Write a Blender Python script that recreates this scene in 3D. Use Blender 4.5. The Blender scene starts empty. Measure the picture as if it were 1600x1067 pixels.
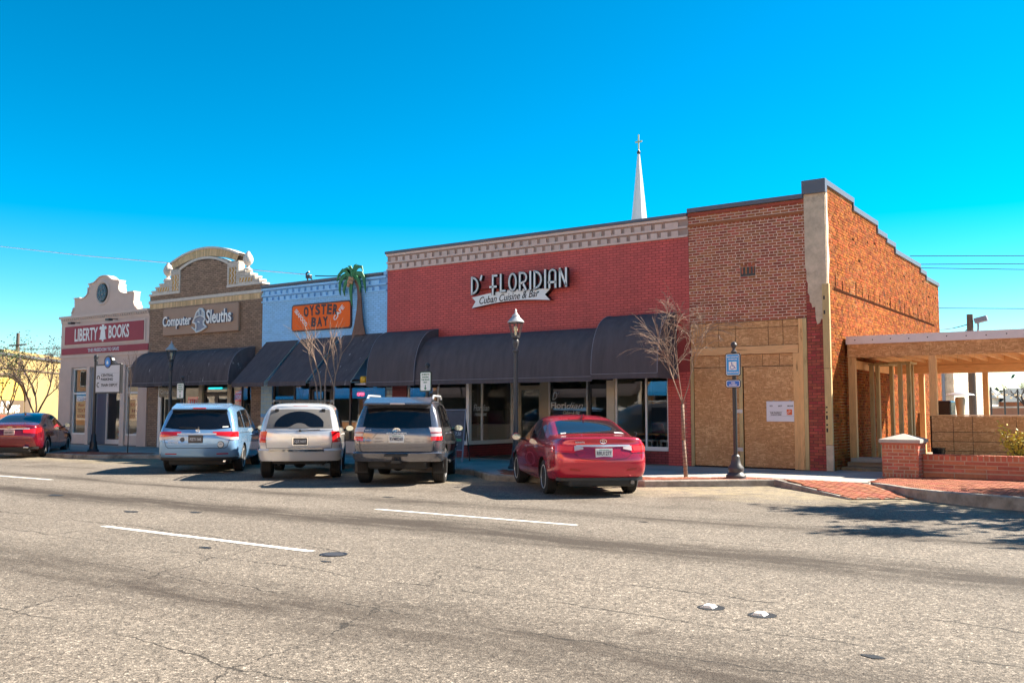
import bpy, bmesh, math, random
from math import sin, cos, pi, radians, sqrt, atan2
from mathutils import Vector, Matrix
from mathutils.bvhtree import BVHTree

SC = bpy.context.scene
COL = SC.collection
R = random.Random(11)

# ------------------------------------------------------------------ camera
cam_d = bpy.data.cameras.new('camera')
cam_d.sensor_width = 36.0
cam_d.lens = 33.08
cam_d.clip_start = 0.1
cam_d.clip_end = 9000
cam = bpy.data.objects.new('camera', cam_d)
COL.objects.link(cam)
cam.location = (0, 0, 1.55)
cam.rotation_euler = (radians(90 + 4.22), 0, radians(34.8))
SC.camera = cam

# ------------------------------------------------------------------ sky and sun
SUN_AZ, SUN_EL = 50.0, 40.0          # azimuth measured from +X towards +Y
world = bpy.data.worlds.new('World')
SC.world = world
world.use_nodes = True
wn = world.node_tree.nodes
wl = world.node_tree.links
wn.clear()
w_out = wn.new('ShaderNodeOutputWorld')
w_bg = wn.new('ShaderNodeBackground')
w_sky = wn.new('ShaderNodeTexSky')
w_sky.sky_type = 'NISHITA'
w_sky.sun_disc = False
w_sky.sun_elevation = radians(SUN_EL)
w_sky.sun_rotation = radians(90 - SUN_AZ)
w_sky.altitude = 0
w_sky.air_density = 1.0
w_sky.dust_density = 0.0
w_sky.ozone_density = 4.0
w_hsv = wn.new('ShaderNodeHueSaturation')
w_hsv.inputs['Hue'].default_value = 0.478
w_hsv.inputs['Saturation'].default_value = 1.36
w_hsv.inputs['Value'].default_value = 7.5
w_bg.inputs['Strength'].default_value = 0.068
w_pre = wn.new('ShaderNodeHueSaturation')
w_pre.inputs['Value'].default_value = 0.12
w_gam = wn.new('ShaderNodeGamma')
w_gam.inputs['Gamma'].default_value = 1.35
wl.new(w_sky.outputs[0], w_pre.inputs['Color'])
wl.new(w_pre.outputs[0], w_gam.inputs['Color'])
wl.new(w_gam.outputs[0], w_hsv.inputs['Color'])
wl.new(w_hsv.outputs[0], w_bg.inputs['Color'])
wl.new(w_bg.outputs[0], w_out.inputs['Surface'])

sun_d = bpy.data.lights.new('sun', 'SUN')
sun_d.energy = 4.2
sun_d.angle = radians(0.5)
sun_d.color = (1.0, 0.91, 0.77)
sun = bpy.data.objects.new('sun', sun_d)
COL.objects.link(sun)
SUNV = Vector((cos(radians(SUN_EL)) * cos(radians(SUN_AZ)), cos(radians(SUN_EL)) * sin(radians(SUN_AZ)), sin(radians(SUN_EL))))
sun.rotation_euler = SUNV.to_track_quat('Z', 'Y').to_euler()
sun.location = (20, 30, 40)

SC.view_settings.view_transform = 'Standard'
SC.view_settings.look = 'None'
SC.view_settings.gamma = 1.0
SC.view_settings.use_curve_mapping = False
SC.view_settings.exposure = 1.95
SC.render.engine = 'CYCLES'
SC.cycles.max_bounces = 8
SC.cycles.transparent_max_bounces = 12
SC.cycles.use_denoising = True
# ------------------------------------------------------------------ materials
MATS = {}

def srgb(h):
    c = [int(h[i:i + 2], 16) / 255 for i in (0, 2, 4)]
    return tuple(x / 12.92 if x <= 0.04045 else ((x + 0.055) / 1.055) ** 2.4 for x in c)

def mat(name, col, rough=0.7, metal=0.0, noise=None, bump=None, island=0.0, coat=0.0, spec=0.5, hue=0.0, emit=0.0, stretch=None, tint2=None):
    """noise = (scale, amount); bump = (scale, strength); island = value spread between pieces; tint2 = (colour, scale, threshold, softness) blotches"""
    if name in MATS:
        return MATS[name]
    m = bpy.data.materials.new(name)
    m.use_nodes = True
    nt = m.node_tree
    N, L = nt.nodes, nt.links
    b = N['Principled BSDF']
    b.inputs['Roughness'].default_value = rough
    b.inputs['Metallic'].default_value = metal
    b.inputs['Specular IOR Level'].default_value = spec
    b.inputs['Coat Weight'].default_value = coat
    b.inputs['Coat Roughness'].default_value = 0.04
    vec = N.new('ShaderNodeNewGeometry').outputs['Position']
    if stretch:
        mp = N.new('ShaderNodeMapping')
        mp.inputs['Scale'].default_value = stretch
        L.new(vec, mp.inputs['Vector'])
        vec = mp.outputs[0]
    rgb = N.new('ShaderNodeRGB')
    rgb.outputs[0].default_value = (*col, 1)
    out = rgb.outputs[0]
    if tint2:
        c2, s2, t2, f2 = tint2
        n2 = N.new('ShaderNodeTexNoise')
        n2.inputs['Scale'].default_value = s2
        n2.inputs['Detail'].default_value = 6
        n2.inputs['Roughness'].default_value = 0.65
        L.new(vec, n2.inputs['Vector'])
        mr = N.new('ShaderNodeMapRange')
        mr.inputs['From Min'].default_value = t2 - f2
        mr.inputs['From Max'].default_value = t2 + f2
        L.new(n2.outputs['Fac'], mr.inputs['Value'])
        mx = N.new('ShaderNodeMix')
        mx.data_type = 'RGBA'
        L.new(mr.outputs[0], mx.inputs['Factor'])
        L.new(out, mx.inputs[6])
        mx.inputs[7].default_value = (*c2, 1)
        out = mx.outputs[2]
    if noise or island or hue:
        hs = N.new('ShaderNodeHueSaturation')
        L.new(out, hs.inputs['Color'])
        val = None
        if noise:
            nz = N.new('ShaderNodeTexNoise')
            nz.inputs['Scale'].default_value = noise[0]
            nz.inputs['Detail'].default_value = 8
            nz.inputs['Roughness'].default_value = 0.7
            L.new(vec, nz.inputs['Vector'])
            mr = N.new('ShaderNodeMapRange')
            mr.inputs['From Min'].default_value = 0.25
            mr.inputs['From Max'].default_value = 0.75
            mr.inputs['To Min'].default_value = 1 - noise[1]
            mr.inputs['To Max'].default_value = 1 + noise[1]
            L.new(nz.outputs['Fac'], mr.inputs['Value'])
            val = mr.outputs[0]
        if island or hue:
            ge = N.new('ShaderNodeNewGeometry')
            oi = N.new('ShaderNodeObjectInfo')
            ad = N.new('ShaderNodeMath'); ad.operation = 'ADD'
            L.new(ge.outputs['Random Per Island'], ad.inputs[0]); L.new(oi.outputs['Random'], ad.inputs[1])
            fr = N.new('ShaderNodeMath'); fr.operation = 'FRACT'
            L.new(ad.outputs[0], fr.inputs[0])
            mr2 = N.new('ShaderNodeMapRange')
            mr2.inputs['To Min'].default_value = 1 - island
            mr2.inputs['To Max'].default_value = 1 + island
            L.new(fr.outputs[0], mr2.inputs['Value'])
            if val is None:
                val = mr2.outputs[0]
            else:
                mu = N.new('ShaderNodeMath'); mu.operation = 'MULTIPLY'
                L.new(val, mu.inputs[0]); L.new(mr2.outputs[0], mu.inputs[1])
                val = mu.outputs[0]
            if hue:
                f2 = N.new('ShaderNodeMath'); f2.operation = 'MULTIPLY'; f2.inputs[1].default_value = 7.31
                L.new(fr.outputs[0], f2.inputs[0])
                f3 = N.new('ShaderNodeMath'); f3.operation = 'FRACT'
                L.new(f2.outputs[0], f3.inputs[0])
                mr3 = N.new('ShaderNodeMapRange')
                mr3.inputs['To Min'].default_value = 0.5 - hue
                mr3.inputs['To Max'].default_value = 0.5 + hue
                L.new(f3.outputs[0], mr3.inputs['Value'])
                L.new(mr3.outputs[0], hs.inputs['Hue'])
        L.new(val, hs.inputs['Value'])
        out = hs.outputs[0]
    L.new(out, b.inputs['Base Color'])
    if emit:
        L.new(out, b.inputs['Emission Color'])
        b.inputs['Emission Strength'].default_value = emit
    if bump:
        nb = N.new('ShaderNodeTexNoise')
        nb.inputs['Scale'].default_value = bump[0]
        nb.inputs['Detail'].default_value = 6
        L.new(vec, nb.inputs['Vector'])
        bp = N.new('ShaderNodeBump')
        bp.inputs['Strength'].default_value = bump[1]
        bp.inputs['Distance'].default_value = 0.02
        L.new(nb.outputs['Fac'], bp.inputs['Height'])
        L.new(bp.outputs[0], b.inputs['Normal'])
    MATS[name] = m
    return m

def glass_mat(name, tint, refl=1.6):
    m = bpy.data.materials.new(name)
    m.use_nodes = True
    N, L = m.node_tree.nodes, m.node_tree.links
    N.clear()
    o = N.new('ShaderNodeOutputMaterial')
    mx = N.new('ShaderNodeMixShader')
    fr = N.new('ShaderNodeFresnel'); fr.inputs['IOR'].default_value = refl
    tr = N.new('ShaderNodeBsdfTransparent'); tr.inputs['Color'].default_value = (*tint, 1)
    gl = N.new('ShaderNodeBsdfGlossy'); gl.inputs['Roughness'].default_value = 0.01
    gl.inputs['Color'].default_value = (1, 1, 1, 1)
    ge = N.new('ShaderNodeNewGeometry')
    iv = N.new('ShaderNodeMath'); iv.operation = 'SUBTRACT'; iv.inputs[0].default_value = 1.0
    mu = N.new('ShaderNodeMath'); mu.operation = 'MULTIPLY'
    L.new(ge.outputs['Backfacing'], iv.inputs[1]); L.new(fr.outputs[0], mu.inputs[0]); L.new(iv.outputs[0], mu.inputs[1])
    L.new(mu.outputs[0], mx.inputs['Fac']); L.new(tr.outputs[0], mx.inputs[1]); L.new(gl.outputs[0], mx.inputs[2])
    L.new(mx.outputs[0], o.inputs['Surface'])
    MATS[name] = m
    return m

def asphalt_mat():
    m = bpy.data.materials.new('asphalt')
    m.use_nodes = True
    N, L = m.node_tree.nodes, m.node_tree.links
    b = N['Principled BSDF']
    b.inputs['Roughness'].default_value = 0.85
    b.inputs['Specular IOR Level'].default_value = 0.25
    tc = N.new('ShaderNodeTexCoord'); P = tc.outputs['Object']
    sx = N.new('ShaderNodeSeparateXYZ'); L.new(P, sx.inputs[0])
    def noise(scale, detail=4, rough=0.6, vec=P, dist=0.0):
        n = N.new('ShaderNodeTexNoise'); n.inputs['Scale'].default_value = scale
        n.inputs['Detail'].default_value = detail; n.inputs['Roughness'].default_value = rough
        n.inputs['Distortion'].default_value = dist
        L.new(vec, n.inputs['Vector']); return n.outputs['Fac']
    def math(op, a, c=None, d=None):
        n = N.new('ShaderNodeMath'); n.operation = op
        for i, v in enumerate((a, c, d)):
            if v is None: continue
            if isinstance(v, (int, float)): n.inputs[i].default_value = v
            else: L.new(v, n.inputs[i])
        return n.outputs[0]
    def rng(v, a, c, lo=0.0, hi=1.0):
        n = N.new('ShaderNodeMapRange'); n.inputs[1].default_value = a; n.inputs[2].default_value = c
        n.inputs[3].default_value = lo; n.inputs[4].default_value = hi
        L.new(v, n.inputs[0]); return n.outputs[0]
    # aggregate: light and dark stones
    vo = N.new('ShaderNodeTexVoronoi'); vo.inputs['Scale'].default_value = 88; L.new(P, vo.inputs['Vector'])
    ws = N.new('ShaderNodeTexWhiteNoise'); L.new(vo.outputs['Position'], ws.inputs['Vector'])
    vo2 = N.new('ShaderNodeTexVoronoi'); vo2.inputs['Scale'].default_value = 38; L.new(P, vo2.inputs['Vector'])
    ws2 = N.new('ShaderNodeTexWhiteNoise'); L.new(vo2.outputs['Position'], ws2.inputs['Vector'])
    ramp = N.new('ShaderNodeValToRGB')
    cr = ramp.color_ramp
    cr.elements[0].position = 0.0; cr.elements[0].color = (0.045, 0.036, 0.030, 1)
    cr.elements[1].position = 1.0; cr.elements[1].color = (0.62, 0.53, 0.43, 1)
    e = cr.elements.new(0.3); e.color = (0.15, 0.128, 0.105, 1)
    e = cr.elements.new(0.75); e.color = (0.28, 0.235, 0.19, 1)
    sp = math('ADD', math('MULTIPLY', ws.outputs['Value'], 0.58), math('MULTIPLY', ws2.outputs['Value'], 0.42))
    L.new(sp, ramp.inputs[0])
    big = rng(noise(0.35, 5, 0.6), 0.3, 0.7, 0.70, 0.95)
    mid = rng(noise(3.2, 6, 0.7), 0.3, 0.7, 0.86, 1.1)
    # tyre tracks and drip bands run along the street (x)
    wob = math('MULTIPLY', math('SUBTRACT', noise(0.13, 2), 0.5), 1.3)
    yy = math('ADD', sx.outputs['Y'], wob)
    st = N.new('ShaderNodeMapping'); st.inputs['Scale'].default_value = (0.28, 1.6, 1); L.new(P, st.inputs['Vector'])
    streak = noise(2.2, 7, 0.72, st.outputs[0])
    dark = None
    for c, w, s in ((12.35, 0.55, 0.95), (9.75, 0.85, 1.5), (5.3, 1.0, 0.95), (14.0, 0.3, 0.25), (2.2, 0.8, 0.25), (-3.0, 0.7, 0.4)):
        g = math('SUBTRACT', 1.0, math('MINIMUM', math('DIVIDE', math('ABSOLUTE', math('SUBTRACT', yy, c)), w), 1.0))
        g = math('MULTIPLY', math('MULTIPLY', g, s), rng(streak, 0.28, 0.62))
        dark = g if dark is None else math('ADD', dark, g)
    bay = math('MULTIPLY', math('MULTIPLY', rng(sx.outputs['Y'], 13.2, 14.4), rng(noise(0.8, 5, 0.65), 0.5, 0.66)), 0.55)
    spots = math('ADD', bay, math('MULTIPLY', rng(noise(1.4, 3, 0.5), 0.66, 0.74), 0.30))
    dark = math('MINIMUM', math('ADD', dark, spots), 0.85)
    # cracks
    cw = math('ADD', math('MULTIPLY', math('SUBTRACT', noise(0.9, 5, 0.6), 0.5), 0.5), math('MULTIPLY', math('SUBTRACT', noise(9, 3), 0.5), 0.08))
    cy = math('ADD', sx.outputs['Y'], cw)
    crack = None
    brk = rng(noise(0.55, 3, 0.5), 0.42, 0.5)
    for c, w in ((7.62, 0.016), (10.65, 0.016), (6.55, 0.013), (5.6, 0.01), (12.9, 0.012), (3.9, 0.01)):
        g = math('LESS_THAN', math('ABSOLUTE', math('SUBTRACT', cy, c)), w)
        crack = g if crack is None else math('MAXIMUM', crack, g)
    cx = math('ADD', math('ADD', sx.outputs['X'], math('MULTIPLY', sx.outputs['Y'], 0.35)), math('MULTIPLY', cw, 2.2))
    for c in (-9.3, -6.05, -3.2, -12.6):
        g = math('MULTIPLY', math('LESS_THAN', math('ABSOLUTE', math('SUBTRACT', cx, c)), 0.011), math('LESS_THAN', sx.outputs['Y'], 7.6))
        crack = math('MAXIMUM', crack, g)
    crack = math('MULTIPLY', math('MULTIPLY', crack, brk), 0.8)
    # pale sandy grit along the kerb
    grit = math('MULTIPLY', rng(math('ADD', sx.outputs['Y'], math('MULTIPLY', noise(1.1, 6, 0.7), 3.0)), 17.0, 18.6), 0.55)
    grit = math('MULTIPLY', grit, rng(noise(2.7, 6, 0.75), 0.35, 0.6))
    def mixc(f, a, c):
        n = N.new('ShaderNodeMix'); n.data_type = 'RGBA'
        L.new(f, n.inputs['Factor'])
        for i, v in ((6, a), (7, c)):
            if isinstance(v, tuple): n.inputs[i].default_value = (*v, 1)
            else: L.new(v, n.inputs[i])
        return n.outputs[2]
    hs = N.new('ShaderNodeHueSaturation'); L.new(ramp.outputs[0], hs.inputs['Color']); L.new(math('MULTIPLY', big, mid), hs.inputs['Value'])
    c = mixc(dark, hs.outputs[0], (0.045, 0.034, 0.026))
    c = mixc(grit, c, (0.42, 0.34, 0.20))
    c = mixc(crack, c, (0.03, 0.026, 0.022))
    L.new(c, b.inputs['Base Color'])
    bp = N.new('ShaderNodeBump'); bp.inputs['Strength'].default_value = 0.5; bp.inputs['Distance'].default_value = 0.01
    L.new(vo.outputs['Distance'], bp.inputs['Height']); L.new(bp.outputs[0], b.inputs['Normal'])
    MATS['asphalt'] = m
    return m

def osb_mat():
    m = bpy.data.materials.new('osb')
    m.use_nodes = True
    N, L = m.node_tree.nodes, m.node_tree.links
    b = N['Principled BSDF']; b.inputs['Roughness'].default_value = 0.75; b.inputs['Specular IOR Level'].default_value = 0.25
    tc = N.new('ShaderNodeTexCoord')
    oi = N.new('ShaderNodeObjectInfo')
    add = N.new('ShaderNodeVectorMath'); add.operation = 'ADD'
    L.new(tc.outputs['Object'], add.inputs[0])
    cx = N.new('ShaderNodeCombineXYZ')
    mm = N.new('ShaderNodeMath'); mm.operation = 'MULTIPLY'; mm.inputs[1].default_value = 40
    L.new(oi.outputs['Random'], mm.inputs[0]); L.new(mm.outputs[0], cx.inputs[0]); L.new(cx.outputs[0], add.inputs[1])
    cols = None
    for i, (rot, sc) in enumerate(((0.5, (12, 1, 42)), (-0.8, (46, 1, 14)), (1.25, (11, 1, 38)))):
        mp = N.new('ShaderNodeMapping'); mp.inputs['Rotation'].default_value = (0, rot, 0); mp.inputs['Scale'].default_value = sc
        L.new(add.outputs[0], mp.inputs['Vector'])
        vo = N.new('ShaderNodeTexVoronoi'); vo.inputs['Scale'].default_value = 1.0
        L.new(mp.outputs[0], vo.inputs['Vector'])
        s = N.new('ShaderNodeSeparateColor'); L.new(vo.outputs['Color'], s.inputs[0])
        cols = s.outputs[0] if cols is None else cols
        if i:
            mx = N.new('ShaderNodeMix'); gt = N.new('ShaderNodeMath'); gt.operation = 'GREATER_THAN'; gt.inputs[1].default_value = 0.5
            L.new(s.outputs[1], gt.inputs[0]); L.new(gt.outputs[0], mx.inputs[0]); L.new(cols, mx.inputs[2]); L.new(s.outputs[0], mx.inputs[3])
            cols = mx.outputs[0]
    nz = N.new('ShaderNodeTexNoise'); nz.inputs['Scale'].default_value = 2.2; nz.inputs['Detail'].default_value = 6
    L.new(add.outputs[0], nz.inputs['Vector'])
    av = N.new('ShaderNodeMath'); av.operation = 'MULTIPLY_ADD'; av.inputs[1].default_value = 0.55
    L.new(cols, av.inputs[0]); 
    m2 = N.new('ShaderNodeMath'); m2.operation = 'MULTIPLY'; m2.inputs[1].default_value = 0.5
    L.new(nz.outputs['Fac'], m2.inputs[0]); L.new(m2.outputs[0], av.inputs[2])
    rp = N.new('ShaderNodeValToRGB'); cr = rp.color_ramp
    cr.elements[0].position = 0.12; cr.elements[0].color = (0.40, 0.19, 0.075, 1)
    cr.elements[1].position = 0.85; cr.elements[1].color = (0.76, 0.45, 0.22, 1)
    e = cr.elements.new(0.38); e.color = (0.50, 0.25, 0.105, 1)
    e = cr.elements.new(0.6); e.color = (0.58, 0.30, 0.13, 1)
    L.new(av.outputs[0], rp.inputs[0]); L.new(rp.outputs[0], b.inputs['Base Color'])
    bp = N.new('ShaderNodeBump'); bp.inputs['Strength'].default_value = 0.3; bp.inputs['Distance'].default_value = 0.005
    L.new(cols, bp.inputs['Height']); L.new(bp.outputs[0], b.inputs['Normal'])
    MATS['osb'] = m
    return m

asphalt_mat(); osb_mat()
glass_mat('shop_glass', (0.80, 0.83, 0.83), 1.75)
glass_mat('clear_glass', (0.95, 0.96, 0.95), 1.5)
mat('ground', (0.16, 0.14, 0.10), 0.95, noise=(0.3, 0.4))
mat('concrete', (0.40, 0.37, 0.33), 0.85, noise=(1.6, 0.22), bump=(60, 0.15), tint2=((0.30, 0.27, 0.24), 0.7, 0.56, 0.12))
mat('kerb', (0.34, 0.30, 0.25), 0.9, noise=(3.5, 0.35), bump=(40, 0.3), tint2=((0.15, 0.13, 0.11), 1.8, 0.56, 0.1))
mat('bed_mortar', (0.24, 0.17, 0.12), 0.95, noise=(5, 0.3))
mat('paver', (0.31, 0.095, 0.045), 0.85, noise=(9, 0.28), island=0.26, hue=0.012, bump=(60, 0.2))
mat('road_paint', (0.78, 0.75, 0.68), 0.7, noise=(9, 0.18), tint2=((0.35, 0.31, 0.26), 7, 0.63, 0.06))
mat('red_paint_brick', (0.60, 0.092, 0.078), 0.6, noise=(7, 0.10), island=0.10, bump=(45, 0.12), stretch=(1, 1, 0.3), tint2=((0.45, 0.075, 0.062), 0.8, 0.58, 0.14))
mat('red_paint_joint', (0.30, 0.045, 0.04), 0.75)
mat('dark_red_paint', (0.24, 0.03, 0.032), 0.55, noise=(6, 0.12), island=0.12, bump=(40, 0.1))
mat('dark_red_joint', (0.08, 0.012, 0.012), 0.7)
mat('brown_brick', (0.35, 0.105, 0.055), 0.9, spec=0.15, noise=(14, 0.25), island=0.28, hue=0.015, bump=(50, 0.2))
mat('pale_mortar', (0.66, 0.48, 0.38), 0.95, noise=(12, 0.2))
mat('orange_brick', (0.25, 0.064, 0.012), 0.95, spec=0.1, noise=(10, 0.42), island=0.36, hue=0.012, bump=(40, 0.4), tint2=((0.06, 0.022, 0.012), 2.6, 0.63, 0.05))
mat('buff_mortar', (0.24, 0.10, 0.028), 0.95, spec=0.1, noise=(6, 0.35), tint2=((0.42, 0.30, 0.16), 0.9, 0.6, 0.08))
mat('pier_brick', (0.36, 0.07, 0.05), 0.85, noise=(10, 0.3), island=0.22, hue=0.01, bump=(40, 0.2), tint2=((0.45, 0.33, 0.27), 5, 0.72, 0.04))
mat('pier_mortar', (0.13, 0.05, 0.04), 0.95)
mat('pillar_brick', (0.48, 0.15, 0.085), 0.85, noise=(9, 0.25), island=0.2, hue=0.012, bump=(40, 0.2))
mat('pillar_mortar', (0.48, 0.34, 0.24), 0.95, noise=(8, 0.2))
mat('dark_brick', (0.30, 0.195, 0.13), 0.85, noise=(12, 0.2), island=0.22, bump=(50, 0.15))
mat('dark_brick_joint', (0.11, 0.075, 0.055), 0.95)
mat('tan_brick', (0.66, 0.47, 0.26), 0.85, noise=(12, 0.15), island=0.22, bump=(50, 0.12))
mat('gold_brick', (0.52, 0.30, 0.09), 0.85, noise=(12, 0.15), island=0.18)
mat('cream_brick', (0.60, 0.54, 0.47), 0.85, noise=(10, 0.15), island=0.12, bump=(40, 0.15))
mat('cream_joint', (0.36, 0.31, 0.26), 0.95)
mat('blue_paint_brick', (0.30, 0.60, 0.90), 0.6, noise=(7, 0.08), island=0.07, bump=(45, 0.1))
mat('blue_joint', (0.18, 0.40, 0.66), 0.7)
mat('teal_tile', (0.35, 0.45, 0.45), 0.5, noise=(4, 0.1), island=0.06)
mat('cornice_paint', (0.62, 0.45, 0.38), 0.7, noise=(8, 0.12), island=0.1)
mat('cornice_joint', (0.36, 0.25, 0.21), 0.8)
mat('stucco_mauve', (0.58, 0.45, 0.385), 0.85, noise=(2.5, 0.08), bump=(70, 0.12))
mat('stucco_band', (0.62, 0.50, 0.43), 0.8, noise=(2.5, 0.08), bump=(70, 0.1))
mat('old_stucco', (0.56, 0.44, 0.32), 0.9, noise=(4, 0.3), bump=(25, 0.5), tint2=((0.36, 0.27, 0.20), 2.2, 0.64, 0.08))
mat('coping_metal', (0.10, 0.10, 0.12), 0.45, noise=(2, 0.1))
mat('white_flashing', (0.72, 0.66, 0.68), 0.5, noise=(3, 0.08))
mat('slab_board', (0.40, 0.30, 0.22), 0.9)
mat('lumber', (0.68, 0.38, 0.16), 0.75, noise=(3, 0.2), island=0.14, stretch=(6, 6, 1), bump=(20, 0.15), tint2=((0.30, 0.15, 0.05), 1.3, 0.64, 0.05))
mat('lumber_flat', (0.72, 0.40, 0.18), 0.75, noise=(3, 0.2), island=0.12, stretch=(1, 6, 8), bump=(20, 0.15), tint2=((0.33, 0.16, 0.06), 1.0, 0.64, 0.05))
mat('treated_lumber', (0.52, 0.37, 0.17), 0.75, noise=(3, 0.2), island=0.15, stretch=(6, 6, 1), bump=(20, 0.15), tint2=((0.20, 0.14, 0.05), 1.4, 0.64, 0.05))
mat('awning_cloth', (0.098, 0.083, 0.090), 0.85, noise=(2.5, 0.25), spec=0.25, bump=(220, 0.1), stretch=(1.6, 1, 0.25))
mat('awning_faded', (0.102, 0.088, 0.095), 0.88, noise=(2.5, 0.35), spec=0.2, tint2=((0.42, 0.40, 0.40), 3.5, 0.665, 0.03), stretch=(2.2, 1, 0.5))
mat('awning_piping', (0.26, 0.25, 0.29), 0.6)
mat('white_frame', (0.74, 0.70, 0.66), 0.5, noise=(3, 0.06))
mat('tan_frame', (0.46, 0.38, 0.27), 0.5, noise=(3, 0.06))
mat('dark_frame', (0.035, 0.03, 0.03), 0.45)
mat('interior', (0.32, 0.26, 0.21), 0.9, noise=(1.2, 0.2))
mat('interior_dark', (0.06, 0.05, 0.045), 0.9, noise=(1.2, 0.2))
mat('interior_floor', (0.12, 0.09, 0.07), 0.5)
mat('counter_grey', (0.36, 0.32, 0.28), 0.7)
mat('black_gloss', (0.012, 0.012, 0.014), 0.25)
mat('black_iron', (0.022, 0.022, 0.025), 0.4, noise=(12, 0.3))
mat('grey_iron', (0.055, 0.052, 0.055), 0.45, noise=(12, 0.2))
mat('galvanised', (0.50, 0.50, 0.50), 0.4, 0.35)
mat('sign_white', (0.80, 0.80, 0.78), 0.5)
mat('sign_print_black', (0.02, 0.02, 0.02), 0.6)
mat('sign_green', (0.05, 0.22, 0.12), 0.5)
mat('sign_blue', (0.02, 0.15, 0.55), 0.45)
mat('sign_sky', (0.03, 0.33, 0.75), 0.45)
mat('sign_maroon', (0.32, 0.025, 0.045), 0.6, noise=(2, 0.1))
mat('sign_brown', (0.36, 0.225, 0.15), 0.6, noise=(2, 0.06))
mat('sign_orange', (0.95, 0.155, 0.02), 0.6, spec=0.2, noise=(2, 0.05))
mat('sign_poster', (0.72, 0.69, 0.74), 0.5, noise=(2, 0.04))
mat('poster_orange', (0.75, 0.12, 0.02), 0.5)
mat('sign_pale', (0.55, 0.56, 0.60), 0.5)
mat('sign_dark_edge', (0.05, 0.02, 0.02), 0.5)
mat('letter_grey', (0.22, 0.24, 0.30), 0.5)
mat('palm_green', (0.02, 0.17, 0.045), 0.5, noise=(5, 0.25))
mat('palm_brown', (0.17, 0.085, 0.06), 0.7, noise=(5, 0.25))
mat('palm_nut', (0.45, 0.26, 0.14), 0.7)
mat('banner_tan', (0.85, 0.52, 0.24), 0.7)
mat('banner_red', (0.75, 0.05, 0.06), 0.6)
mat('banner_print', (0.42, 0.10, 0.05), 0.7)
mat('reflected_awning_blue', (0.01, 0.25, 0.70), 0.35, bump=(5, 0.6))
mat('chalkboard', (0.055, 0.06, 0.085), 0.6, noise=(5, 0.3))
mat('chalk_green', (0.08, 0.55, 0.22), 0.8)
mat('chalk_white', (0.6, 0.62, 0.65), 0.8)
mat('pot_white', (0.72, 0.71, 0.70), 0.4)
mat('bark_pale', (0.27, 0.185, 0.135), 0.9, noise=(16, 0.4), bump=(30, 0.4))
mat('bark_dark', (0.075, 0.05, 0.038), 0.9, noise=(16, 0.4), bump=(30, 0.4))
mat('wire_black', (0.03, 0.03, 0.035), 0.6)
mat('leaf_yellow', (0.55, 0.44, 0.06), 0.6, island=0.4, hue=0.02)
mat('leaf_green', (0.055, 0.10, 0.025), 0.6, island=0.45, hue=0.02)
mat('leaf_dark', (0.030, 0.060, 0.022), 0.6, island=0.45, hue=0.02)
mat('leaf_russet', (0.10, 0.055, 0.05), 0.7, island=0.4, hue=0.03)
mat('cable_alloy', (0.85, 0.85, 0.85), 0.5, 0.7)
mat('pole_wood', (0.13, 0.10, 0.08), 0.9, noise=(6, 0.3), stretch=(4, 4, 0.4))
mat('steeple_white', (0.70, 0.66, 0.66), 0.6, noise=(2, 0.04))
mat('burner_metal', (0.30, 0.23, 0.15), 0.5, 0.4)
mat('gold_metal', (0.55, 0.45, 0.22), 0.35, 0.6)
mat('roof_grey', (0.14, 0.15, 0.15), 0.8, noise=(4, 0.2))
mat('roof_tar', (0.10, 0.10, 0.10), 0.9)
mat('yellow_wall', (0.38, 0.265, 0.10), 0.85, noise=(0.6, 0.16))
mat('mural_brown', (0.13, 0.085, 0.05), 0.8, noise=(1, 0.15))
mat('mural_red', (0.35, 0.06, 0.03), 0.8)
mat('mural_gold', (0.75, 0.45, 0.08), 0.7, noise=(2.5, 0.4))
mat('far_brick', (0.42, 0.17, 0.09), 0.9, noise=(3, 0.15), island=0.12)
mat('far_pale', (0.74, 0.60, 0.46), 0.9, noise=(3, 0.3))
mat('street_brick', (0.70, 0.34, 0.16), 0.9, noise=(6, 0.15), island=0.22, hue=0.012)
mat('amber_lens', (0.85, 0.45, 0.03), 0.2)
mat('red_neon', (1.0, 0.05, 0.09), 0.4, emit=1.6)
mat('cyan_neon', (0.02, 0.55, 0.6), 0.4, emit=0.5)
mat('lamp_glow', (0.9, 0.72, 0.45), 0.4)
mat('recess_shade', (0.045, 0.016, 0.010), 1.0, spec=0.0)  # near-black painted in for the shade inside wall recesses
mat('soil', (0.30, 0.22, 0.13), 0.95, noise=(4, 0.4), bump=(20, 0.6))

# ------------------------------------------------------------------ mesh helpers
def world_of(o):
    m = Matrix.Identity(4)
    while o is not None:
        m = Matrix.LocRotScale(o.location, o.rotation_euler, o.scale) @ m
        o = o.parent
    return m

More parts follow.
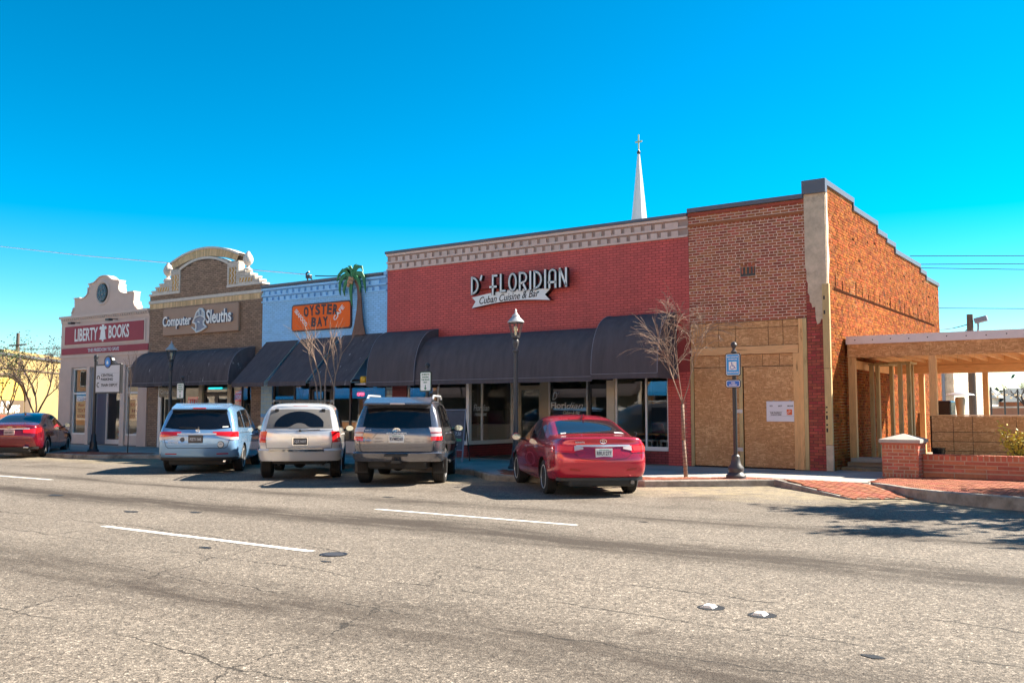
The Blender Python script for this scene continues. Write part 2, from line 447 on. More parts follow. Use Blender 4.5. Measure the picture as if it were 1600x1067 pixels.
class MB:
    def __init__(s, m=None):
        s.v = []; s.f = []; s.m = m or Matrix.Identity(4); s.mi = []; s.cur = 0
    def add(s, vs, fs):
        n = len(s.v)
        mm = s.m
        s.v.extend([tuple(mm @ Vector(p)) for p in vs])
        s.f.extend([tuple(i + n for i in f) for f in fs])
        s.mi.extend([s.cur] * len(fs))
        return s
    def box(s, x0, x1, y0, y1, z0, z1):
        return s.add([(x0, y0, z0), (x1, y0, z0), (x1, y1, z0), (x0, y1, z0), (x0, y0, z1), (x1, y0, z1), (x1, y1, z1), (x0, y1, z1)],
                     [(0, 3, 2, 1), (4, 5, 6, 7), (0, 1, 5, 4), (1, 2, 6, 5), (2, 3, 7, 6), (3, 0, 4, 7)])
    def bevbox(s, x0, x1, y0, y1, z0, z1, b=0.01):
        bm = bmesh.new()
        bmesh.ops.create_cube(bm, size=1)
        for v in bm.verts:
            v.co = ((x0 + x1) / 2 + v.co.x * (x1 - x0), (y0 + y1) / 2 + v.co.y * (y1 - y0), (z0 + z1) / 2 + v.co.z * (z1 - z0))
        bmesh.ops.bevel(bm, geom=bm.edges[:], offset=b, segments=2, profile=0.5, affect='EDGES')
        return s.bm(bm)
    def bm(s, bm):
        bm.verts.index_update()
        s.add([v.co[:] for v in bm.verts], [[v.index for v in f.verts] for f in bm.faces])
        bm.free()
        return s
    def prism(s, pts, y0, y1, plane='xz'):
        """outline in a plane, given thickness along the third axis"""
        n = len(pts)
        def P(a, b, c):
            return (a, c, b) if plane == 'xz' else ((a, b, c) if plane == 'xy' else (c, a, b))
        vs = [P(a, b, y0) for a, b in pts] + [P(a, b, y1) for a, b in pts]
        area = sum(pts[i][0] * pts[(i + 1) % n][1] - pts[(i + 1) % n][0] * pts[i][1] for i in range(n))
        fs = [tuple(range(n)), tuple(range(2 * n - 1, n - 1, -1))]
        fs += [(i, i + n, (i + 1) % n + n, (i + 1) % n) for i in range(n)]
        flip = (area < 0) != (plane != 'xz')
        if flip:
            fs = [tuple(reversed(f)) for f in fs]
        return s.add(vs, fs)
    def tube(s, p0, p1, r0, r1=None, n=8, cap=True):
        r1 = r0 if r1 is None else r1
        a, b = Vector(p0), Vector(p1)
        d = b - a
        if d.length < 1e-6: return s
        q = d.to_track_quat('Z', 'Y').to_matrix()
        vs = []
        for c, r in ((a, r0), (b, r1)):
            for i in range(n):
                t = 2 * pi * i / n
                vs.append(tuple(c + q @ Vector((r * cos(t), r * sin(t), 0))))
        fs = [(i, (i + 1) % n, (i + 1) % n + n, i + n) for i in range(n)]
        if cap:
            fs += [tuple(range(n - 1, -1, -1)), tuple(range(n, 2 * n))]
        return s.add(vs, fs)
    def path(s, pts, r, n=6):
        for i in range(len(pts) - 1):
            ra = r[i] if isinstance(r, (list, tuple)) else r
            rb = r[i + 1] if isinstance(r, (list, tuple)) else r
            s.tube(pts[i], pts[i + 1], ra, rb, n)
        return s
    def lathe(s, prof, c=(0, 0, 0), n=16, axis='z'):
        vs = []
        for r, h in prof:
            for i in range(n):
                t = 2 * pi * i / n
                if axis == 'z': vs.append((c[0] + r * cos(t), c[1] + r * sin(t), c[2] + h))
                elif axis == 'y': vs.append((c[0] + r * sin(t), c[1] + h, c[2] + r * cos(t)))
                else: vs.append((c[0] + h, c[1] + r * cos(t), c[2] + r * sin(t)))
        fs = []
        for k in range(len(prof) - 1):
            for i in range(n):
                j = (i + 1) % n
                fs.append((k * n + i, k * n + j, (k + 1) * n + j, (k + 1) * n + i))
        fs.append(tuple(range(n - 1, -1, -1)))
        fs.append(tuple(range((len(prof) - 1) * n, len(prof) * n)))
        return s.add(vs, fs)
    def grid(s, rows, closed=False):
        n = len(rows[0])
        vs = [p for r in rows for p in r]
        fs = []
        for k in range(len(rows) - 1):
            for i in range(n if closed else n - 1):
                j = (i + 1) % n
                fs.append((k * n + i, k * n + j, (k + 1) * n + j, (k + 1) * n + i))
        return s.add(vs, fs)
    def sphere(s, c, rx, ry=None, rz=None, nu=10, nv=7):
        ry = rx if ry is None else ry; rz = rx if rz is None else rz
        rows = []
        for k in range(nv + 1):
            a = pi * k / nv
            rows.append([(c[0] + rx * sin(a) * cos(2 * pi * i / nu), c[1] + ry * sin(a) * sin(2 * pi * i / nu), c[2] - rz * cos(a)) for i in range(nu)])
        return s.grid(rows, True)
    def mesh(s, name, mats, inv=None, smooth=False):
        me = bpy.data.meshes.new(name)
        vs = s.v if inv is None else [tuple(inv @ Vector(p)) for p in s.v]
        me.from_pydata(vs, [], s.f)
        for m in (mats if isinstance(mats, (list, tuple)) else [mats]):
            me.materials.append(MATS[m] if isinstance(m, str) else m)
        if any(s.mi):
            me.polygons.foreach_set('material_index', s.mi)
        if smooth:
            me.polygons.foreach_set('use_smooth', [True] * len(me.polygons))
        me.update()
        return me
    def build(s, name, m, parent=None, smooth=False, local=False, kind=None):
        inv = None
        if parent is not None and not local:
            inv = world_of(parent).inverted()
        o = bpy.data.objects.new(name, s.mesh(name, m, inv, smooth))
        COL.objects.link(o)
        o.parent = parent
        if kind: o['kind'] = kind
        if smooth and smooth != 'all':
            try:
                o.data.set_sharp_from_angle(angle=radians(40))
            except Exception:
                pass
        return o

def tag(o, label, cat, group=None):
    o['label'] = label; o['category'] = cat
    if group: o['group'] = group
    return o

def thing(name, label, cat, loc=(0, 0, 0), rz=0.0, group=None):
    o = bpy.data.objects.new(name, None)
    COL.objects.link(o)
    o.empty_display_size = 0.2
    o.location = loc; o.rotation_euler = (0, 0, rz)
    return tag(o, label, cat, group)

def structure(o):
    o['kind'] = 'structure'
    return o

def copy_tree(o, parent=None):
    c = o.copy(); COL.objects.link(c); c.parent = parent
    for ch in [x for x in o.children]:
        copy_tree(ch, c)
    return c

def boxpart(name, m, parent, *b, kind=None):
    return MB().box(*b).build(name, m, parent, kind=kind)

def lettering(text, m, parent, size, origin, width=None, ux=(1, 0, 0), uz=(0, 0, 1), depth=0.02, bold=0.0, shear=0.0, align='LEFT', name='lettering', face=None, spacing=1.0):
    """text as solid letters standing on a plane: ux runs along the line, uz is up; depth is thickness towards the viewer"""
    cu = bpy.data.curves.new(name, 'FONT')
    cu.body = text; cu.size = 1.0; cu.extrude = 0.5; cu.offset = bold; cu.shear = shear
    cu.resolution_u = 3; cu.space_character = spacing
    cu.align_x = 'LEFT'
    t = bpy.data.objects.new(name, cu)
    COL.objects.link(t)
    dg = bpy.context.evaluated_depsgraph_get()
    me = bpy.data.meshes.new_from_object(t.evaluated_get(dg))
    bpy.data.objects.remove(t); bpy.data.curves.remove(cu)
    xs = [v.co.x for v in me.vertices]; ys = [v.co.y for v in me.vertices]
    x0, x1, y0, y1 = min(xs), max(xs), min(ys), max(ys)
    sz = size / (y1 - y0)
    sx = (width / (x1 - x0)) if width else sz
    ux = Vector(ux).normalized(); uz = Vector(uz).normalized(); nn = ux.cross(uz)
    W = (x1 - x0) * sx
    sh = 0 if align == 'LEFT' else (-W / 2 if align == 'CENTER' else -W)
    og = Vector(origin)
    inv = world_of(parent).inverted() if parent is not None else Matrix.Identity(4)
    zmin = min(v.co.z for v in me.vertices); zmax = max(v.co.z for v in me.vertices)
    for v in me.vertices:
        c = v.co
        d = (c.z - zmin) / max(zmax - zmin, 1e-6)
        v.co = inv @ (og + ux * ((c.x - x0) * sx + sh) + uz * ((c.y - y0) * sz) + nn * (d * depth))
    me.materials.clear()
    me.materials.append(MATS[m])
    if face:
        me.materials.append(MATS[face])
        me.update()
        rot = inv.to_3x3()
        nl = (rot @ nn).normalized()
        for p in me.polygons:
            if p.normal.dot(nl) > 0.7: p.material_index = 1
    me.update()
    o = bpy.data.objects.new(name, me); COL.objects.link(o); o.parent = parent
    return o

# ------------------------------------------------------------------ brickwork
CAM = Vector((0, 0, 1.55))
def subtract(r, hole):
    """rect minus rect -> list of rects"""
    a0, a1, b0, b1 = r; h0, h1, g0, g1 = hole
    if h1 <= a0 or h0 >= a1 or g1 <= b0 or g0 >= b1: return [r]
    out = []
    if h0 > a0: out.append((a0, h0, b0, b1))
    if h1 < a1: out.append((h1, a1, b0, b1))
    m0, m1 = max(a0, h0), min(a1, h1)
    if g0 > b0 + 0.02: out.append((m0, m1, b0, g0))
    if g1 < b1 - 0.02: out.append((m0, m1, g1, b1))
    return out

def brick_rects(u0, u1, v0, v1, L=0.203, Hc=0.0715, joint=0.011, header=0, holes=(), inside=None, rnd=0.0):
    out = []
    nrow = int((v1 - v0) / Hc + 0.5)
    for k in range(nrow):
        b0 = v0 + k * Hc; b1 = b0 + Hc - joint
        hd = header and k % header == header - 1
        l = (L + joint) / 2 if hd else L + joint
        a = u0 - (l / 2 if k % 2 else 0) - (l / 4 if hd else 0)
        while a < u1:
            x0, x1 = max(a, u0), min(a + l - joint, u1)
            a += l
            if x1 - x0 < 0.03: continue
            rs = [(x0, x1, b0, b1)]
            for h in holes:
                rs = [q for r in rs for q in subtract(r, h)]
            for r in rs:
                if r[1] - r[0] < 0.03 or r[3] - r[2] < 0.025: continue
                if inside and not inside((r[0] + r[1]) / 2, (r[2] + r[3]) / 2): continue
                out.append(r)
    return out

BRICK_MESH = {}
def brick_field(parent, rects, org, ux, uz, m, proud=0.008, single=0, name='brick', restname='brickwork', rnd=0.003, sink=0.02):
    """rects lie in plane org + ux*u + uz*v facing nn; the `single` nearest are objects of their own, the rest one part"""
    ux = Vector(ux); uz = Vector(uz); nn = ux.cross(uz); org = Vector(org)
    def ctr(r): return org + ux * ((r[0] + r[1]) / 2) + uz * ((r[2] + r[3]) / 2)
    rects = sorted(rects, key=lambda r: (ctr(r) - CAM).length / max(0.05, min(r[1] - r[0], 0.25)))
    inv = world_of(parent).inverted() if parent is not None else Matrix.Identity(4)
    mm = Matrix((ux, uz, nn)).transposed()
    q = (inv.to_3x3() @ mm).to_euler()
    for r in rects[:single]:
        w, h = round(r[1] - r[0], 2), round(r[3] - r[2], 3)
        w = max(w, 0.03)
        key = (w, h, m, proud)
        if key not in BRICK_MESH:
            b = MB(); e = 0.004
            b.add([(-w / 2, -h / 2, -sink), (w / 2, -h / 2, -sink), (w / 2, h / 2, -sink), (-w / 2, h / 2, -sink),
                   (-w / 2 + e, -h / 2 + e, proud), (w / 2 - e, -h / 2 + e, proud), (w / 2 - e, h / 2 - e, proud), (-w / 2 + e, h / 2 - e, proud)],
                  [(4, 5, 6, 7), (0, 1, 5, 4), (1, 2, 6, 5), (2, 3, 7, 6), (3, 0, 4, 7)])
            BRICK_MESH[key] = b.mesh(name, m)
        o = bpy.data.objects.new(name, BRICK_MESH[key])
        COL.objects.link(o); o.parent = parent
        o.location = inv @ (ctr(r) + nn * R.uniform(-rnd, rnd))
        o.rotation_euler = q
    rest = rects[single:]
    if rest:
        b = MB(); e = 0.003
        for r in rest:
            d = proud + R.uniform(-rnd, rnd)
            P = lambda u, v, w: tuple(org + ux * u + uz * v + nn * w)
            b.add([P(r[0], r[2], -sink), P(r[1], r[2], -sink), P(r[1], r[3], -sink), P(r[0], r[3], -sink),
                   P(r[0] + e, r[2] + e, d), P(r[1] - e, r[2] + e, d), P(r[1] - e, r[3] - e, d), P(r[0] + e, r[3] - e, d)],
                  [(4, 5, 6, 7), (0, 1, 5, 4), (1, 2, 6, 5), (2, 3, 7, 6), (3, 0, 4, 7)])
        b.build(restname, m, parent, kind='stuff')

def in_poly(x, y, pts):
    c = False
    n = len(pts)
    for i in range(n):
        (x1, y1), (x2, y2) = pts[i], pts[(i + 1) % n]
        if (y1 > y) != (y2 > y) and x < (x2 - x1) * (y - y1) / (y2 - y1) + x1: c = not c
    return c
# ------------------------------------------------------------------ ground, road, pavement
D = 22.7
g = structure(MB().add([(-2500, -2500, -0.06), (2500, -2500, -0.06), (2500, 2500, -0.06), (-2500, 2500, -0.06)], [(0, 1, 2, 3)]).build('ground', 'ground'))
road = structure(MB().add([(-160, -3.3, 0), (120, -3.3, 0), (120, 19.6, 0), (-160, 19.6, 0)], [(0, 1, 2, 3)]).build('road', 'asphalt'))
lot = structure(MB().add([(-160, 24, 0.004), (-40.2, 24, 0.004), (-40.2, 75, 0.004), (-160, 75, 0.004)], [(0, 1, 2, 3)]).build('side_street', 'asphalt'))

def dash(x0, x1, y, w=0.105):
    b = MB(); n = 14
    rows = []
    for i in range(n + 1):
        x = x0 + (x1 - x0) * i / n
        rows.append([(x, y - w / 2 + R.uniform(-.006, .006), 0.005), (x, y + w / 2 + R.uniform(-.006, .006), 0.005)])
    b.grid(rows)
    b.f = [tuple(reversed(f)) for f in b.f]
    return b.build('lane_marking', 'road_paint', road)
dash(-11.86, -7.83, 7.40); dash(-10.36, -6.66, 11.13); dash(-24.2, -20.75, 11.65); dash(-21.0, -17.6, 7.4) ; dash(-35.5, -32.0, 11.6); dash(3.5, 7.0, 11.1); dash(1.0, 4.5, 7.4)

KERB = [(-120, 17.3), (-29.3, 17.3), (-28.6, 17.5), (-27.3, 18.75), (-14.5, 18.45), (-13.85, 18.3), (-12.45, 17.05), (-12.0, 17.15), (-8.84, 17.45), (-6.76, 19.27), (-4.64, 17.03)]
KERB_R = [(-4.88, 19.45), (-4.5, 18.95), (-3.95, 18.05), (-3.3, 17.42), (-2.6, 16.95), (-1.85, 16.6), (2, 15.3), (60, 12.5)]
def offs(pts, d):
    out = []
    for i, p in enumerate(pts):
        a = Vector(pts[max(i - 1, 0)]); c = Vector(pts[min(i + 1, len(pts) - 1)])
        t = (c - a).normalized()
        out.append((p[0] - t.y * d, p[1] + t.x * d))
    return out
def kerb(pts, zs, w=0.15):
    inn = offs(pts, w)
    lip = offs(pts, 0.02)
    rows = []
    for i in range(len(pts)):
        z = zs[i]
        rows.append([(*pts[i], -0.05), (pts[i][0], pts[i][1], z - 0.02), (*lip[i], z), (*inn[i], z), (*inn[i], -0.05)])
    b = MB().grid(rows)
    b.f = [tuple(reversed(f)) for f in b.f]
    return b, inn
def subdiv(pts, zs, step=0.8):
    P, Z = [], []
    for i in range(len(pts) - 1):
        a, c = Vector(pts[i]), Vector(pts[i + 1])
        n = max(1, min(40, int((c - a).length / step)))
        for k in range(n):
            t = k / n
            p = a.lerp(c, t)
            P.append((p.x + R.uniform(-.008, .008), p.y + R.uniform(-.012, .012))); Z.append(zs[i] * (1 - t) + zs[i + 1] * t)
    P.append(pts[-1]); Z.append(zs[-1])
    return P, Z
p_, z_ = subdiv(KERB, [0.135] * 10 + [0.02])
kb, _ = kerb(p_, z_)
structure(kb.build('kerb', 'kerb'))
p_, z_ = subdiv(KERB_R, [0.135, 0.15, 0.175, 0.19, 0.205, 0.21, 0.21, 0.21])
kb, _ = kerb(p_, z_)
structure(kb.build('kerb', 'kerb'))
inner = offs(KERB, 0.145); inner_r = offs(KERB_R, 0.145)
slab = inner[:10] + [(-6.62, 19.36), (-4.93, 19.5), (-4.95, 20.8), (-5.0, 22.2), (-5.0, 24.0), (-6.55, 24.0), (-6.55, D), (-120, D)]
slab[9] = (-6.75, 19.42)
structure(MB().prism(slab, -0.1, 0.13, 'xy').build('pavement', 'concrete'))
slab_r = inner_r + [(60, 24.0), (-5.0, 24.0), (-5.0, 22.2), (-4.95, 20.8)]
def zr(x, y): return 0.131 + 0.055 * min(1, max(0, (x + 4.9) / 2.6)) * min(1, max(0, (21.5 - y) / 3.0))
b = MB()
b.prism(slab_r, -0.1, 0.128, 'xy')
structure(b.build('brick_pavement', 'bed_mortar'))
RAMP = [(-6.62, 19.3), (-4.62, 17.02), (-3.74, 17.74), (-4.98, 19.5)]
A_, B_ = Vector((-5.8, 19.4)), Vector((-4.18, 17.38))
def zramp(x, y):
    t = (Vector((x, y)) - A_).dot(B_ - A_) / (B_ - A_).length_squared
    return 0.132 - 0.118 * min(1.0, max(0.0, t))
b = MB(); b.add([(x, y, zramp(x, y) + 0.004) for x, y in RAMP], [(0, 1, 2, 3)])
ramp = structure(b.build('ramp', 'bed_mortar'))

def pave(parent, poly, zf, ang, single, m='paver', L=0.2, W=0.1, joint=0.012, top=0.014):
    ca, sa = cos(ang), sin(ang)
    us = [x * ca + y * sa for x, y in poly]; vs = [-x * sa + y * ca for x, y in poly]
    out = []
    k = 0
    v = min(vs)
    while v < max(vs):
        u = min(us) - (L / 2 if k % 2 else 0)
        while u < max(us):
            cu, cv = u + L / 2, v + W / 2
            x, y = cu * ca - cv * sa, cu * sa + cv * ca
            if in_poly(x, y, poly): out.append((x, y))
            u += L
        v += W; k += 1
    out.sort(key=lambda p: (p[0] ** 2 + p[1] ** 2))
    vis = [p for p in out if atan2(p[1], p[0]) > radians(96.0)]
    vis_set = set(vis[:single])
    inv = world_of(parent).inverted()
    me = MB().add([(-L / 2 + joint / 2, -W / 2 + joint / 2, -0.02), (L / 2 - joint / 2, -W / 2 + joint / 2, -0.02), (L / 2 - joint / 2, W / 2 - joint / 2, -0.02), (-L / 2 + joint / 2, W / 2 - joint / 2, -0.02),
                   (-L / 2 + joint, -W / 2 + joint, 0), (L / 2 - joint, -W / 2 + joint, 0), (L / 2 - joint, W / 2 - joint, 0), (-L / 2 + joint, W / 2 - joint, 0)],
                  [(4, 5, 6, 7), (0, 1, 5, 4), (1, 2, 6, 5), (2, 3, 7, 6), (3, 0, 4, 7)])
    data = me.mesh('paving_brick', m)
    rest = MB()
    for x, y in out:
        e = 0.05
        z = zf(x, y)
        gx = (zf(x + e, y) - zf(x - e, y)) / (2 * e); gy = (zf(x, y + e) - zf(x, y - e)) / (2 * e)
        n = Vector((-gx, -gy, 1)).normalized()
        rot = n.to_track_quat('Z', 'Y').to_matrix().to_4x4() if n.z < 0.9999 else Matrix.Identity(4)
        fx = Vector((ca, sa, 0)); fx = (fx - n * fx.dot(n)).normalized()
        mtx = Matrix((fx, n.cross(fx), n)).transposed().to_4x4()
        mtx.translation = Vector((x, y, z + top + R.uniform(-0.003, 0.003)))
        if (x, y) in vis_set:
            o = bpy.data.objects.new('paving_brick', data); COL.objects.link(o); o.parent = parent
            mm = inv @ mtx
            o.location = mm.translation; o.rotation_euler = mm.to_euler()
        else:
            rest.m = mtx
            rest.add(me.v, me.f)
    if rest.v: rest.build('paving_bricks', m, parent, kind='stuff')
pv = bpy.data.objects['brick_pavement']
pave(pv, [(-4.93, 19.6)] + offs(KERB_R, 0.16)[1:6] + [(1.5, 15.6), (3, 21.75), (-5.05, 21.9), (-4.97, 20.8)], lambda x, y: 0.128, 0.02, 300)
pave(ramp, [(-6.6, 19.3), (-4.66, 17.1), (-3.8, 17.74), (-4.98, 19.46)], zramp, radians(-41), 300)
pm = bpy.data.objects['pavement']
pave(pm, offs(KERB, 0.17)[7:10] + [(-6.62, 19.62), (-7.5, 19.66), (-9.1, 18.45), (-11.9, 18.3)], lambda x, y: 0.118, 0.05, 150, top=0.018)
pave(pm, [(-12.35, 17.4), (-11.9, 17.3), (-11.9, 18.3), (-13.5, 18.9)], lambda x, y: 0.118, 0.05, 0, top=0.018)
pave(pm, [(-31.5, 17.48), (-28.8, 17.6), (-27.6, 18.95), (-28.2, 19.4), (-31.5, 18.6)], lambda x, y: 0.118, 0.0, 0, top=0.018)
# ------------------------------------------------------------------ shop row
YB = 36.2
def shell(p, x0, x1, ztop, wall, lintel=2.75, left=True, right=True, roof=None, y0=D):
    """walls, roof and a dim interior behind the shop front"""
    boxpart('front_wall', wall, p, x0, x1, y0, y0 + 0.3, lintel, ztop)
    rz = roof or ztop - 0.9
    boxpart('roof', 'roof_tar', p, x0 + 0.02, x1 - 0.02, y0 + 0.302, YB - 0.302, rz - 0.2, rz)
    boxpart('rear_wall', 'interior', p, x0, x1, YB - 0.3, YB, 0, ztop - 0.3)
    if left: boxpart('side_wall', 'interior', p, x0, x0 + 0.2, y0 + 0.302, YB - 0.302, 0.02, ztop - 0.02)
    if right: boxpart('side_wall', 'interior', p, x1 - 0.2, x1, y0 + 0.302, YB - 0.302, 0.02, ztop - 0.02)
    boxpart('ceiling', 'interior', p, x0 + 0.21, x1 - 0.21, y0 + 0.303, YB - 4.3, 3.0, 3.08)
    boxpart('floor', 'interior_floor', p, x0 + 0.21, x1 - 0.21, y0 + 0.02, YB - 0.31, 0.05, 0.16)
    boxpart('partition', 'interior', p, x0 + 0.21, x1 - 0.21, 31.4, 31.5, 0.16, 2.99)

def window(p, x0, x1, z0, z1, y, frame='white_frame', fw=0.06, mull=(), trans=(), glass='shop_glass', name='window'):
    b = MB()
    b.box(x0, x1, y - 0.03, y + 0.04, z0, z0 + fw).box(x0, x1, y - 0.03, y + 0.04, z1 - fw, z1)
    b.box(x0, x0 + fw, y - 0.028, y + 0.038, z0 + fw, z1 - fw).box(x1 - fw, x1, y - 0.028, y + 0.038, z0 + fw, z1 - fw)
    for m in mull: b.box(m - fw / 2, m + fw / 2, y - 0.026, y + 0.036, z0 + fw, z1 - fw)
    for t in trans: b.box(x0 + fw, x1 - fw, y - 0.024, y + 0.034, t - fw / 2, t + fw / 2)
    o = b.build(name, frame, p)
    MB().box(x0 + fw * .8, x1 - fw * .8, y + 0.003, y + 0.009, z0 + fw * .8, z1 - fw * .8).build('pane', glass, o)
    return o
def door(p, x0, x1, z0, z1, y, frame='dark_frame', fw=0.09, glass='shop_glass', ux=None):
    b = MB()
    b.box(x0, x1, y - 0.025, y + 0.035, z1 - fw, z1).box(x0, x1, y - 0.025, y + 0.035, z0, z0 + fw * 2)
    b.box(x0, x0 + fw, y - 0.024, y + 0.034, z0 + fw * 2, z1 - fw).box(x1 - fw, x1, y - 0.024, y + 0.034, z0 + fw * 2, z1 - fw)
    o = b.build('door', frame, p)
    MB().box(x0 + fw * .8, x1 - fw * .8, y + 0.003, y + 0.009, z0 + fw * 1.8, z1 - fw * .8).build('pane', glass, o)
    MB().tube((x1 - fw * .5, y - 0.08, z0 + 0.9), (x1 - fw * .5, y - 0.08, z0 + 1.25), 0.014, n=6).box(x1 - fw * .6, x1 - fw * .4, y - 0.08, y - 0.02, z0 + 0.92, z0 + 0.94).box(x1 - fw * .6, x1 - fw * .4, y - 0.08, y - 0.02, z0 + 1.2, z0 + 1.22).build('handle', 'galvanised', o)
    return o

def dentil_rows(p, x0, x1, z0, m, mj, rows=2, pitch=0.305, sz=0.15, rh=0.235, yf=D):
    """corbelled brick courses with square blocks standing between recesses"""
    bb = MB()
    for r in range(rows):
        z = z0 + r * rh
        bb.box(x0, x1, yf - 0.07, yf + 0.01, z, z + 0.052)
    bb.box(x0, x1, yf - 0.085, yf + 0.01, z0 + rows * rh, z0 + rows * rh + 0.07)
    bb.build('cornice_course', m, p)
    data = MB().box(-pitch / 2 + 0.055, pitch / 2 - 0.055, -0.055, 0.01, 0, rh - 0.052 - 0.045).mesh('dentil', m)
    inv = world_of(p).inverted()
    n = int((x1 - x0) / pitch)
    for r in range(rows):
        for i in range(n):
            o = bpy.data.objects.new('dentil', data); COL.objects.link(o); o.parent = p
            o.location = inv @ Vector((x0 + pitch * (i + 0.5) + (pitch * 0.42 if r else 0) * (1 if i < n - 1 else 0), yf, z0 + r * rh + 0.052))

# ---- red restaurant
p = thing('restaurant_building', 'long red painted brick shop front with a tan corbelled cornice', 'building', (-15.4, D + 3, 0))
X0, X1 = -20.72, -10.14
shell(p, X0, X1, 6.62, 'red_paint_joint', lintel=2.6)
brick_field(p, brick_rects(X0, X1, 3.68, 6.10), (0, D, 0), (1, 0, 0), (0, 0, 1), 'red_paint_brick', proud=0.006, single=300, rnd=0.0015)
boxpart('cornice_backing', 'cornice_joint', p, X0, X1, D - 0.012, D - 0.001, 6.1, 6.62)
dentil_rows(p, X0, X1, 6.10, 'cornice_paint', 'cornice_joint', rows=2, rh=0.232)
boxpart('coping', 'coping_metal', p, X0 - 0.03, X1, D - 0.12, D + 0.34, 6.64, 6.72)
# right pier, left pier and the panels below the glass
boxpart('pier_core', 'red_paint_joint', p, -10.78, -10.14, D, D + 0.3, 0.05, 2.6)
brick_field(p, brick_rects(-10.78, X1, 0.14, 2.6), (0, D, 0), (1, 0, 0), (0, 0, 1), 'red_paint_brick', proud=0.006, single=0, rnd=0.0015)
boxpart('pier_core', 'dark_red_joint', p, X0, -19.86, D, D + 0.3, 0.05, 2.6)
brick_field(p, brick_rects(-20.47, -19.86, 0.14, 2.6), (0, D, 0), (1, 0, 0), (0, 0, 1), 'dark_red_paint', proud=0.006, rnd=0.0015)
brick_field(p, brick_rects(X0, -20.47, 0.14, 2.6, L=0.29, Hc=0.15), (0, D, 0), (1, 0, 0), (0, 0, 1), 'teal_tile', proud=0.006, rnd=0.001)
boxpart('bulkhead_core', 'dark_red_joint', p, -12.38, -10.785, D + 0.03, D + 0.25, 0.05, 0.5)
brick_field(p, brick_rects(-12.38, -10.785, 0.14, 0.49), (0, D + 0.03, 0), (1, 0, 0), (0, 0, 1), 'dark_red_paint', proud=0.006, rnd=0.0015)
boxpart('sill', 'white_frame', p, -12.38, -10.785, D - 0.03, D + 0.22, 0.5, 0.56)
window(p, -12.38, -10.785, 0.56, 2.58, D + 0.08, fw=0.045, mull=(-11.45,))
boxpart('door_post', 'tan_frame', p, -12.62, -12.38, D + 0.0, D + 0.2, 0.1, 2.6)
# left window bay: front glass and the side glass that runs back into the entry
boxpart('bulkhead_core', 'dark_red_joint', p, -19.855, -17.46, D + 0.03, D + 0.25, 0.05, 0.53)
brick_field(p, brick_rects(-19.855, -17.46, 0.14, 0.52), (0, D + 0.03, 0), (1, 0, 0), (0, 0, 1), 'dark_red_paint', proud=0.006, rnd=0.0015)
boxpart('sill', 'white_frame', p, -19.855, -17.40, D - 0.03, D + 0.24, 0.53, 0.59)
window(p, -19.855, -17.46, 0.59, 2.58, D + 0.08, fw=0.05, mull=(-18.62,))
boxpart('corner_post', 'white_frame', p, -17.46, -17.40, D + 0.04, D + 0.12, 0.59, 2.58)
boxpart('bulkhead_core', 'dark_red_joint', p, -17.60, -17.43, D + 0.26, 25.1, 0.05, 0.53)
brick_field(p, brick_rects(D + 0.05, 25.1, 0.14, 0.52), (-17.43, 0, 0), (0, 1, 0), (0, 0, 1), 'dark_red_paint', proud=0.006, rnd=0.0015)
boxpart('sill', 'white_frame', p, -17.60, -17.38, D + 0.243, 25.1, 0.53, 0.59)
b = MB()
for y0, y1 in ((D + 0.13, D + 0.18), (23.42, 23.47), (25.02, 25.1)): b.box(-17.46, -17.40, y0, y1, 0.65, 2.52)
b.box(-17.46, -17.40, D + 0.13, 25.1, 0.59, 0.65).box(-17.46, -17.40, D + 0.13, 25.1, 2.52, 2.58)
w = b.build('window', 'white_frame', p)
boxpart('pane', 'shop_glass', w, -17.435, -17.428, D + 0.16, 25.06, 0.63, 2.54)
# back of the entry
boxpart('door_post', 'white_frame', p, -17.4, -17.2, 25.1, 25.22, 0.1, 2.98)
door(p, -17.2, -16.32, 0.15, 2.32, 25.14, 'tan_frame')
window(p, -17.2, -16.32, 2.32, 2.95, 25.14, 'tan_frame', 0.05, name='transom')
boxpart('door_post', 'tan_frame', p, -16.32, -16.05, 25.1, 25.22, 0.1, 2.98)
window(p, -16.05, -14.62, 0.6, 2.95, 25.14, 'white_frame', 0.05)
boxpart('bulkhead_core', 'dark_red_paint', p, -16.05, -14.62, 25.11, 25.2, 0.1, 0.6)
door(p, -14.6, -13.8, 0.15, 2.32, 25.14, 'dark_frame')
window(p, -14.6, -13.8, 2.32, 2.95, 25.14, 'dark_frame', 0.05, name='transom')
boxpart('door_post', 'tan_frame', p, -13.8, -13.5, 25.1, 25.22, 0.1, 2.98)
boxpart('entry_wall', 'interior', p, -13.5, -12.5, 25.1, 25.22, 0.1, 2.98)
boxpart('entry_side', 'tan_frame', p, -12.6, -12.45, D + 0.2, 25.1, 0.1, 2.98)
lettering('Flori', 'sign_white', p, 0.21, (-15.95, 25.1, 1.62), 0.56, depth=0.004, bold=0.03)
lettering('dian', 'sign_white', p, 0.20, (-15.38, 25.1, 1.62), 0.6, depth=0.004, shear=0.4)
lettering("D'", 'sign_white', p, 0.26, (-15.9, 25.1, 1.9), 0.26, depth=0.004, shear=0.4)
lettering('Cuban & Bar', 'sign_white', p, 0.11, (-15.5, 25.1, 1.45), 0.62, depth=0.004, shear=0.3)
lettering('Floridian', 'sign_white', p, 0.2, (-17.375, 22.95, 1.55), 0.8, ux=(0, 1, 0), depth=0.004, shear=0.25)
lettering('restaurant', 'sign_white', p, 0.1, (-17.375, 23.0, 1.4), 0.62, ux=(0, 1, 0), depth=0.004, shear=0.35)
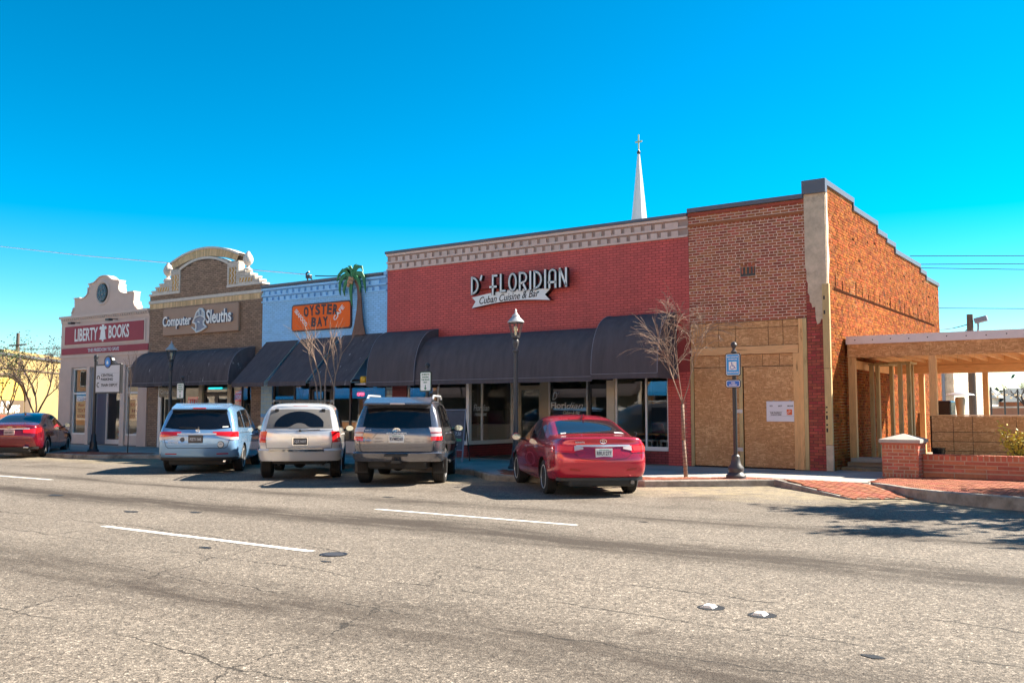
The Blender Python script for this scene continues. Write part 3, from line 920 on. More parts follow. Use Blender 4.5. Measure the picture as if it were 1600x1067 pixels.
b = MB(); b.lathe([(0.27, 0), (0.27, 0.006)], (-16.76, 25.11, 1.62), 24, 'y')
# ---- brown brick corner building with boarded front
p2 = thing('boarded_brick_building', 'bare brick corner building with a boarded up front and a stepped side wall', 'building', (-8.3, D + 3, 0))
X0, X1, XS = -10.135, -6.58, -6.58
STEPS = [(D + 0.02, 25.12, 7.12), (25.12, 27.6, 6.92), (27.6, 28.65, 6.71), (28.65, 29.7, 6.60), (29.7, 33.2, 6.42), (33.2, 34.1, 6.27), (34.1, 36.27, 6.12)]
boxpart('front_wall', 'pale_mortar', p2, X0, X1 - 0.32, D, D + 0.3, 3.80, 6.72)
boxpart('roof', 'roof_tar', p2, X0 + 0.02, X1 - 0.35, D + 0.302, 36.0, 5.3, 5.5)
boxpart('rear_wall', 'interior', p2, X0, X1 - 0.35, 36.0, 36.2, 0, 6.0)
b = MB()
for i, (y0, y1, z) in enumerate(STEPS): b.box(XS - 0.31, XS, y0, y1, 0.0, z - 0.13)
b.build('side_wall', 'buff_mortar', p2)
rs = brick_rects(X0, -7.075, 3.80, 6.70, L=0.203, header=6, holes=[(-8.74, -8.34, 4.93, 5.17)])
brick_field(p2, rs, (0, D, 0), (1, 0, 0), (0, 0, 1), 'brown_brick', proud=0.005, single=300, rnd=0.002)
# corbelled bands under the coping
b = MB()
for z, d in ((6.70, 0.045), (6.42, 0.03)):
    b.box(X0, -7.075, D - d, D - 0.001, z - 0.075, z)
b.build('corbel_course', 'brown_brick', p2)
boxpart('vent_recess', 'black_gloss', p2, -8.735, -8.345, D - 0.003, D + 0.02, 4.935, 5.165)
bb = MB()
for x in (-8.70, -8.60, -8.50, -8.41): bb.box(x, x + 0.035, D - 0.008, D - 0.002, 5.0, 5.16)
bb.build('vent_brick', 'brown_brick', p2)
lin = [(-8.73 + 0.1 * i, -8.65 + 0.1 * i, 5.17, 5.27) for i in range(4)]
brick_field(p2, lin, (0, D - 0.004, 0), (1, 0, 0), (0, 0, 1), 'brown_brick', proud=0.008, single=4)
# coping
boxpart('coping', 'coping_metal', p2, X0, -7.09, D - 0.1, D + 0.34, 6.72, 6.83)
boxpart('coping', 'coping_metal', p2, -7.10, -6.53, D - 0.14, D + 0.02, 6.80, 7.13)
for y0, y1, z in STEPS:
    boxpart('coping', 'coping_metal', p2, XS - 0.34, XS + 0.05, y0 + (0.004 if y0 > 23 else 0), y1 + 0.03, z - 0.13, z)
for (y0, y1, z), (_, _, z2) in zip(STEPS[:-1], STEPS[1:]):
    boxpart('coping_end', 'coping_metal', p2, XS - 0.335, XS + 0.045, y1 - 0.02, y1 + 0.028, z2 - 0.14, z - 0.131)
# corner pilaster: old render over brick, ragged lower edge
boxpart('corner_core', 'pier_mortar', p2, -7.075, XS - 0.002, D - 0.03, D + 0.28, 0.05, 6.8)
rag = [(-7.08, 6.80), (-7.08, 5.02), (-7.05, 4.95), (-7.055, 4.7), (-7.02, 4.62), (-7.03, 4.4), (-6.985, 4.32), (-6.99, 4.18), (-6.94, 4.12), (-6.93, 4.03), (-6.86, 4.05), (-6.85, 3.78), (-6.82, 3.62), (-6.75, 3.66), (-6.72, 3.75), (-6.60, 3.72), (-6.575, 3.9), (-6.575, 6.80)]
MB().prism(rag, D - 0.055, D - 0.032).build('render_patch', 'old_stucco', p2)
brick_field(p2, brick_rects(-7.075, -6.66, 0.14, 5.0), (0, D - 0.03, 0), (1, 0, 0), (0, 0, 1), 'pier_brick', proud=0.008, single=0, restname='pier_brickwork', rnd=0.002)
# side wall brickwork
def side_inside(y, z):
    for y0, y1, zt in STEPS:
        if y0 <= y < y1: return z < zt - 0.17
    return False
ledge_shade = [(23.2, 35.3, 4.49, 4.57)] + [(23.35 + 0.62 * i, 23.41 + 0.62 * i, 4.57, 4.92 - 0.1 * (i % 3)) for i in range(19)]
rs = brick_rects(D + 0.03, 36.25, 0.2, 7.0, header=7, holes=ledge_shade, inside=side_inside)
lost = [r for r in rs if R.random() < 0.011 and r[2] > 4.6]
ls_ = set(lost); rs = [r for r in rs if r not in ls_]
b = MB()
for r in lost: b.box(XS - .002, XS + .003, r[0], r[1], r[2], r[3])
b.build('lost_brick_shade', 'recess_shade', p2, kind='stuff')  # flat dark patches painting the shade where bricks are missing
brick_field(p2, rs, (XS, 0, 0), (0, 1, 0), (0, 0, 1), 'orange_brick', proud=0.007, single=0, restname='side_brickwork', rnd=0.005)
boxpart('ledge_shade', 'recess_shade', p2, XS - 0.005, XS + 0.010, 23.2, 35.3, 4.49, 4.555)  # thin dark strip painting the recess shade along the side wall
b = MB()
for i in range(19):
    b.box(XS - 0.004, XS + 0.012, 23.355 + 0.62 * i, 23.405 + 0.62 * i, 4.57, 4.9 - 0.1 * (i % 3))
b.build('joist_pocket_shade', 'recess_shade', p2, kind='stuff')  # dark upright strips painting the shade inside the pockets
smear = [(D + 0.0, 6.9), (D + 0.16, 6.8), (D + 0.13, 6.4), (D + 0.2, 6.0), (D + 0.15, 5.6), (D + 0.22, 5.2), (D + 0.12, 4.8), (D + 0.1, 4.6), (D + 0.0, 4.55)]
MB().prism(smear, XS + 0.004, XS + 0.014, 'yz').build('render_patch', 'old_stucco', p2)
# boarded opening
def osb(x0, x1, z0, z1, y=D + 0.03, t=0.018, parent=p2, name='osb_panel'):
    return boxpart(name, 'osb', parent, x0 + 0.006, x1 - 0.006, y, y + t, z0 + 0.006, z1 - 0.006)
boxpart('backing', 'black_gloss', p2, X0, -7.08, D + 0.06, D + 0.1, 0.1, 3.8)
xs = [-10.13, -9.72, -9.36, -8.91, -8.06, -7.69, -7.22]
for i in range(6):
    osb(xs[i], xs[i + 1], 3.17, 3.62 if i != 0 else 3.45); osb(xs[i], xs[i + 1], 3.62 if i != 0 else 3.45, 3.79)
for x0, x1 in ((-10.13, -9.36), (-9.36, -8.78), (-8.78, -8.22), (-8.22, -7.79), (-7.79, -7.45)): osb(x0, x1, 2.66, 2.96)
osb(-10.05, -8.84, 0.16, 2.655); osb(-8.72, -7.44, 0.16, 2.655)
def stud(x0, x1, y0, y1, z0, z1, m='lumber', name='stud', parent=p2):
    return MB().bevbox(x0, x1, y0, y1, z0, z1, 0.006).build(name, m, parent)
stud(-10.1, -7.3, D - 0.02, D + 0.028, 2.965, 3.165, 'lumber_flat', 'header_board')
stud(-10.135, -10.05, D - 0.01, D + 0.03, 0.14, 2.96, 'treated_lumber')
stud(-8.83, -8.735, D - 0.012, D + 0.028, 0.14, 2.655, 'treated_lumber')
stud(-7.44, -7.29, D - 0.02, D + 0.028, 0.14, 2.96)
stud(-7.285, -7.18, D - 0.045, D + 0.03, 0.14, 3.79)
stud(-7.175, -7.08, D - 0.06, D + 0.03, 0.14, 3.79, 'treated_lumber')
stud(-6.66, -6.50, D - 0.13, D - 0.032, 0.75, 2.55, 'treated_lumber', 'corner_board'); stud(-6.665, -6.505, D - 0.135, D - 0.032, 2.56, 4.58, 'treated_lumber', 'corner_board')
stud(-6.66, -6.50, D - 0.12, D - 0.032, 0.14, 0.74, 'old_stucco', 'corner_stone')
b = MB()
for z in (1.05, 1.2, 1.35, 1.5, 1.62, 3.85, 4.2): b.box(-6.64, -6.60, D - 0.136, D - 0.128, z, z + R.uniform(0.03, 0.1))
b.build('knot', 'sign_print_black', p2)
for z in (1.5, 0.55):
    boxpart('hinge', 'galvanised', p2, -8.9, -8.74, D - 0.018, D - 0.0125, z, z + 0.09)

# notice on the boards
n = thing('notice_board', 'white printed plastic notice screwed to the boarded front', 'notice', (-7.75, D + 0.01, 1.54))
MB().bevbox(-8.13, -7.37, D - 0.012, D + 0.028, 1.29, 1.79, 0.012).build('board', 'sign_poster', n)
for x, t, w in ((-8.04, 'DO', 0.07), (-7.83, 'NOT', 0.1), (-7.60, 'MOVE', 0.14)):
    lettering(t, 'sign_print_black', n, 0.036, (x, D - 0.012, 1.655), w, depth=0.003, bold=0.03)
MB().box(-7.62, -7.49, D - 0.016, D - 0.012, 1.455, 1.59).build('emblem', 'poster_orange', n)
b = MB()
for i in range(4): b.m = Matrix.Translation((-7.598 + i * 0.026, D - 0.017, 1.47 + i * 0.02)) @ Matrix.Rotation(-0.75, 4, 'Y'); b.box(-0.005, 0.005, -0.001, 0.001, 0, 0.05)
b.build('emblem_strokes', 'sign_white', n)
lettering('THIS PROPERTY', 'sign_print_black', n, 0.034, (-8.04, D - 0.012, 1.49), 0.3, depth=0.003, bold=0.03)
lettering('IS MONITORED', 'sign_print_black', n, 0.03, (-8.02, D - 0.012, 1.445), 0.27, depth=0.003, bold=0.03)
MB().box(-8.06, -7.70, D - 0.0145, D - 0.012, 1.43, 1.434).box(-8.06, -7.70, D - 0.0145, D - 0.012, 1.538, 1.542).box(-7.7, -7.44, D - 0.0145, D - 0.012, 1.425, 1.429).build('printed_rule', 'letter_grey', n)
for x in (-7.95, -7.55): MB().tube((x, D - 0.02, 1.8), (x + 0.02, D + 0.0, 1.8), 0.012, n=6).build('cable_tie', 'galvanised', n)
# ---- blue cafe
p3 = thing('blue_cafe_building', 'light blue painted brick shop front between the brown brick and red fronts', 'building', (-23.7, D + 3, 0))
X0, X1 = -26.78, -20.725
shell(p3, X0, X1, 5.98, 'blue_joint', lintel=2.6)
brick_field(p3, brick_rects(X0, X1, 3.6, 5.44), (0, D, 0), (1, 0, 0), (0, 0, 1), 'blue_paint_brick', proud=0.006, rnd=0.0015)
dentil_rows(p3, X0, X1, 5.44, 'blue_paint_brick', 'blue_joint', rows=2, rh=0.22)
boxpart('coping', 'coping_metal', p3, X0, X1 - 0.14, D - 0.11, D + 0.34, 5.985, 6.07)
boxpart('parapet_end', 'blue_paint_brick', p3, X1 - 0.13, X1, D - 0.05, D + 0.3, 5.98, 6.1)
boxpart('pier_core', 'blue_joint', p3, X0, -26.2, D, D + 0.3, 0.05, 2.6)
brick_field(p3, brick_rects(X0, -26.2, 1.45, 2.6, L=0.29, Hc=0.15), (0, D, 0), (1, 0, 0), (0, 0, 1), 'teal_tile', proud=0.006, rnd=0.001)
brick_field(p3, brick_rects(X0, -26.2, 0.14, 1.43, L=0.29, Hc=0.2), (0, D, 0), (1, 0, 0), (0, 0, 1), 'stucco_band', proud=0.006, rnd=0.001)
boxpart('bulkhead', 'stucco_band', p3, -26.198, X1 - 0.01, D + 0.05, D + 0.25, 0.05, 0.55)
window(p3, -26.2, -24.3, 0.55, 2.58, D + 0.08, 'dark_frame', 0.07, mull=(-25.1,))
door(p3, -24.28, -23.3, 0.15, 2.3, D + 0.12, 'dark_frame')
window(p3, -23.28, -20.76, 0.55, 2.58, D + 0.08, 'dark_frame', 0.07, mull=(-22.4,))
# things in the cafe window
t = thing('open_sign', 'small red neon OPEN sign hung in the blue cafe window', 'neon sign', (-22.1, D + 0.3, 2.0))
boxpart('backing', 'black_gloss', t, -22.35, -21.95, D + 0.31, D + 0.33, 2.0, 2.22)
lettering('OPEN', 'red_neon', t, 0.11, (-22.3, D + 0.305, 2.055), 0.3, depth=0.02)
t = thing('open_sign', 'red neon OPEN sign with a blue ring hung in the bookshop door', 'neon sign', (-36, D + 1.0, 2.0))
boxpart('backing', 'black_gloss', t, -36.65, -35.7, D + 0.76, D + 0.78, 1.72, 2.12)
lettering('OPEN', 'red_neon', t, 0.19, (-36.52, D + 0.75, 1.82), 0.68, depth=0.02, bold=0.02)
b = MB()
for i in range(24):
    a, c = 2 * pi * i / 24, 2 * pi * (i + 1) / 24
    b.tube((-36.18 + 0.44 * cos(a), D + 0.75, 1.915 + 0.17 * sin(a)), (-36.18 + 0.44 * cos(c), D + 0.75, 1.915 + 0.17 * sin(c)), 0.012, n=5)
b.build('ring', 'sign_blue', t)
tp = thing('blue_reflection', 'bright blue tarpaulin built as a sheet across the lower right of the cafe window', 'reflection', (-21.6, D + 0.3, 1.3))  # added sheet imitating the blue awning mirrored in the glass
rows = []
for i in range(9):
    z = 0.95 + i * 0.12
    rows.append([(-22.05 + 0.13 * j, D + 0.32 + 0.03 * sin(j * 1.3 + i * 0.5), z + 0.05 * sin(j * 0.9)) for j in range(9)])
MB().grid(rows).build('sheet', 'reflected_awning_blue', tp, smooth='all')
for x, zz in ((-25.6, 0.9), (-24.9, 0.9)):
    t = thing('cafe_chair', 'dark chair standing behind the left cafe window' if x < -25 else 'dark chair behind the cafe window nearest its door', 'chair', (x, D + 1.0, 0.16), group='chairs in the cafe')
    b = MB()
    for dx in (-0.2, 0.2):
        for dy in (-0.2, 0.2): b.box(x + dx - 0.02, x + dx + 0.02, D + 1 + dy - 0.02, D + 1 + dy + 0.02, 0.16, 0.62)
    b.build('leg_frame', 'black_gloss', t); boxpart('seat', 'dark_red_paint', t, x - 0.22, x + 0.22, D + 0.78, D + 1.22, 0.62, 0.66)
    boxpart('backrest', 'black_gloss', t, x - 0.22, x + 0.22, D + 1.18, D + 1.22, 0.85, 1.15)

# cafe sign board, rounded corners
s = thing('cafe_sign', 'orange rounded sign board lettered OYSTER BAY on the blue wall', 'shop sign', (-23.7, D - 0.05, 4.8))
def rrect(x0, x1, z0, z1, r, n=5):
    pts = []
    for cx, cz, a0 in ((x1 - r, z1 - r, 0), (x0 + r, z1 - r, 90), (x0 + r, z0 + r, 180), (x1 - r, z0 + r, 270)):
        for i in range(n + 1):
            a = radians(a0 + 90 * i / n); pts.append((cx + r * cos(a), cz + r * sin(a)))
    return pts
MB().prism(rrect(-25.18, -22.28, 4.31, 5.26, 0.12), D - 0.06, D - 0.012).build('edge', 'sign_dark_edge', s)
MB().prism(rrect(-25.13, -22.33, 4.36, 5.21, 0.1), D - 0.072, D - 0.061).build('panel', 'sign_orange', s)
def arc_text(t, m, parent, size, w, x, z, rise, y, **k):
    n = len(t); cw = w / n
    for i, ch in enumerate(t):
        if ch == ' ': continue
        u = (i + 0.5) / n * 2 - 1
        a = -u * rise * 1.6
        lettering(ch, m, parent, size, (x + u * w / 2, y, z - rise * u * u * w * 0.35 - size * 0.0), cw * (0.5 if ch == 'I' else 0.84), ux=(cos(a), 0, sin(a)), uz=(-sin(a), 0, cos(a)), align='CENTER', **k)
arc_text('OYSTER', 'sign_dark_edge', s, 0.36, 1.65, -23.72, 4.84, 0.10, D - 0.072, depth=0.008, bold=0.045)
arc_text('BAY', 'sign_dark_edge', s, 0.33, 0.88, -23.76, 4.43, -0.06, D - 0.072, depth=0.008, bold=0.045)
a = -0.78
lettering('SEAFOOD', 'sign_white', s, 0.15, (-25.03, D - 0.072, 5.02), 0.82, ux=(cos(a), 0, sin(a)), uz=(-sin(a), 0, cos(a)), depth=0.006, bold=0.02)
a = 0.78
lettering('CAFE', 'sign_white', s, 0.16, (-23.02, D - 0.072, 4.58), 0.62, ux=(cos(a), 0, sin(a)), uz=(-sin(a), 0, cos(a)), depth=0.006, bold=0.02)

# cut-out palm tree standing on the awning line
pt = thing('palm_cutout', 'painted cut-out palm tree with green fronds fixed to the blue wall', 'wall decoration', (-21.85, D - 0.1, 4.1))
tr = [(-22.14, 4.05), (-22.02, 4.45), (-21.93, 4.9), (-21.90, 5.3), (-21.93, 5.6), (-22.06, 5.88), (-22.0, 5.95), (-21.88, 5.85), (-21.78, 5.55), (-21.73, 5.2), (-21.70, 4.8), (-21.64, 4.4), (-21.54, 4.05)]
MB().prism(tr, D - 0.17, D - 0.12).build('trunk', 'palm_brown', pt)
def frond(pts, w):
    """curved blade swept along pts"""
    up, dn = [], []
    n = len(pts)
    for i, q in enumerate(pts):
        a = Vector(pts[max(i - 1, 0)]); c = Vector(pts[min(i + 1, n - 1)]); t = (c - a).normalized()
        ww = w * (1 - (i / (n - 1)) ** 2.2) * (0.55 + 0.45 * min(1, i / 2))
        up.append((q[0] - t.y * ww, q[1] + t.x * ww)); dn.append((q[0] + t.y * ww, q[1] - t.x * ww))
    return up + dn[::-1]
C0 = (-22.1, 5.98)
for k, pts in enumerate(([C0, (-22.35, 6.12), (-22.55, 6.05), (-22.68, 5.85), (-22.70, 5.6), (-22.66, 5.42)],
             [C0, (-22.3, 6.2), (-22.55, 6.25), (-22.75, 6.1), (-22.82, 5.9)],
             [C0, (-22.25, 5.95), (-22.42, 5.8), (-22.48, 5.55), (-22.45, 5.38)],
             [C0, (-22.12, 5.8), (-22.16, 5.55), (-22.13, 5.25), (-22.08, 5.02)],
             [C0, (-21.95, 5.98), (-21.82, 5.85), (-21.75, 5.65), (-21.76, 5.45)],
             [C0, (-21.92, 6.12), (-21.7, 6.08), (-21.58, 5.9), (-21.53, 5.65), (-21.5, 5.42)],
             [C0, (-21.98, 6.22), (-21.85, 6.32), (-21.68, 6.3), (-21.6, 6.12)],
             [C0, (-22.12, 6.2), (-22.2, 6.34), (-22.3, 6.38)], [C0, (-22.05, 6.2), (-22.0, 6.36), (-21.93, 6.42)], [C0, (-22.2, 6.18), (-22.36, 6.3), (-22.5, 6.3)])):
    MB().prism(frond(pts, 0.085), D - 0.215 - 0.008 * (k % 4), D - 0.18 - 0.008 * (k % 4)).build('frond', 'palm_green', pt)
b = MB()
for dx, dz in ((-0.12, -0.14), (0.0, -0.16), (-0.07, -0.03), (-0.14, -0.25), (0.03, -0.06)): b.sphere((C0[0] + dx, D - 0.25, C0[1] + dz), 0.075, 0.05, 0.075, 8, 6)
b.build('coconut', 'palm_nut', pt, smooth='all')

# ---- brown brick computer shop with shaped parapet
p4 = thing('parapet_shop_building', 'dark brown brick shop front with an arched parapet and two urn finials', 'building', (-30.1, D + 3, 0))
X0, X1 = -33.56, -26.785
shell(p4, X0, X1, 5.72, 'dark_brick_joint', lintel=2.6, roof=5.2)
brick_field(p4, brick_rects(X0, X1, 3.5, 5.64), (0, D, 0), (1, 0, 0), (0, 0, 1), 'dark_brick', proud=0.006, rnd=0.002)
for x0, x1 in ((X0, -32.9), (-27.32, X1)):
    boxpart('pier_core', 'dark_brick_joint', p4, x0, x1, D, D + 0.3, 0.05, 2.6)
    brick_field(p4, brick_rects(x0, x1, 0.14, 2.6), (0, D, 0), (1, 0, 0), (0, 0, 1), 'dark_brick', proud=0.006, rnd=0.002)
XL, XR = X0 - 0.02, X1 - 0.02
# soldier course of tan bricks, white string course, dark band
sold = [(XL + 0.078 * i, XL + 0.078 * i + 0.066, 5.63, 5.83) for i in range(int((XR - XL) / 0.078))]
boxpart('band_backing', 'cream_joint', p4, XL, XR, D - 0.01, D - 0.001, 5.62, 5.84)
brick_field(p4, sold, (0, D - 0.01, 0), (1, 0, 0), (0, 0, 1), 'tan_brick', proud=0.012, single=0, restname='soldier_course')
boxpart('string_course', 'cream_brick', p4, XL - 0.02, XR + 0.02, D - 0.06, D + 0.3, 5.84, 5.95)
boxpart('parapet_band', 'dark_brick_joint', p4, XL, XR, D - 0.005, D + 0.3, 5.95, 6.16)
brick_field(p4, brick_rects(XL, XR, 5.955, 6.16), (0, D - 0.005, 0), (1, 0, 0), (0, 0, 1), 'dark_brick', proud=0.006)
boxpart('coping', 'cream_brick', p4, XL - 0.03, -31.62, D - 0.05, D + 0.3, 6.16, 6.23)
boxpart('coping', 'cream_brick', p4, -28.78, XR + 0.03, D - 0.05, D + 0.3, 6.16, 6.23)
# central field under the arch
AX, AW = -30.2, 1.42
def arch(x, z0, rise, w): return z0 + rise * (1 - ((x - AX) / w) ** 2)
N = 18
pts = [(AX - AW, 6.16)] + [(AX - AW + 2 * AW * i / N, arch(AX - AW + 2 * AW * i / N, 7.05, 0.32, AW)) for i in range(N + 1)] + [(AX + AW, 6.16)]
MB().prism(pts, D - 0.003, D + 0.28).build('parapet_field', 'dark_brick_joint', p4)
brick_field(p4, brick_rects(AX - AW, AX + AW, 6.165, 7.4, inside=lambda x, z: z < arch(x, 7.0, 0.32, AW)), (0, D - 0.003, 0), (1, 0, 0), (0, 0, 1), 'dark_brick', proud=0.006)
def arch_band(z0, z1, r0, r1, w0, w1, y0, y1, m, name, n=22):
    b = MB(); rows = []
    for i in range(n + 1):
        t = -1 + 2 * i / n
        xa, xb = AX + w0 * t, AX + w1 * t
        za, zb = z0 + r0 * (1 - t * t), z1 + r1 * (1 - t * t)
        rows.append([(xa, y0, za), (xb, y0, zb), (xb, y1, zb), (xa, y1, za)])
    b.grid(rows, True)
    b.f = [tuple(reversed(f)) for f in b.f]
    return b.build(name, m, p4)
arch_band(7.05, 7.13, 0.32, 0.33, AW, AW + 0.06, D - 0.05, D + 0.29, 'cream_brick', 'arch_trim')
arch_band(7.13, 7.33, 0.33, 0.42, AW + 0.5, AW + 0.62, D - 0.01, D + 0.29, 'cream_joint', 'arch_backing')
bb = MB()
for i in range(58):
    t = -0.985 + 1.97 * i / 57
    xa, xb = AX + (AW + 0.5) * t, AX + (AW + 0.62) * t
    za, zb = 7.135 + 0.33 * (1 - t * t), 7.325 + 0.42 * (1 - t * t)
    bb.add([(xa - .024, D - .03, za), (xa + .024, D - .03, za), (xb + .024, D - .03, zb), (xb - .024, D - .03, zb),
            (xa - .024, D, za), (xa + .024, D, za), (xb + .024, D, zb), (xb - .024, D, zb)], [(0, 1, 2, 3), (4, 7, 6, 5), (0, 4, 5, 1), (1, 5, 6, 2), (2, 6, 7, 3), (3, 7, 4, 0)])
bb.build('arch_bricks', 'tan_brick', p4, kind='stuff')
arch_band(7.33, 7.40, 0.42, 0.43, AW + 0.65, AW + 0.68, D - 0.06, D + 0.3, 'cream_brick', 'arch_coping')
for sgn in (-1, 1):
    xa = AX + sgn * AW; xb = AX + sgn * (AW + 0.62)
    x0, x1 = min(xa, xb), max(xa, xb)
    boxpart('parapet_pier', 'cream_joint', p4, x0, x1, D - 0.02, D + 0.285, 6.16, 7.14)
    brick_field(p4, brick_rects(x0, x1, 6.165, 7.13, holes=[(x0 + 0.12, x1 - 0.12, 6.27, 6.9)]), (0, D - 0.02, 0), (1, 0, 0), (0, 0, 1), 'cream_brick', proud=0.01)
    if sgn > 0: brick_field(p4, brick_rects(D - 0.01, D + 0.28, 6.24, 7.13), (x1, 0, 0), (0, 1, 0), (0, 0, 1), 'cream_brick', proud=0.01)
    boxpart('pier_panel', 'gold_brick', p4, x0 + 0.125, x1 - 0.125, D - 0.026, D - 0.0205, 6.275, 6.895)
    zz = MB()
    for k in range(2):
        for j in range(6):
            xx = x0 + 0.19 + k * 0.17; z = 6.29 + j * 0.1
            d = 0.07 if j % 2 else 0.0
            zz.add([(xx + d, D - .034, z), (xx + .055 + d, D - .034, z), (xx + .055 + .07 - d, D - .034, z + .1), (xx + .07 - d, D - .034, z + .1),
                    (xx + d, D - .026, z), (xx + .055 + d, D - .026, z), (xx + .055 + .07 - d, D - .026, z + .1), (xx + .07 - d, D - .026, z + .1)],
                   [(0, 1, 2, 3), (4, 7, 6, 5), (0, 4, 5, 1), (1, 5, 6, 2), (2, 6, 7, 3), (3, 7, 4, 0)])
    zz.build('zigzag', 'cream_brick', p4)
    # stepped wing
    xo = xb + sgn * 0.0
    wing = []
    for k, (dx, z) in enumerate(((0.42, 6.74), (0.7, 6.62), (0.95, 6.5), (1.2, 6.36))):
        a, c = sorted((xb + sgn * (0.0 if k == 0 else (0.42, 0.7, 0.95)[k - 1]), xb + sgn * dx))
        a = max(a, XL - .02); c = min(c, XR + .02)
        if c - a < 0.04: continue
        boxpart('wing', 'cream_joint', p4, a, c, D - 0.015, D + 0.28, 6.23, z - 0.06)
        brick_field(p4, brick_rects(a, c, 6.235, z - 0.06), (0, D - 0.015, 0), (1, 0, 0), (0, 0, 1), 'cream_brick', proud=0.01)
        boxpart('wing_cap', 'cream_brick', p4, a - 0.02, c + 0.02, D - 0.05, D + 0.3, z - 0.06, z)
    a, c = sorted((xb + sgn * 0.1, xb + sgn * 0.8))
    boxpart('wing_panel', 'gold_brick', p4, a, c, D - 0.034, D - 0.027, 6.3, 6.46)
    zz = MB()
    for k in range(4):
        xx = a + 0.05 + k * 0.17
        zz.add([(xx, D - .04, 6.31), (xx + .06, D - .04, 6.31), (xx + .13, D - .04, 6.45), (xx + .07, D - .04, 6.45), (xx, D - .034, 6.31), (xx + .06, D - .034, 6.31), (xx + .13, D - .034, 6.45), (xx + .07, D - .034, 6.45)],
               [(0, 1, 2, 3), (4, 7, 6, 5), (0, 4, 5, 1), (1, 5, 6, 2), (2, 6, 7, 3), (3, 7, 4, 0)])
    zz.build('zigzag', 'cream_brick', p4)
    fx = xb + sgn * 0.38
    MB().lathe([(0.15, 0), (0.15, 0.06), (0.07, 0.1), (0.055, 0.17), (0.09, 0.2), (0.15, 0.27), (0.185, 0.36), (0.18, 0.46), (0.14, 0.56), (0.09, 0.63), (0.06, 0.68), (0.04, 0.71), (0.0, 0.72)], (fx, D + 0.12, 6.74), 14).build('urn_finial', 'cream_brick', p4, smooth=True)
# shop front
boxpart('bulkhead', 'white_frame', p4, -32.898, -27.322, D + 0.05, D + 0.25, 0.05, 0.55)
boxpart('door_post', 'white_frame', p4, -32.89, -32.7, D, D + 0.2, 0.1, 2.6)
window(p4, -32.7, -30.35, 0.55, 2.58, D + 0.08, 'dark_frame', 0.05, mull=(-31.3,), glass='clear_glass')
boxpart('door_post', 'tan_frame', p4, -30.35, -30.15, D, D + 0.2, 0.1, 2.6)
door(p4, -30.13, -29.42, 0.15, 2.2, D + 0.12, 'dark_frame'); door(p4, -29.4, -28.68, 0.15, 2.2, D + 0.12, 'dark_frame')
window(p4, -30.13, -28.68, 2.22, 2.58, D + 0.12, 'dark_frame', 0.05, name='transom')
boxpart('door_post', 'tan_frame', p4, -28.66, -28.46, D, D + 0.2, 0.1, 2.6)
window(p4, -28.46, -27.34, 0.55, 2.58, D + 0.08, 'dark_frame', 0.05, mull=(-27.9,), glass='clear_glass')
t = thing('window_banner', 'red PHONE & TABLET REPAIR banner in the brown brick shop window', 'banner', (-28.2, D + 0.2, 1.6))
boxpart('sheet', 'banner_red', t, -28.40, -27.93, D + 0.15, D + 0.16, 0.7, 2.3)
for i, s_ in enumerate(('PHONE &', 'TABLET', 'REPAIR')): lettering(s_, 'sign_white', t, 0.16, (-28.165, D + 0.15, 1.98 - i * 0.25), 0.4, align='CENTER', depth=0.004, bold=0.02)
lettering('COMPUTER', 'sign_white', t, 0.06, (-28.165, D + 0.15, 2.2), 0.36, align='CENTER', depth=0.004)
t = thing('window_banner', 'red and white SALES lettering banner behind the lamp post in the shop window', 'banner', (-31, D + 0.2, 1.6))
boxpart('sheet', 'banner_red', t, -31.2, -30.45, D + 0.15, D + 0.16, 0.7, 2.1)
for i, s_ in enumerate(('SALES', 'FIXES')): lettering(s_, 'sign_white', t, 0.26, (-30.825, D + 0.15, 1.72 - i * 0.4), 0.64, align='CENTER', depth=0.004, bold=0.02)
t = thing('hanging_sign', 'small black sign hung under the curved awning of the brown brick shop', 'shop sign', (-32.2, D - 0.3, 2.3))
boxpart('board', 'black_gloss', t, -32.75, -31.5, D - 0.06, D - 0.03, 2.1, 2.5)
lettering('Computer', 'sign_pale', t, 0.2, (-32.65, D - 0.06, 2.18), 0.85, depth=0.006)
t = thing('neon_tube', 'turquoise neon tube glowing above the shop double door', 'neon sign', (-29.3, D, 2.4))
MB().tube((-29.7, D - 0.02, 2.4), (-28.95, D - 0.02, 2.4), 0.035, n=8).build('tube', 'cyan_neon', t)

s = thing('computer_sign', 'brown sign board with white raised Computer Sleuths lettering', 'shop sign', (-30.3, D - 0.05, 5.0))
MB().bevbox(-32.52, -27.98, D - 0.12, D - 0.012, 4.50, 5.56, 0.02).build('board', 'sign_brown', s)
lettering('Computer', 'letter_grey', s, 0.52, (-32.42, D - 0.12, 4.73), 1.78, depth=0.09, bold=0.025, face='sign_white')
lettering('Sleuths', 'letter_grey', s, 0.52, (-29.72, D - 0.12, 4.84), 1.45, depth=0.09, bold=0.025, face='sign_white')
head = [(-30.55, 4.93), (-30.42, 5.12), (-30.32, 5.30), (-30.15, 5.43), (-29.98, 5.42), (-29.87, 5.28), (-29.85, 5.1), (-29.80, 5.0), (-29.9, 4.93), (-29.88, 4.82), (-29.72, 4.72), (-29.85, 4.66), (-30.1, 4.58), (-30.3, 4.55), (-30.38, 4.62), (-30.33, 4.75), (-30.36, 4.88)]
b = MB(); y = D - 0.19
loop = head + [head[0]]
b.path([(x, y, z) for x, z in loop], 0.035, 6)
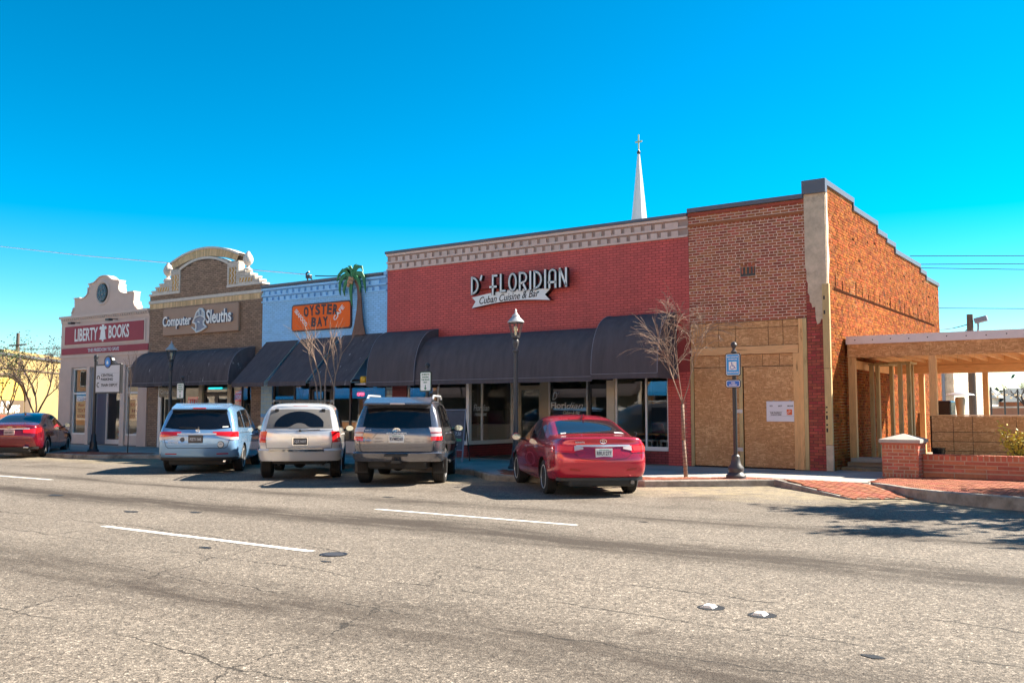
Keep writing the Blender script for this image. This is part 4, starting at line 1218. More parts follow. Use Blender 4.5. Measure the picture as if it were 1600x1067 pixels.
for q in ([(-30.42, 5.1), (-30.1, 5.18), (-29.87, 5.1)], [(-30.2, 5.4), (-30.15, 5.17)], [(-30.0, 5.42), (-29.98, 5.15)], [(-30.5, 4.68), (-30.38, 4.62), (-30.6, 4.75)], [(-30.25, 4.95), (-30.12, 4.9)]):
    b.path([(x, y, z) for x, z in q], 0.025, 6)
b.build('detective_emblem', 'sign_white', s)
MB().prism(head, D - 0.17, D - 0.121).build('emblem_backing', 'letter_grey', s)

# ---- bookshop
p5 = thing('bookshop_building', 'narrow mauve stucco shop front with a curved gable and round window', 'building', (-36.8, D + 3, 0))
X0, X1 = -40.05, -33.59
boxpart('front_wall', 'stucco_mauve', p5, X0, X1, D, D + 0.3, 3.42, 5.55)
boxpart('roof', 'roof_tar', p5, X0 + 0.22, X1 - 0.22, D + 0.302, YB - 0.302, 4.5, 4.7)
boxpart('rear_wall', 'stucco_mauve', p5, X0, X1, YB - 0.3, YB, 0, 5.2)
boxpart('side_wall', 'stucco_mauve', p5, X0, X0 + 0.2, D + 0.302, YB - 0.302, 0.0, 5.4); boxpart('side_wall', 'stucco_mauve', p5, X1 - 0.2, X1, D + 0.302, YB - 0.302, 0, 5.4)
boxpart('ceiling', 'interior', p5, X0 + 0.21, X1 - 0.21, D + 0.303, 31.3, 3.45, 3.5); boxpart('floor', 'interior_floor', p5, X0 + 0.21, X1 - 0.21, D + 0.02, 31.3, 0.05, 0.16); boxpart('partition', 'interior', p5, X0 + 0.21, X1 - 0.21, 31.31, 31.4, 0.1, 3.45)
boxpart('cornice', 'stucco_band', p5, X0 - 0.05, X1 + 0.0, D - 0.12, D + 0.3, 5.58, 5.68)
boxpart('cornice', 'stucco_band', p5, X0 - 0.02, X1, D - 0.03, D + 0.28, 5.4, 5.48)
data = MB().box(-0.045, 0.045, -0.09, -0.03, 5.49, 5.575).mesh('dentil', 'stucco_band')
inv = world_of(p5).inverted()
for i in range(40):
    o = bpy.data.objects.new('dentil', data); COL.objects.link(o); o.parent = p5
    o.location = inv @ Vector((X0 + 0.1 + i * 0.162, D, 0))
def curve(a, c, bend, n=6):
    out = []
    for i in range(n):
        t = i / n
        out.append((a[0] + (c[0] - a[0]) * t + bend[0] * 4 * t * (1 - t), a[1] + (c[1] - a[1]) * t + bend[1] * 4 * t * (1 - t)))
    return out
GX = -36.87
half = [(2.45, 5.68)] + curve((2.45, 5.72), (2.2, 6.3), (-0.1, -0.08)) + [(2.2, 6.3), (2.2, 6.42), (1.72, 6.42), (1.72, 6.36)] + curve((1.72, 6.36), (1.12, 6.85), (-0.22, -0.1)) + [(1.12, 6.85), (1.12, 6.97), (0.75, 7.0)] + curve((0.75, 7.0), (0.5, 7.08), (0, 0.0), 2) + curve((0.5, 7.1), (0, 7.24), (0.02, 0.05))
out = [(GX + x, z) for x, z in half] + [(GX, 7.25)] + [(GX - x, z) for x, z in reversed(half)]
MB().prism(out, D - 0.02, D + 0.26).build('gable', 'stucco_mauve', p5)
inner_g = [(GX + (x - GX) * 0.88, 5.72 + (z - 5.68) * 0.86) for x, z in out]
for i in range(2, len(out) - 3):
    a, c = out[i], out[i + 1]
    if abs(a[0] - c[0]) + abs(a[1] - c[1]) < 1e-4: continue
    d = Vector((c[0] - a[0], c[1] - a[1])); 
    if abs(d.x) < 0.02 and abs(d.y) < 0.2: continue
    nn = Vector((-d.y, d.x)).normalized() * -0.045
    MB().add([(a[0], D - 0.07, a[1]), (c[0], D - 0.07, c[1]), (c[0] + nn.x, D - 0.07, c[1] + nn.y), (a[0] + nn.x, D - 0.07, a[1] + nn.y),
             (a[0], D + 0.29, a[1]), (c[0], D + 0.29, c[1]), (c[0] + nn.x, D + 0.29, c[1] + nn.y), (a[0] + nn.x, D + 0.29, a[1] + nn.y)],
            [(0, 1, 2, 3), (4, 7, 6, 5), (0, 4, 5, 1), (1, 5, 6, 2), (2, 6, 7, 3), (3, 7, 4, 0)]).build('gable_moulding', 'stucco_band', p5)

MB().lathe([(0.40, 0), (0.42, -0.03), (0.48, -0.06), (0.53, -0.03), (0.54, 0.0)], (GX - 0.05, D - 0.02, 6.55), 28, 'y').build('round_frame', 'stucco_band', p5, smooth=True)
o = MB().lathe([(0.37, 0), (0.37, -0.065)], (GX - 0.05, D - 0.018, 6.55), 28, 'y').build('round_window', 'black_gloss', p5)
b = MB()
for r_ in (0.12, 0.3):
    for i in range(20):
        a, c = 2 * pi * i / 20, 2 * pi * (i + 1) / 20
        b.tube((GX - 0.05 + r_ * cos(a), D - 0.09, 6.55 + r_ * sin(a)), (GX - 0.05 + r_ * cos(c), D - 0.09, 6.55 + r_ * sin(c)), 0.014, n=4)
for i in range(8):
    a = 2 * pi * i / 8
    b.tube((GX - 0.05 + 0.12 * cos(a), D - 0.09, 6.55 + 0.12 * sin(a)), (GX - 0.05 + 0.36 * cos(a), D - 0.09, 6.55 + 0.36 * sin(a)), 0.014, n=4)
b.build('tracery', 'letter_grey', o)
for x in (-38.6, -35.8):
    t = thing('spotlight', 'small black floodlight under the bookshop cornice, ' + ('left one' if x < -37 else 'right one'), 'spotlight', (x, D - 0.1, 5.35), group='sign floodlights')
    MB().tube((x, D - 0.0, 5.36), (x, D - 0.35, 5.36), 0.018, n=6).build('arm', 'black_iron', t)
    MB().bevbox(x - 0.14, x + 0.14, D - 0.5, D - 0.3, 5.27, 5.36, 0.02).build('lamp_head', 'black_iron', t)
    boxpart('lens', 'lamp_glow', t, x - 0.2, x - 0.145, D - 0.46, D - 0.34, 5.275, 5.33)
boxpart('sign_surround', 'stucco_band', p5, -39.8, -33.82, D - 0.025, D - 0.002, 4.36, 5.29)
boxpart('string_course', 'stucco_band', p5, X0 - 0.03, X1, D - 0.05, D - 0.002, 3.86, 3.95)
s = thing('bookshop_sign', 'maroon sign board lettered LIBERTY BOOKS with a white bell', 'shop sign', (-36.8, D - 0.05, 4.8))
boxpart('panel', 'sign_maroon', s, -39.7, -33.92, D - 0.045, D - 0.026, 4.43, 5.22)
lettering('LIBERTY', 'sign_pale', s, 0.55, (-38.9, D - 0.045, 4.55), 1.75, depth=0.012, bold=0.02, face='sign_white')
lettering('BOOKS', 'sign_pale', s, 0.55, (-36.35, D - 0.045, 4.58), 1.45, depth=0.012, bold=0.02, face='sign_white')
bell = [(-0.27, 0.1), (-0.2, 0.16), (-0.16, 0.4), (-0.12, 0.52), (-0.2, 0.5), (-0.27, 0.56), (-0.2, 0.66), (-0.06, 0.62), (-0.08, 0.72), (0.08, 0.72), (0.06, 0.62), (0.2, 0.66), (0.27, 0.56), (0.2, 0.5), (0.12, 0.52), (0.16, 0.4), (0.2, 0.16), (0.27, 0.1), (0.06, 0.08), (0.04, 0.0), (-0.04, 0.0), (-0.06, 0.08)]
MB().prism([(-36.77 + x, 4.47 + z) for x, z in bell], D - 0.06, D - 0.0455).build('bell_emblem', 'sign_white', s)
boxpart('lower_panel', 'sign_maroon', s, -39.95, -33.6, D - 0.03, D - 0.003, 4.0, 4.27)
lettering('THE FREEDOM TO SAVE', 'sign_pale', s, 0.15, (-36.75, D - 0.03, 4.06), 2.3, align='CENTER', depth=0.006, bold=0.03)
# bookshop piers and front
def pier(x0, x1, z1=3.42, y=D - 0.04): boxpart('pier', 'stucco_mauve', p5, x0, x1, y, D + 0.3, 0.05, z1)
pier(X0, -39.1); pier(-34.2, X1)
boxpart('door_reveal', 'letter_grey', p5, -37.95, -37.3, D + 0.1, D + 0.6, 0.1, 3.42)
boxpart('door_post', 'stucco_band', p5, -37.95, -37.72, D - 0.02, D + 0.1, 0.1, 3.42)
boxpart('door_post', 'stucco_band', p5, -35.45, -35.15, D - 0.02, D + 0.1, 0.1, 3.42)
boxpart('bulkhead', 'stucco_band', p5, -39.1, -37.95, D + 0.05, D + 0.25, 0.05, 0.55); boxpart('bulkhead', 'stucco_band', p5, -35.15, -34.2, D + 0.05, D + 0.25, 0.05, 0.55)
window(p5, -39.1, -37.95, 0.55, 3.4, D + 0.1, 'white_frame', 0.07, trans=(2.3,), glass='clear_glass'); window(p5, -35.15, -34.2, 0.55, 3.4, D + 0.1, 'white_frame', 0.07, trans=(2.3,), glass='clear_glass')
door(p5, -37.3, -35.6, 0.15, 2.6, D + 0.55, 'white_frame', 0.1)
window(p5, -37.3, -35.6, 2.6, 3.4, D + 0.55, 'white_frame', 0.06, name='transom')
for x0, ln, lab in ((-38.95, ('CASH', 'for', 'TEXT', 'BOOKS'), 'tan CASH for TEXT BOOKS poster in the left bookshop window'), (-35.0, ('USED', 'BOOKS', 'in', 'STOCK'), 'tan BOOKS in STOCK poster in the right bookshop window')):
    t = thing('window_poster', lab, 'poster', (x0 + 0.4, D + 0.15, 1.6))
    w_ = 0.85 if x0 < -38 else 0.7
    boxpart('sheet', 'banner_tan', t, x0, x0 + w_, D + 0.14, D + 0.146, 1.15, 2.2)
    for i, s_ in enumerate(ln): lettering(s_, 'banner_print', t, 0.14, (x0 + w_ / 2, D + 0.14, 1.98 - i * 0.24), min(w_ * 0.8, 0.13 * len(s_) + 0.1), align='CENTER', depth=0.003, bold=0.02)
for k, x in enumerate((-37.0, -36.4, -35.9)):
    t = thing('book_stack', ('tall stack of books left of the bookshop door', 'low stack of books inside the bookshop door', 'stack of pale books at the right of the bookshop door')[k], 'books', (x, D + 1.2, 0.16))
    z = 0.16
    for j in range((14, 6, 9)[k]):
        h = R.uniform(0.04, 0.08)
        boxpart('book', ('banner_tan', 'sign_pale', 'letter_grey', 'banner_red')[(j + k) % 4], t, x - 0.2 + R.uniform(-.03, .03), x + 0.18 + R.uniform(-.03, .03), D + 1.05, D + 1.3, z, z + h - 0.003); z += h

# ---- restaurant sign
s = thing('restaurant_sign', "raised white D' FLORIDIAN letters over a swallowtail banner on the red wall", 'shop sign', (-15.7, D - 0.1, 5.2))
def deco(ch, x, w, z0, h):
    """narrow deco capitals built from upright and curved bars, inline in the middle"""
    t = 0.076
    y0, y1 = D - 0.27, D - 0.16
    bars = []
    def arc(cx, cz, rx, rz, a0, a1, n=9): return [(cx + rx * cos(radians(a0 + (a1 - a0) * i / n)), cz + rz * sin(radians(a0 + (a1 - a0) * i / n))) for i in range(n + 1)]
    xl, xr, zt = x + t / 2, x + w - t / 2, z0 + h
    if ch == 'D': bars = [[(xl, z0), (xl, zt)], [(xl, zt - t / 2)] + arc(xl, (z0 + zt) / 2, xr - xl, h / 2 - t / 2, 90, -90, 12)]
    if ch == 'F': bars = [[(xl + 0.04, z0 - 0.06), (xl + 0.04, zt)], [(xl + 0.04, zt - t / 2), (xr, zt - t / 2)], [(xl - 0.08, z0 + h * 0.34), (xr - 0.02, z0 + h * 0.34)]]
    if ch == 'L': bars = [[(xl, z0), (xl, zt)], [(xl, z0 + t / 2), (xr, z0 + t / 2)]]
    if ch == 'O': bars = [arc((xl + xr) / 2, (z0 + zt) / 2, (xr - xl) / 2, h / 2 - t / 2, 0, 360, 20)]
    if ch == 'R': bars = [[(xl, z0), (xl, zt)], [(xl, zt - t / 2)] + arc((xl + xr) / 2 - .02, z0 + h * 0.68, (xr - xl) / 2 + .02, h * 0.32 - t / 2, 90, -90, 8) + [(xl, z0 + h * 0.36)], [(xl + 0.12, z0 + h * 0.36), (xr, z0)]]
    if ch == 'I': bars = [[((xl + xr) / 2, z0), ((xl + xr) / 2, zt)]]
    if ch == 'A': bars = [[(xl, z0), (xl, zt - w / 2)] + arc((xl + xr) / 2, zt - w / 2, (xr - xl) / 2, w / 2 - t / 2, 180, 0, 8) + [(xr, z0)], [(xl - 0.05, z0 + h * 0.3), (xr + 0.02, z0 + h * 0.3)]]
    if ch == 'N': bars = [[(xl, z0), (xl, zt)], [(xl, zt - t / 2), (xr, z0 + t / 2)], [(xr, z0), (xr, zt)]]
    if ch == "'": bars = [[(xl + 0.05, zt + 0.02), (xl, zt - 0.14)]]
    def sweep(pts, wd, ya, yb, b):
        for i in range(len(pts) - 1):
            a, c = Vector(pts[i]), Vector(pts[i + 1])
            d = (c - a)
            if d.length < 1e-5: continue
            d.normalize(); n_ = Vector((-d.y, d.x)) * wd / 2
            ext = d * (wd * 0.12) if len(pts) > 3 else d * 0
            a2, c2 = a - ext, c + ext
            q = [a2 - n_, c2 - n_, c2 + n_, a2 + n_]
            b.prism([(p_.x, p_.y) for p_ in q], ya, yb)
    bk, fr = MB(), MB()
    for pts in bars:
        sweep(pts, t + 0.02, y0, y1, bk)
        sweep(pts, t - 0.02, y0 - 0.008, y0 - 0.001, fr)
    o = bk.build('letter', 'black_gloss', s)
    fr.build('letter_face', 'sign_white', o)
cx = -17.1
for ch, w_, gap in (('D', 0.30, 0.02), ("'", 0.12, 0.30), ('F', 0.28, 0.05), ('L', 0.25, 0.05), ('O', 0.32, 0.06), ('R', 0.30, 0.06), ('I', 0.09, 0.06), ('D', 0.30, 0.06), ('I', 0.09, 0.06), ('A', 0.28, 0.07), ('N', 0.28, 0)):
    deco(ch, cx, w_, 5.03 if ch != 'F' else 5.03, 0.55); cx += w_ + gap
boxpart('raceway', 'red_paint_joint', s, -17.0, -14.4, D - 0.16, D - 0.02, 5.2, 5.3)
top, bot = [], []
for i in range(17):
    t = i / 16; x = -17.12 + 2.82 * t
    z = 4.66 + 0.10 * sin(pi * t) + 0.06 * t
    bot.append((x, z - 0.02)); top.append((x, z + 0.30))
bn = bot + [(-14.48, 4.87)] + top[::-1] + [(-16.98, 4.83)]
MB().prism(bn, D - 0.20, D - 0.02).build('banner_edge', 'black_gloss', s)
MB().prism([(x + (0.012 if x < -15.7 else -0.012), z) for x, z in bn], D - 0.208, D - 0.2005).build('banner', 'sign_white', s)
lettering('Cuban Cuisine & Bar', 'sign_print_black', s, 0.215, (-16.82, D - 0.208, 4.735), 2.15, ux=(1, 0, 0.045), uz=(-0.045, 0, 1), depth=0.006, shear=0.35, bold=0.008)

# furniture seen through the restaurant glass
t = thing('bar_counter', 'long pale fronted counter inside the left restaurant window', 'counter', (-18.6, 25.6, 0.16))
boxpart('front', 'counter_grey', t, -20.3, -17.75, 25.4, 25.5, 0.16, 1.12); boxpart('top', 'black_gloss', t, -20.35, -17.7, 25.3, 25.9, 1.121, 1.17)
t = thing('coffee_machine', 'dark machine standing on the restaurant counter', 'machine', (-18.4, 25.6, 1.17))
MB().bevbox(-18.8, -18.0, 25.4, 25.8, 1.171, 1.62, .03).build('machine_body', 'black_gloss', t)
for k, (x, y) in enumerate(((-11.1, 24.0), (-12.0, 24.3))):
    t = thing('restaurant_table', ('square table just inside the right restaurant window', 'square table left of the right window, further inside')[k], 'table', (x, y, .16), group='restaurant tables')
    boxpart('table_top', 'lumber', t, x - .35, x + .35, y - .35, y + .35, .88, .92); MB().tube((x, y, .16), (x, y, .88), .04).lathe([(.25, .0), (.22, .03), (.04, .05)], (x, y, .16), 12).build('pedestal', 'black_iron', t)
for k, (x, y, m) in enumerate(((-11.05, 23.35, 'white_frame'), (-10.9, 24.75, 'dark_red_paint'), (-11.75, 23.5, 'white_frame'), (-12.3, 25.0, 'dark_red_paint'))):
    t = thing('bar_stool', ('white stool nearest the right pier inside the window', 'red chair behind the table by the right pier', 'white stool left of the first inside the right window', 'red chair deep inside behind the right window')[k], 'stool', (x, y, .16), group='restaurant seats')
    b = MB()
    for dx in (-.17, .17):
        for dy in (-.17, .17): b.tube((x + dx * 1.2, y + dy * 1.2, .16), (x + dx, y + dy, .72), .018, n=6)
    b.tube((x - .19, y - .19, .4), (x + .19, y - .19, .4), .014, n=5).tube((x - .19, y + .19, .4), (x + .19, y + .19, .4), .014, n=5)
    b.build('leg_frame', m, t); MB().bevbox(x - .2, x + .2, y - .2, y + .2, .72, .77, .015).build('seat', m, t)
    if m != 'white_frame': MB().bevbox(x - .2, x + .2, y + .17, y + .21, .78, 1.2, .015).build('backrest', m, t)
for k, (x, z, w, h) in enumerate(((-16.9, 1.3, .5, .7), (-14.2, 1.35, .45, .6))):
    pass
for k, x in enumerate((-19.3, -18.3, -15.6, -13.4, -11.4)):
    t = thing('pendant_lamp', ('first', 'second', 'third', 'fourth', 'fifth')[k] + ' small pendant lamp from the left inside the red restaurant', 'lamp', (x, 26.6, 3.0), group='restaurant pendant lamps')
    MB().tube((x, 26.6, 2.5), (x, 26.6, 3.0), .008, n=4).build('cord', 'black_iron', t)
    MB().lathe([(.13, 0), (.09, .12), (.03, .18), (.0, .19)], (x, 26.6, 2.33), 12).build('shade', 'gold_metal', t, smooth=True)
for k, (x, m) in enumerate(((-31.9, 'sign_pale'), (-31.0, 'letter_grey'), (-29.8, 'sign_pale'), (-28.2, 'letter_grey'))):
    t = thing('display_shelf', ('leftmost', 'second', 'third', 'rightmost')[k] + ' shelf of boxes inside the brown brick shop', 'shelf', (x, 25.2, .16), group='computer shop shelves')
    b = MB()
    for z in (.16, .7, 1.25, 1.8): b.box(x - .5, x + .5, 25.0, 25.4, z, z + .03)
    b.box(x - .53, x - .5, 25.0, 25.4, .16, 1.83).box(x + .5, x + .53, 25.0, 25.4, .16, 1.83).build('rack', m, t)
    for z in (.19, .73, 1.28):
        for j in range(3):
            if R.random() < .8: MB().bevbox(x - .45 + .3 * j, x - .2 + .3 * j, 25.05, 25.3, z + .001, z + R.uniform(.2, .4), .01).build('box', R.choice(('banner_tan', 'sign_pale', 'banner_red', 'chalkboard')), t)
# ------------------------------------------------------------------ awnings
def barrel_awning(label, x0, x1, zt, zb, proj, cloth='awning_cloth', ribs=0, endl=True, endr=True):
    t = thing('awning', label, 'awning', ((x0 + x1) / 2, D, zb), group='black shop awnings')
    val = 0.13
    n = 14
    prof = []
    for i in range(n + 1):
        a = pi / 2 * i / n
        # flattened quarter round: rises steeply from the front edge
        prof.append((D - 0.02 - (proj - 0.02) * sin(a) ** 0.9, zb + val + (zt - zb - val) * (cos(a) ** 0.86)))
    prof = [(D - 0.02, zt)] + prof[1:]
    m = max(8, int((x1 - x0) / 0.14))
    rows = []
    for y, z in prof:
        row = []
        for j in range(m + 1):
            x = x0 + (x1 - x0) * j / m
            s = 0.0
            if ribs:
                ph = (x - x0) / (x1 - x0) * ribs
                s = -0.022 * (1 - abs(2 * (ph % 1) - 1) ** 3)
            row.append((x, y - s * (D - y) * 0.8 + R.uniform(-.002, .002), z + s * 0.5 + R.uniform(-.002, .002)))
        rows.append(row)
    b = MB().grid(rows)
    b.f = [tuple(reversed(f)) for f in b.f]
    b.build('cloth', cloth, t, smooth='all')
    yf = D - proj
    rows = []
    for k in range(3):
        rows.append([(x0 + (x1 - x0) * j / m, yf - 0.004 + 0.006 * sin(j * 0.7) * k, zb + val - val * k / 2 + (R.uniform(-.004, .004) if k == 2 else 0)) for j in range(m + 1)])
    v = MB().grid(rows); v.f = [tuple(reversed(f)) for f in v.f]
    v.build('valance', cloth, t, smooth='all')
    for x, on, sg in ((x0, endl, -1), (x1, endr, 1)):
        if not on: continue
        pts = [(y, z) for y, z in prof] + [(yf, zb), (D - 0.02, zb)]
        MB().prism(pts, x + sg * 0.002 - 0.004, x + sg * 0.002 + 0.004, 'yz').build('end_panel', cloth, t)
        pp = MB().path([(x + sg * 0.004, y - 0.004, z + 0.004) for y, z in prof], 0.0075, 5)
        pp.build('piping', 'awning_piping', t)
    MB().path([(x0, yf - 0.008, zb + val), (x1, yf - 0.008, zb + val)], 0.0065, 5).build('piping', 'awning_piping', t)
    fr = MB()
    for j in range(int((x1 - x0) / 1.5) + 1):
        x = min(max(x0 + 0.1 + j * 1.5, x0 + .05), x1 - 0.05)
        fr.path([(x, y + 0.03, z - 0.03) for y, z in prof[1:]], 0.012, 4)
    fr.tube((x0 + .05, yf + 0.03, zb + val - 0.02), (x1 - .05, yf + 0.03, zb + val - 0.02), 0.014, n=5)
    fr.build('frame', 'galvanised', t)
    return t
barrel_awning('raised black barrel awning at the left end of the red shop front', -20.48, -18.55, 4.08, 2.31, 1.18)
barrel_awning('long low black barrel awning in the middle of the red shop front', -18.54, -12.42, 3.84, 2.33, 1.12, endl=False, endr=False)
barrel_awning('raised black barrel awning at the right end of the red shop front', -12.41, -10.50, 4.13, 2.38, 1.20)
barrel_awning('ribbed black barrel awning over the brown brick shop front', -33.1, -27.12, 3.88, 2.48, 1.20, 'awning_faded', ribs=13)

def slope_awning(label, x0, x1, zt, zb, proj, cloth):
    t = thing('awning', label, 'awning', ((x0 + x1) / 2, D, zb), group='black shop awnings')
    val = 0.14
    n, m = 8, 14
    rows = []
    for k in range(n + 1):
        y = D - 0.02 - (proj - 0.02) * k / n; z = zt + (zb + val - zt) * k / n
        rows.append([(x0 + (x1 - x0) * j / m, y, z - 0.025 * sin(pi * k / n) * (0.6 + 0.4 * sin(pi * j / m))) for j in range(m + 1)])
    b = MB().grid(rows); b.f = [tuple(reversed(f)) for f in b.f]
    b.build('cloth', cloth, t, smooth='all')
    yf = D - proj
    rows = [[(x0 + (x1 - x0) * j / m, yf - 0.003 + 0.008 * sin(j * 0.9) * k, zb + val * (1 - k / 2)) for j in range(m + 1)] for k in range(3)]
    v = MB().grid(rows); v.f = [tuple(reversed(f)) for f in v.f]
    v.build('valance', cloth, t, smooth='all')
    for x in (x0 + 0.02, x1 - 0.02):
        f = MB().tube((x, D - 0.03, zt - 0.06), (x, yf + 0.02, zb + val - 0.03), 0.018, n=6).tube((x, D - 0.03, zb + 0.2), (x, yf + 0.02, zb + val - 0.05), 0.016, n=6)
        f.build('frame_arm', 'teal_tile', t)
    return t
slope_awning('sloping black awning panel nearest the brown brick shop', -26.52, -24.86, 4.02, 2.37, 1.52, 'awning_cloth')
slope_awning('sloping black awning panel in the middle of the blue shop front', -24.70, -22.86, 4.05, 2.37, 1.50, 'awning_cloth')
slope_awning('sloping black awning panel with white stains below the palm tree', -22.70, -20.88, 4.08, 2.35, 1.48, 'awning_faded')
t = thing('wall_lantern', 'amber lamp on a grey bracket between the blue and red shop awnings', 'lamp', (-20.68, D - 1.0, 2.5))
boxpart('bracket', 'galvanised', t, -20.95, -20.5, D - 1.22, D - 0.95, 2.36, 2.42)
MB().lathe([(0.10, 0), (0.12, 0.03), (0.12, 0.16), (0.09, 0.2), (0.0, 0.21)], (-20.68, D - 1.1, 2.43), 12).build('lens', 'amber_lens', t, smooth=True)
b = MB()
for i in range(7): b.tube((-20.72 + 0.03 * i, D - 0.55, 2.75 + 0.085 * i), (-20.48 + 0.01 * i, D - 0.55, 2.75 + 0.085 * i), 0.03, n=6)
b.build('ribbed_hose', 'galvanised', t)

# roof fittings
t = thing('roof_camera', 'small black camera on a bent bracket on the blue shop roof edge', 'camera', (-24.5, D + 0.1, 6.07))
MB().path([(-24.55, D + 0.1, 6.07), (-24.6, D + 0.05, 6.35), (-24.45, D + 0.05, 6.4)], 0.03, 6).tube((-24.6, D + 0.05, 6.3), (-24.3, D + 0.05, 6.12), 0.02).build('bracket', 'black_iron', t)
MB().bevbox(-24.5, -24.3, D - 0.08, D + 0.06, 6.16, 6.28, 0.02).build('camera_body', 'black_iron', t)
t = thing('roof_pipe', 'thin dark conduit lying along the blue shop roof edge', 'pipe', (-23.6, D + 0.2, 6.1))
MB().path([(-24.3, D + 0.2, 6.26), (-23.7, D + 0.2, 6.2), (-22.6, D + 0.2, 6.12)], 0.02, 6).build('conduit', 'black_iron', t)
# ------------------------------------------------------------------ street lamps and signs
def street_lamp(x, y, label):
    t = thing('street_lamp', label, 'street lamp', (x, y, 0.13), group='black lantern street lamps')
    c = (x, y, 0.13)
    MB().lathe([(0.20, 0), (0.20, 0.05), (0.17, 0.08), (0.15, 0.16), (0.155, 0.22), (0.11, 0.30), (0.095, 0.42), (0.105, 0.46), (0.075, 0.55), (0.06, 0.6)], c, 16).build('base', 'grey_iron', t, smooth=True)
    MB().lathe([(0.062, 0.58), (0.052, 2.86), (0.075, 2.88), (0.078, 2.92), (0.055, 2.95), (0.05, 3.0), (0.075, 3.08), (0.082, 3.16), (0.06, 3.2), (0.1, 3.24), (0.1, 3.27)], c, 14).build('post', 'grey_iron', t, smooth=True)
    # tapered lantern with six sides
    n = 6
    zb, zt, rb, rt = 3.28, 3.62, 0.105, 0.185
    fr = MB(); gl = MB()
    P = lambda r, k, z: (x + r * cos(2 * pi * k / n + 0.3), y + r * sin(2 * pi * k / n + 0.3), 0.13 + z)
    for k in range(n):
        fr.tube(P(rb, k, zb), P(rt, k, zt), 0.011, n=5).tube(P(rb, k, zb), P(rb, k + 1, zb), 0.012, n=5).tube(P(rt, k, zt), P(rt, k + 1, zt), 0.014, n=5)
        gl.add([P(rb, k, zb), P(rb, k + 1, zb), P(rt, k + 1, zt), P(rt, k, zt)], [(0, 1, 2, 3)])
    f = fr.build('lantern_frame', 'grey_iron', t)
    gl.build('lantern_glass', 'clear_glass', f)
    MB().lathe([(0.03, zb), (0.028, zb + 0.12), (0.05, zb + 0.14), (0.045, zb + 0.24), (0.0, zb + 0.26)], c, 10).build('lamp_bulb', 'lamp_glow', f, smooth=True)
    MB().lathe([(0.21, zt), (0.215, zt + 0.02), (0.17, zt + 0.07), (0.10, zt + 0.14), (0.09, zt + 0.17), (0.095, zt + 0.18), (0.06, zt + 0.21), (0.03, zt + 0.25), (0.022, zt + 0.27), (0.03, zt + 0.29), (0.0, zt + 0.36)], c, 14).build('lantern_cap', 'galvanised', t, smooth=True)
    return t
street_lamp(-13.30, 19.3, 'black lantern street lamp standing behind the red sedan')
street_lamp(-29.7, 21.0, 'black lantern street lamp standing before the brown brick shop')

def post_base(t, x, y, z0=0.13, h=2.5, r=0.045):
    c = (x, y, z0)
    MB().lathe([(0.21, 0), (0.21, 0.06), (0.17, 0.10), (0.15, 0.13), (0.17, 0.19), (0.165, 0.23), (0.11, 0.30), (0.085, 0.42), (0.09, 0.46), (0.06, 0.5)], c, 16).build('base', 'grey_iron', t, smooth=True)
    MB().lathe([(r, 0.48), (r, h)], c, 12).build('post', 'black_iron', t, smooth=True)
    MB().lathe([(r + 0.02, h - 0.0), (r + 0.022, h + 0.03), (r * 0.8, h + 0.05), (0.03, h + 0.09), (0.05, h + 0.12), (0.07, h + 0.17), (0.05, h + 0.22), (0.0, h + 0.245)], c, 12).build('finial', 'grey_iron', t, smooth=True)

def plate(t, x, y, z0, z1, w, face, edge, name='sign_plate', m='sign_white'):
    MB().prism(rrect(x - w / 2 - 0.02, x + w / 2 + 0.02, z0 - 0.02, z1 + 0.02, 0.05), y - 0.07, y - 0.048).build('sign_backing', edge, t)
    MB().prism(rrect(x - w / 2, x + w / 2, z0, z1, 0.035), y - 0.076, y - 0.0705).build('sign_border', m, t)
    o = MB().prism(rrect(x - w / 2 + 0.012, x + w / 2 - 0.012, z0 + 0.012, z1 - 0.012, 0.03), y - 0.081, y - 0.0765).build(name, face, t)
    return o
def parking_sign(x, y, h, label):
    t = thing('parking_sign', label, 'parking sign', (x, y, 0.13), group='white time limit parking signs')
    post_base(t, x, y, h=h - 0.245)
    z1 = 0.13 + h - 0.26
    plate(t, x, y, z1 - 0.50, z1, 0.36, 'sign_white', 'black_iron', m='sign_green')
    for i, s in enumerate(('30 MINUTE', 'PARKING', 'THIS SPACE', 'ONLY')):
        lettering(s, 'sign_green', t, 0.045, (x, y - 0.081, z1 - 0.085 - i * 0.07), (0.27, 0.23, 0.28, 0.13)[i], align='CENTER', depth=0.003, bold=0.03)
    MB().prism([(x - 0.014, z1 - 0.34), (x - 0.014, z1 - 0.42), (x - 0.05, z1 - 0.42), (x, z1 - 0.475), (x + 0.05, z1 - 0.42), (x + 0.014, z1 - 0.42), (x + 0.014, z1 - 0.34)], y - 0.084, y - 0.0812).build('arrow', 'sign_green', t)
parking_sign(-16.16, 19.3, 2.71, 'white time limit parking sign in front of the red shop front')
parking_sign(-27.0, 19.55, 2.6, 'white time limit parking sign in front of the brown brick shop')

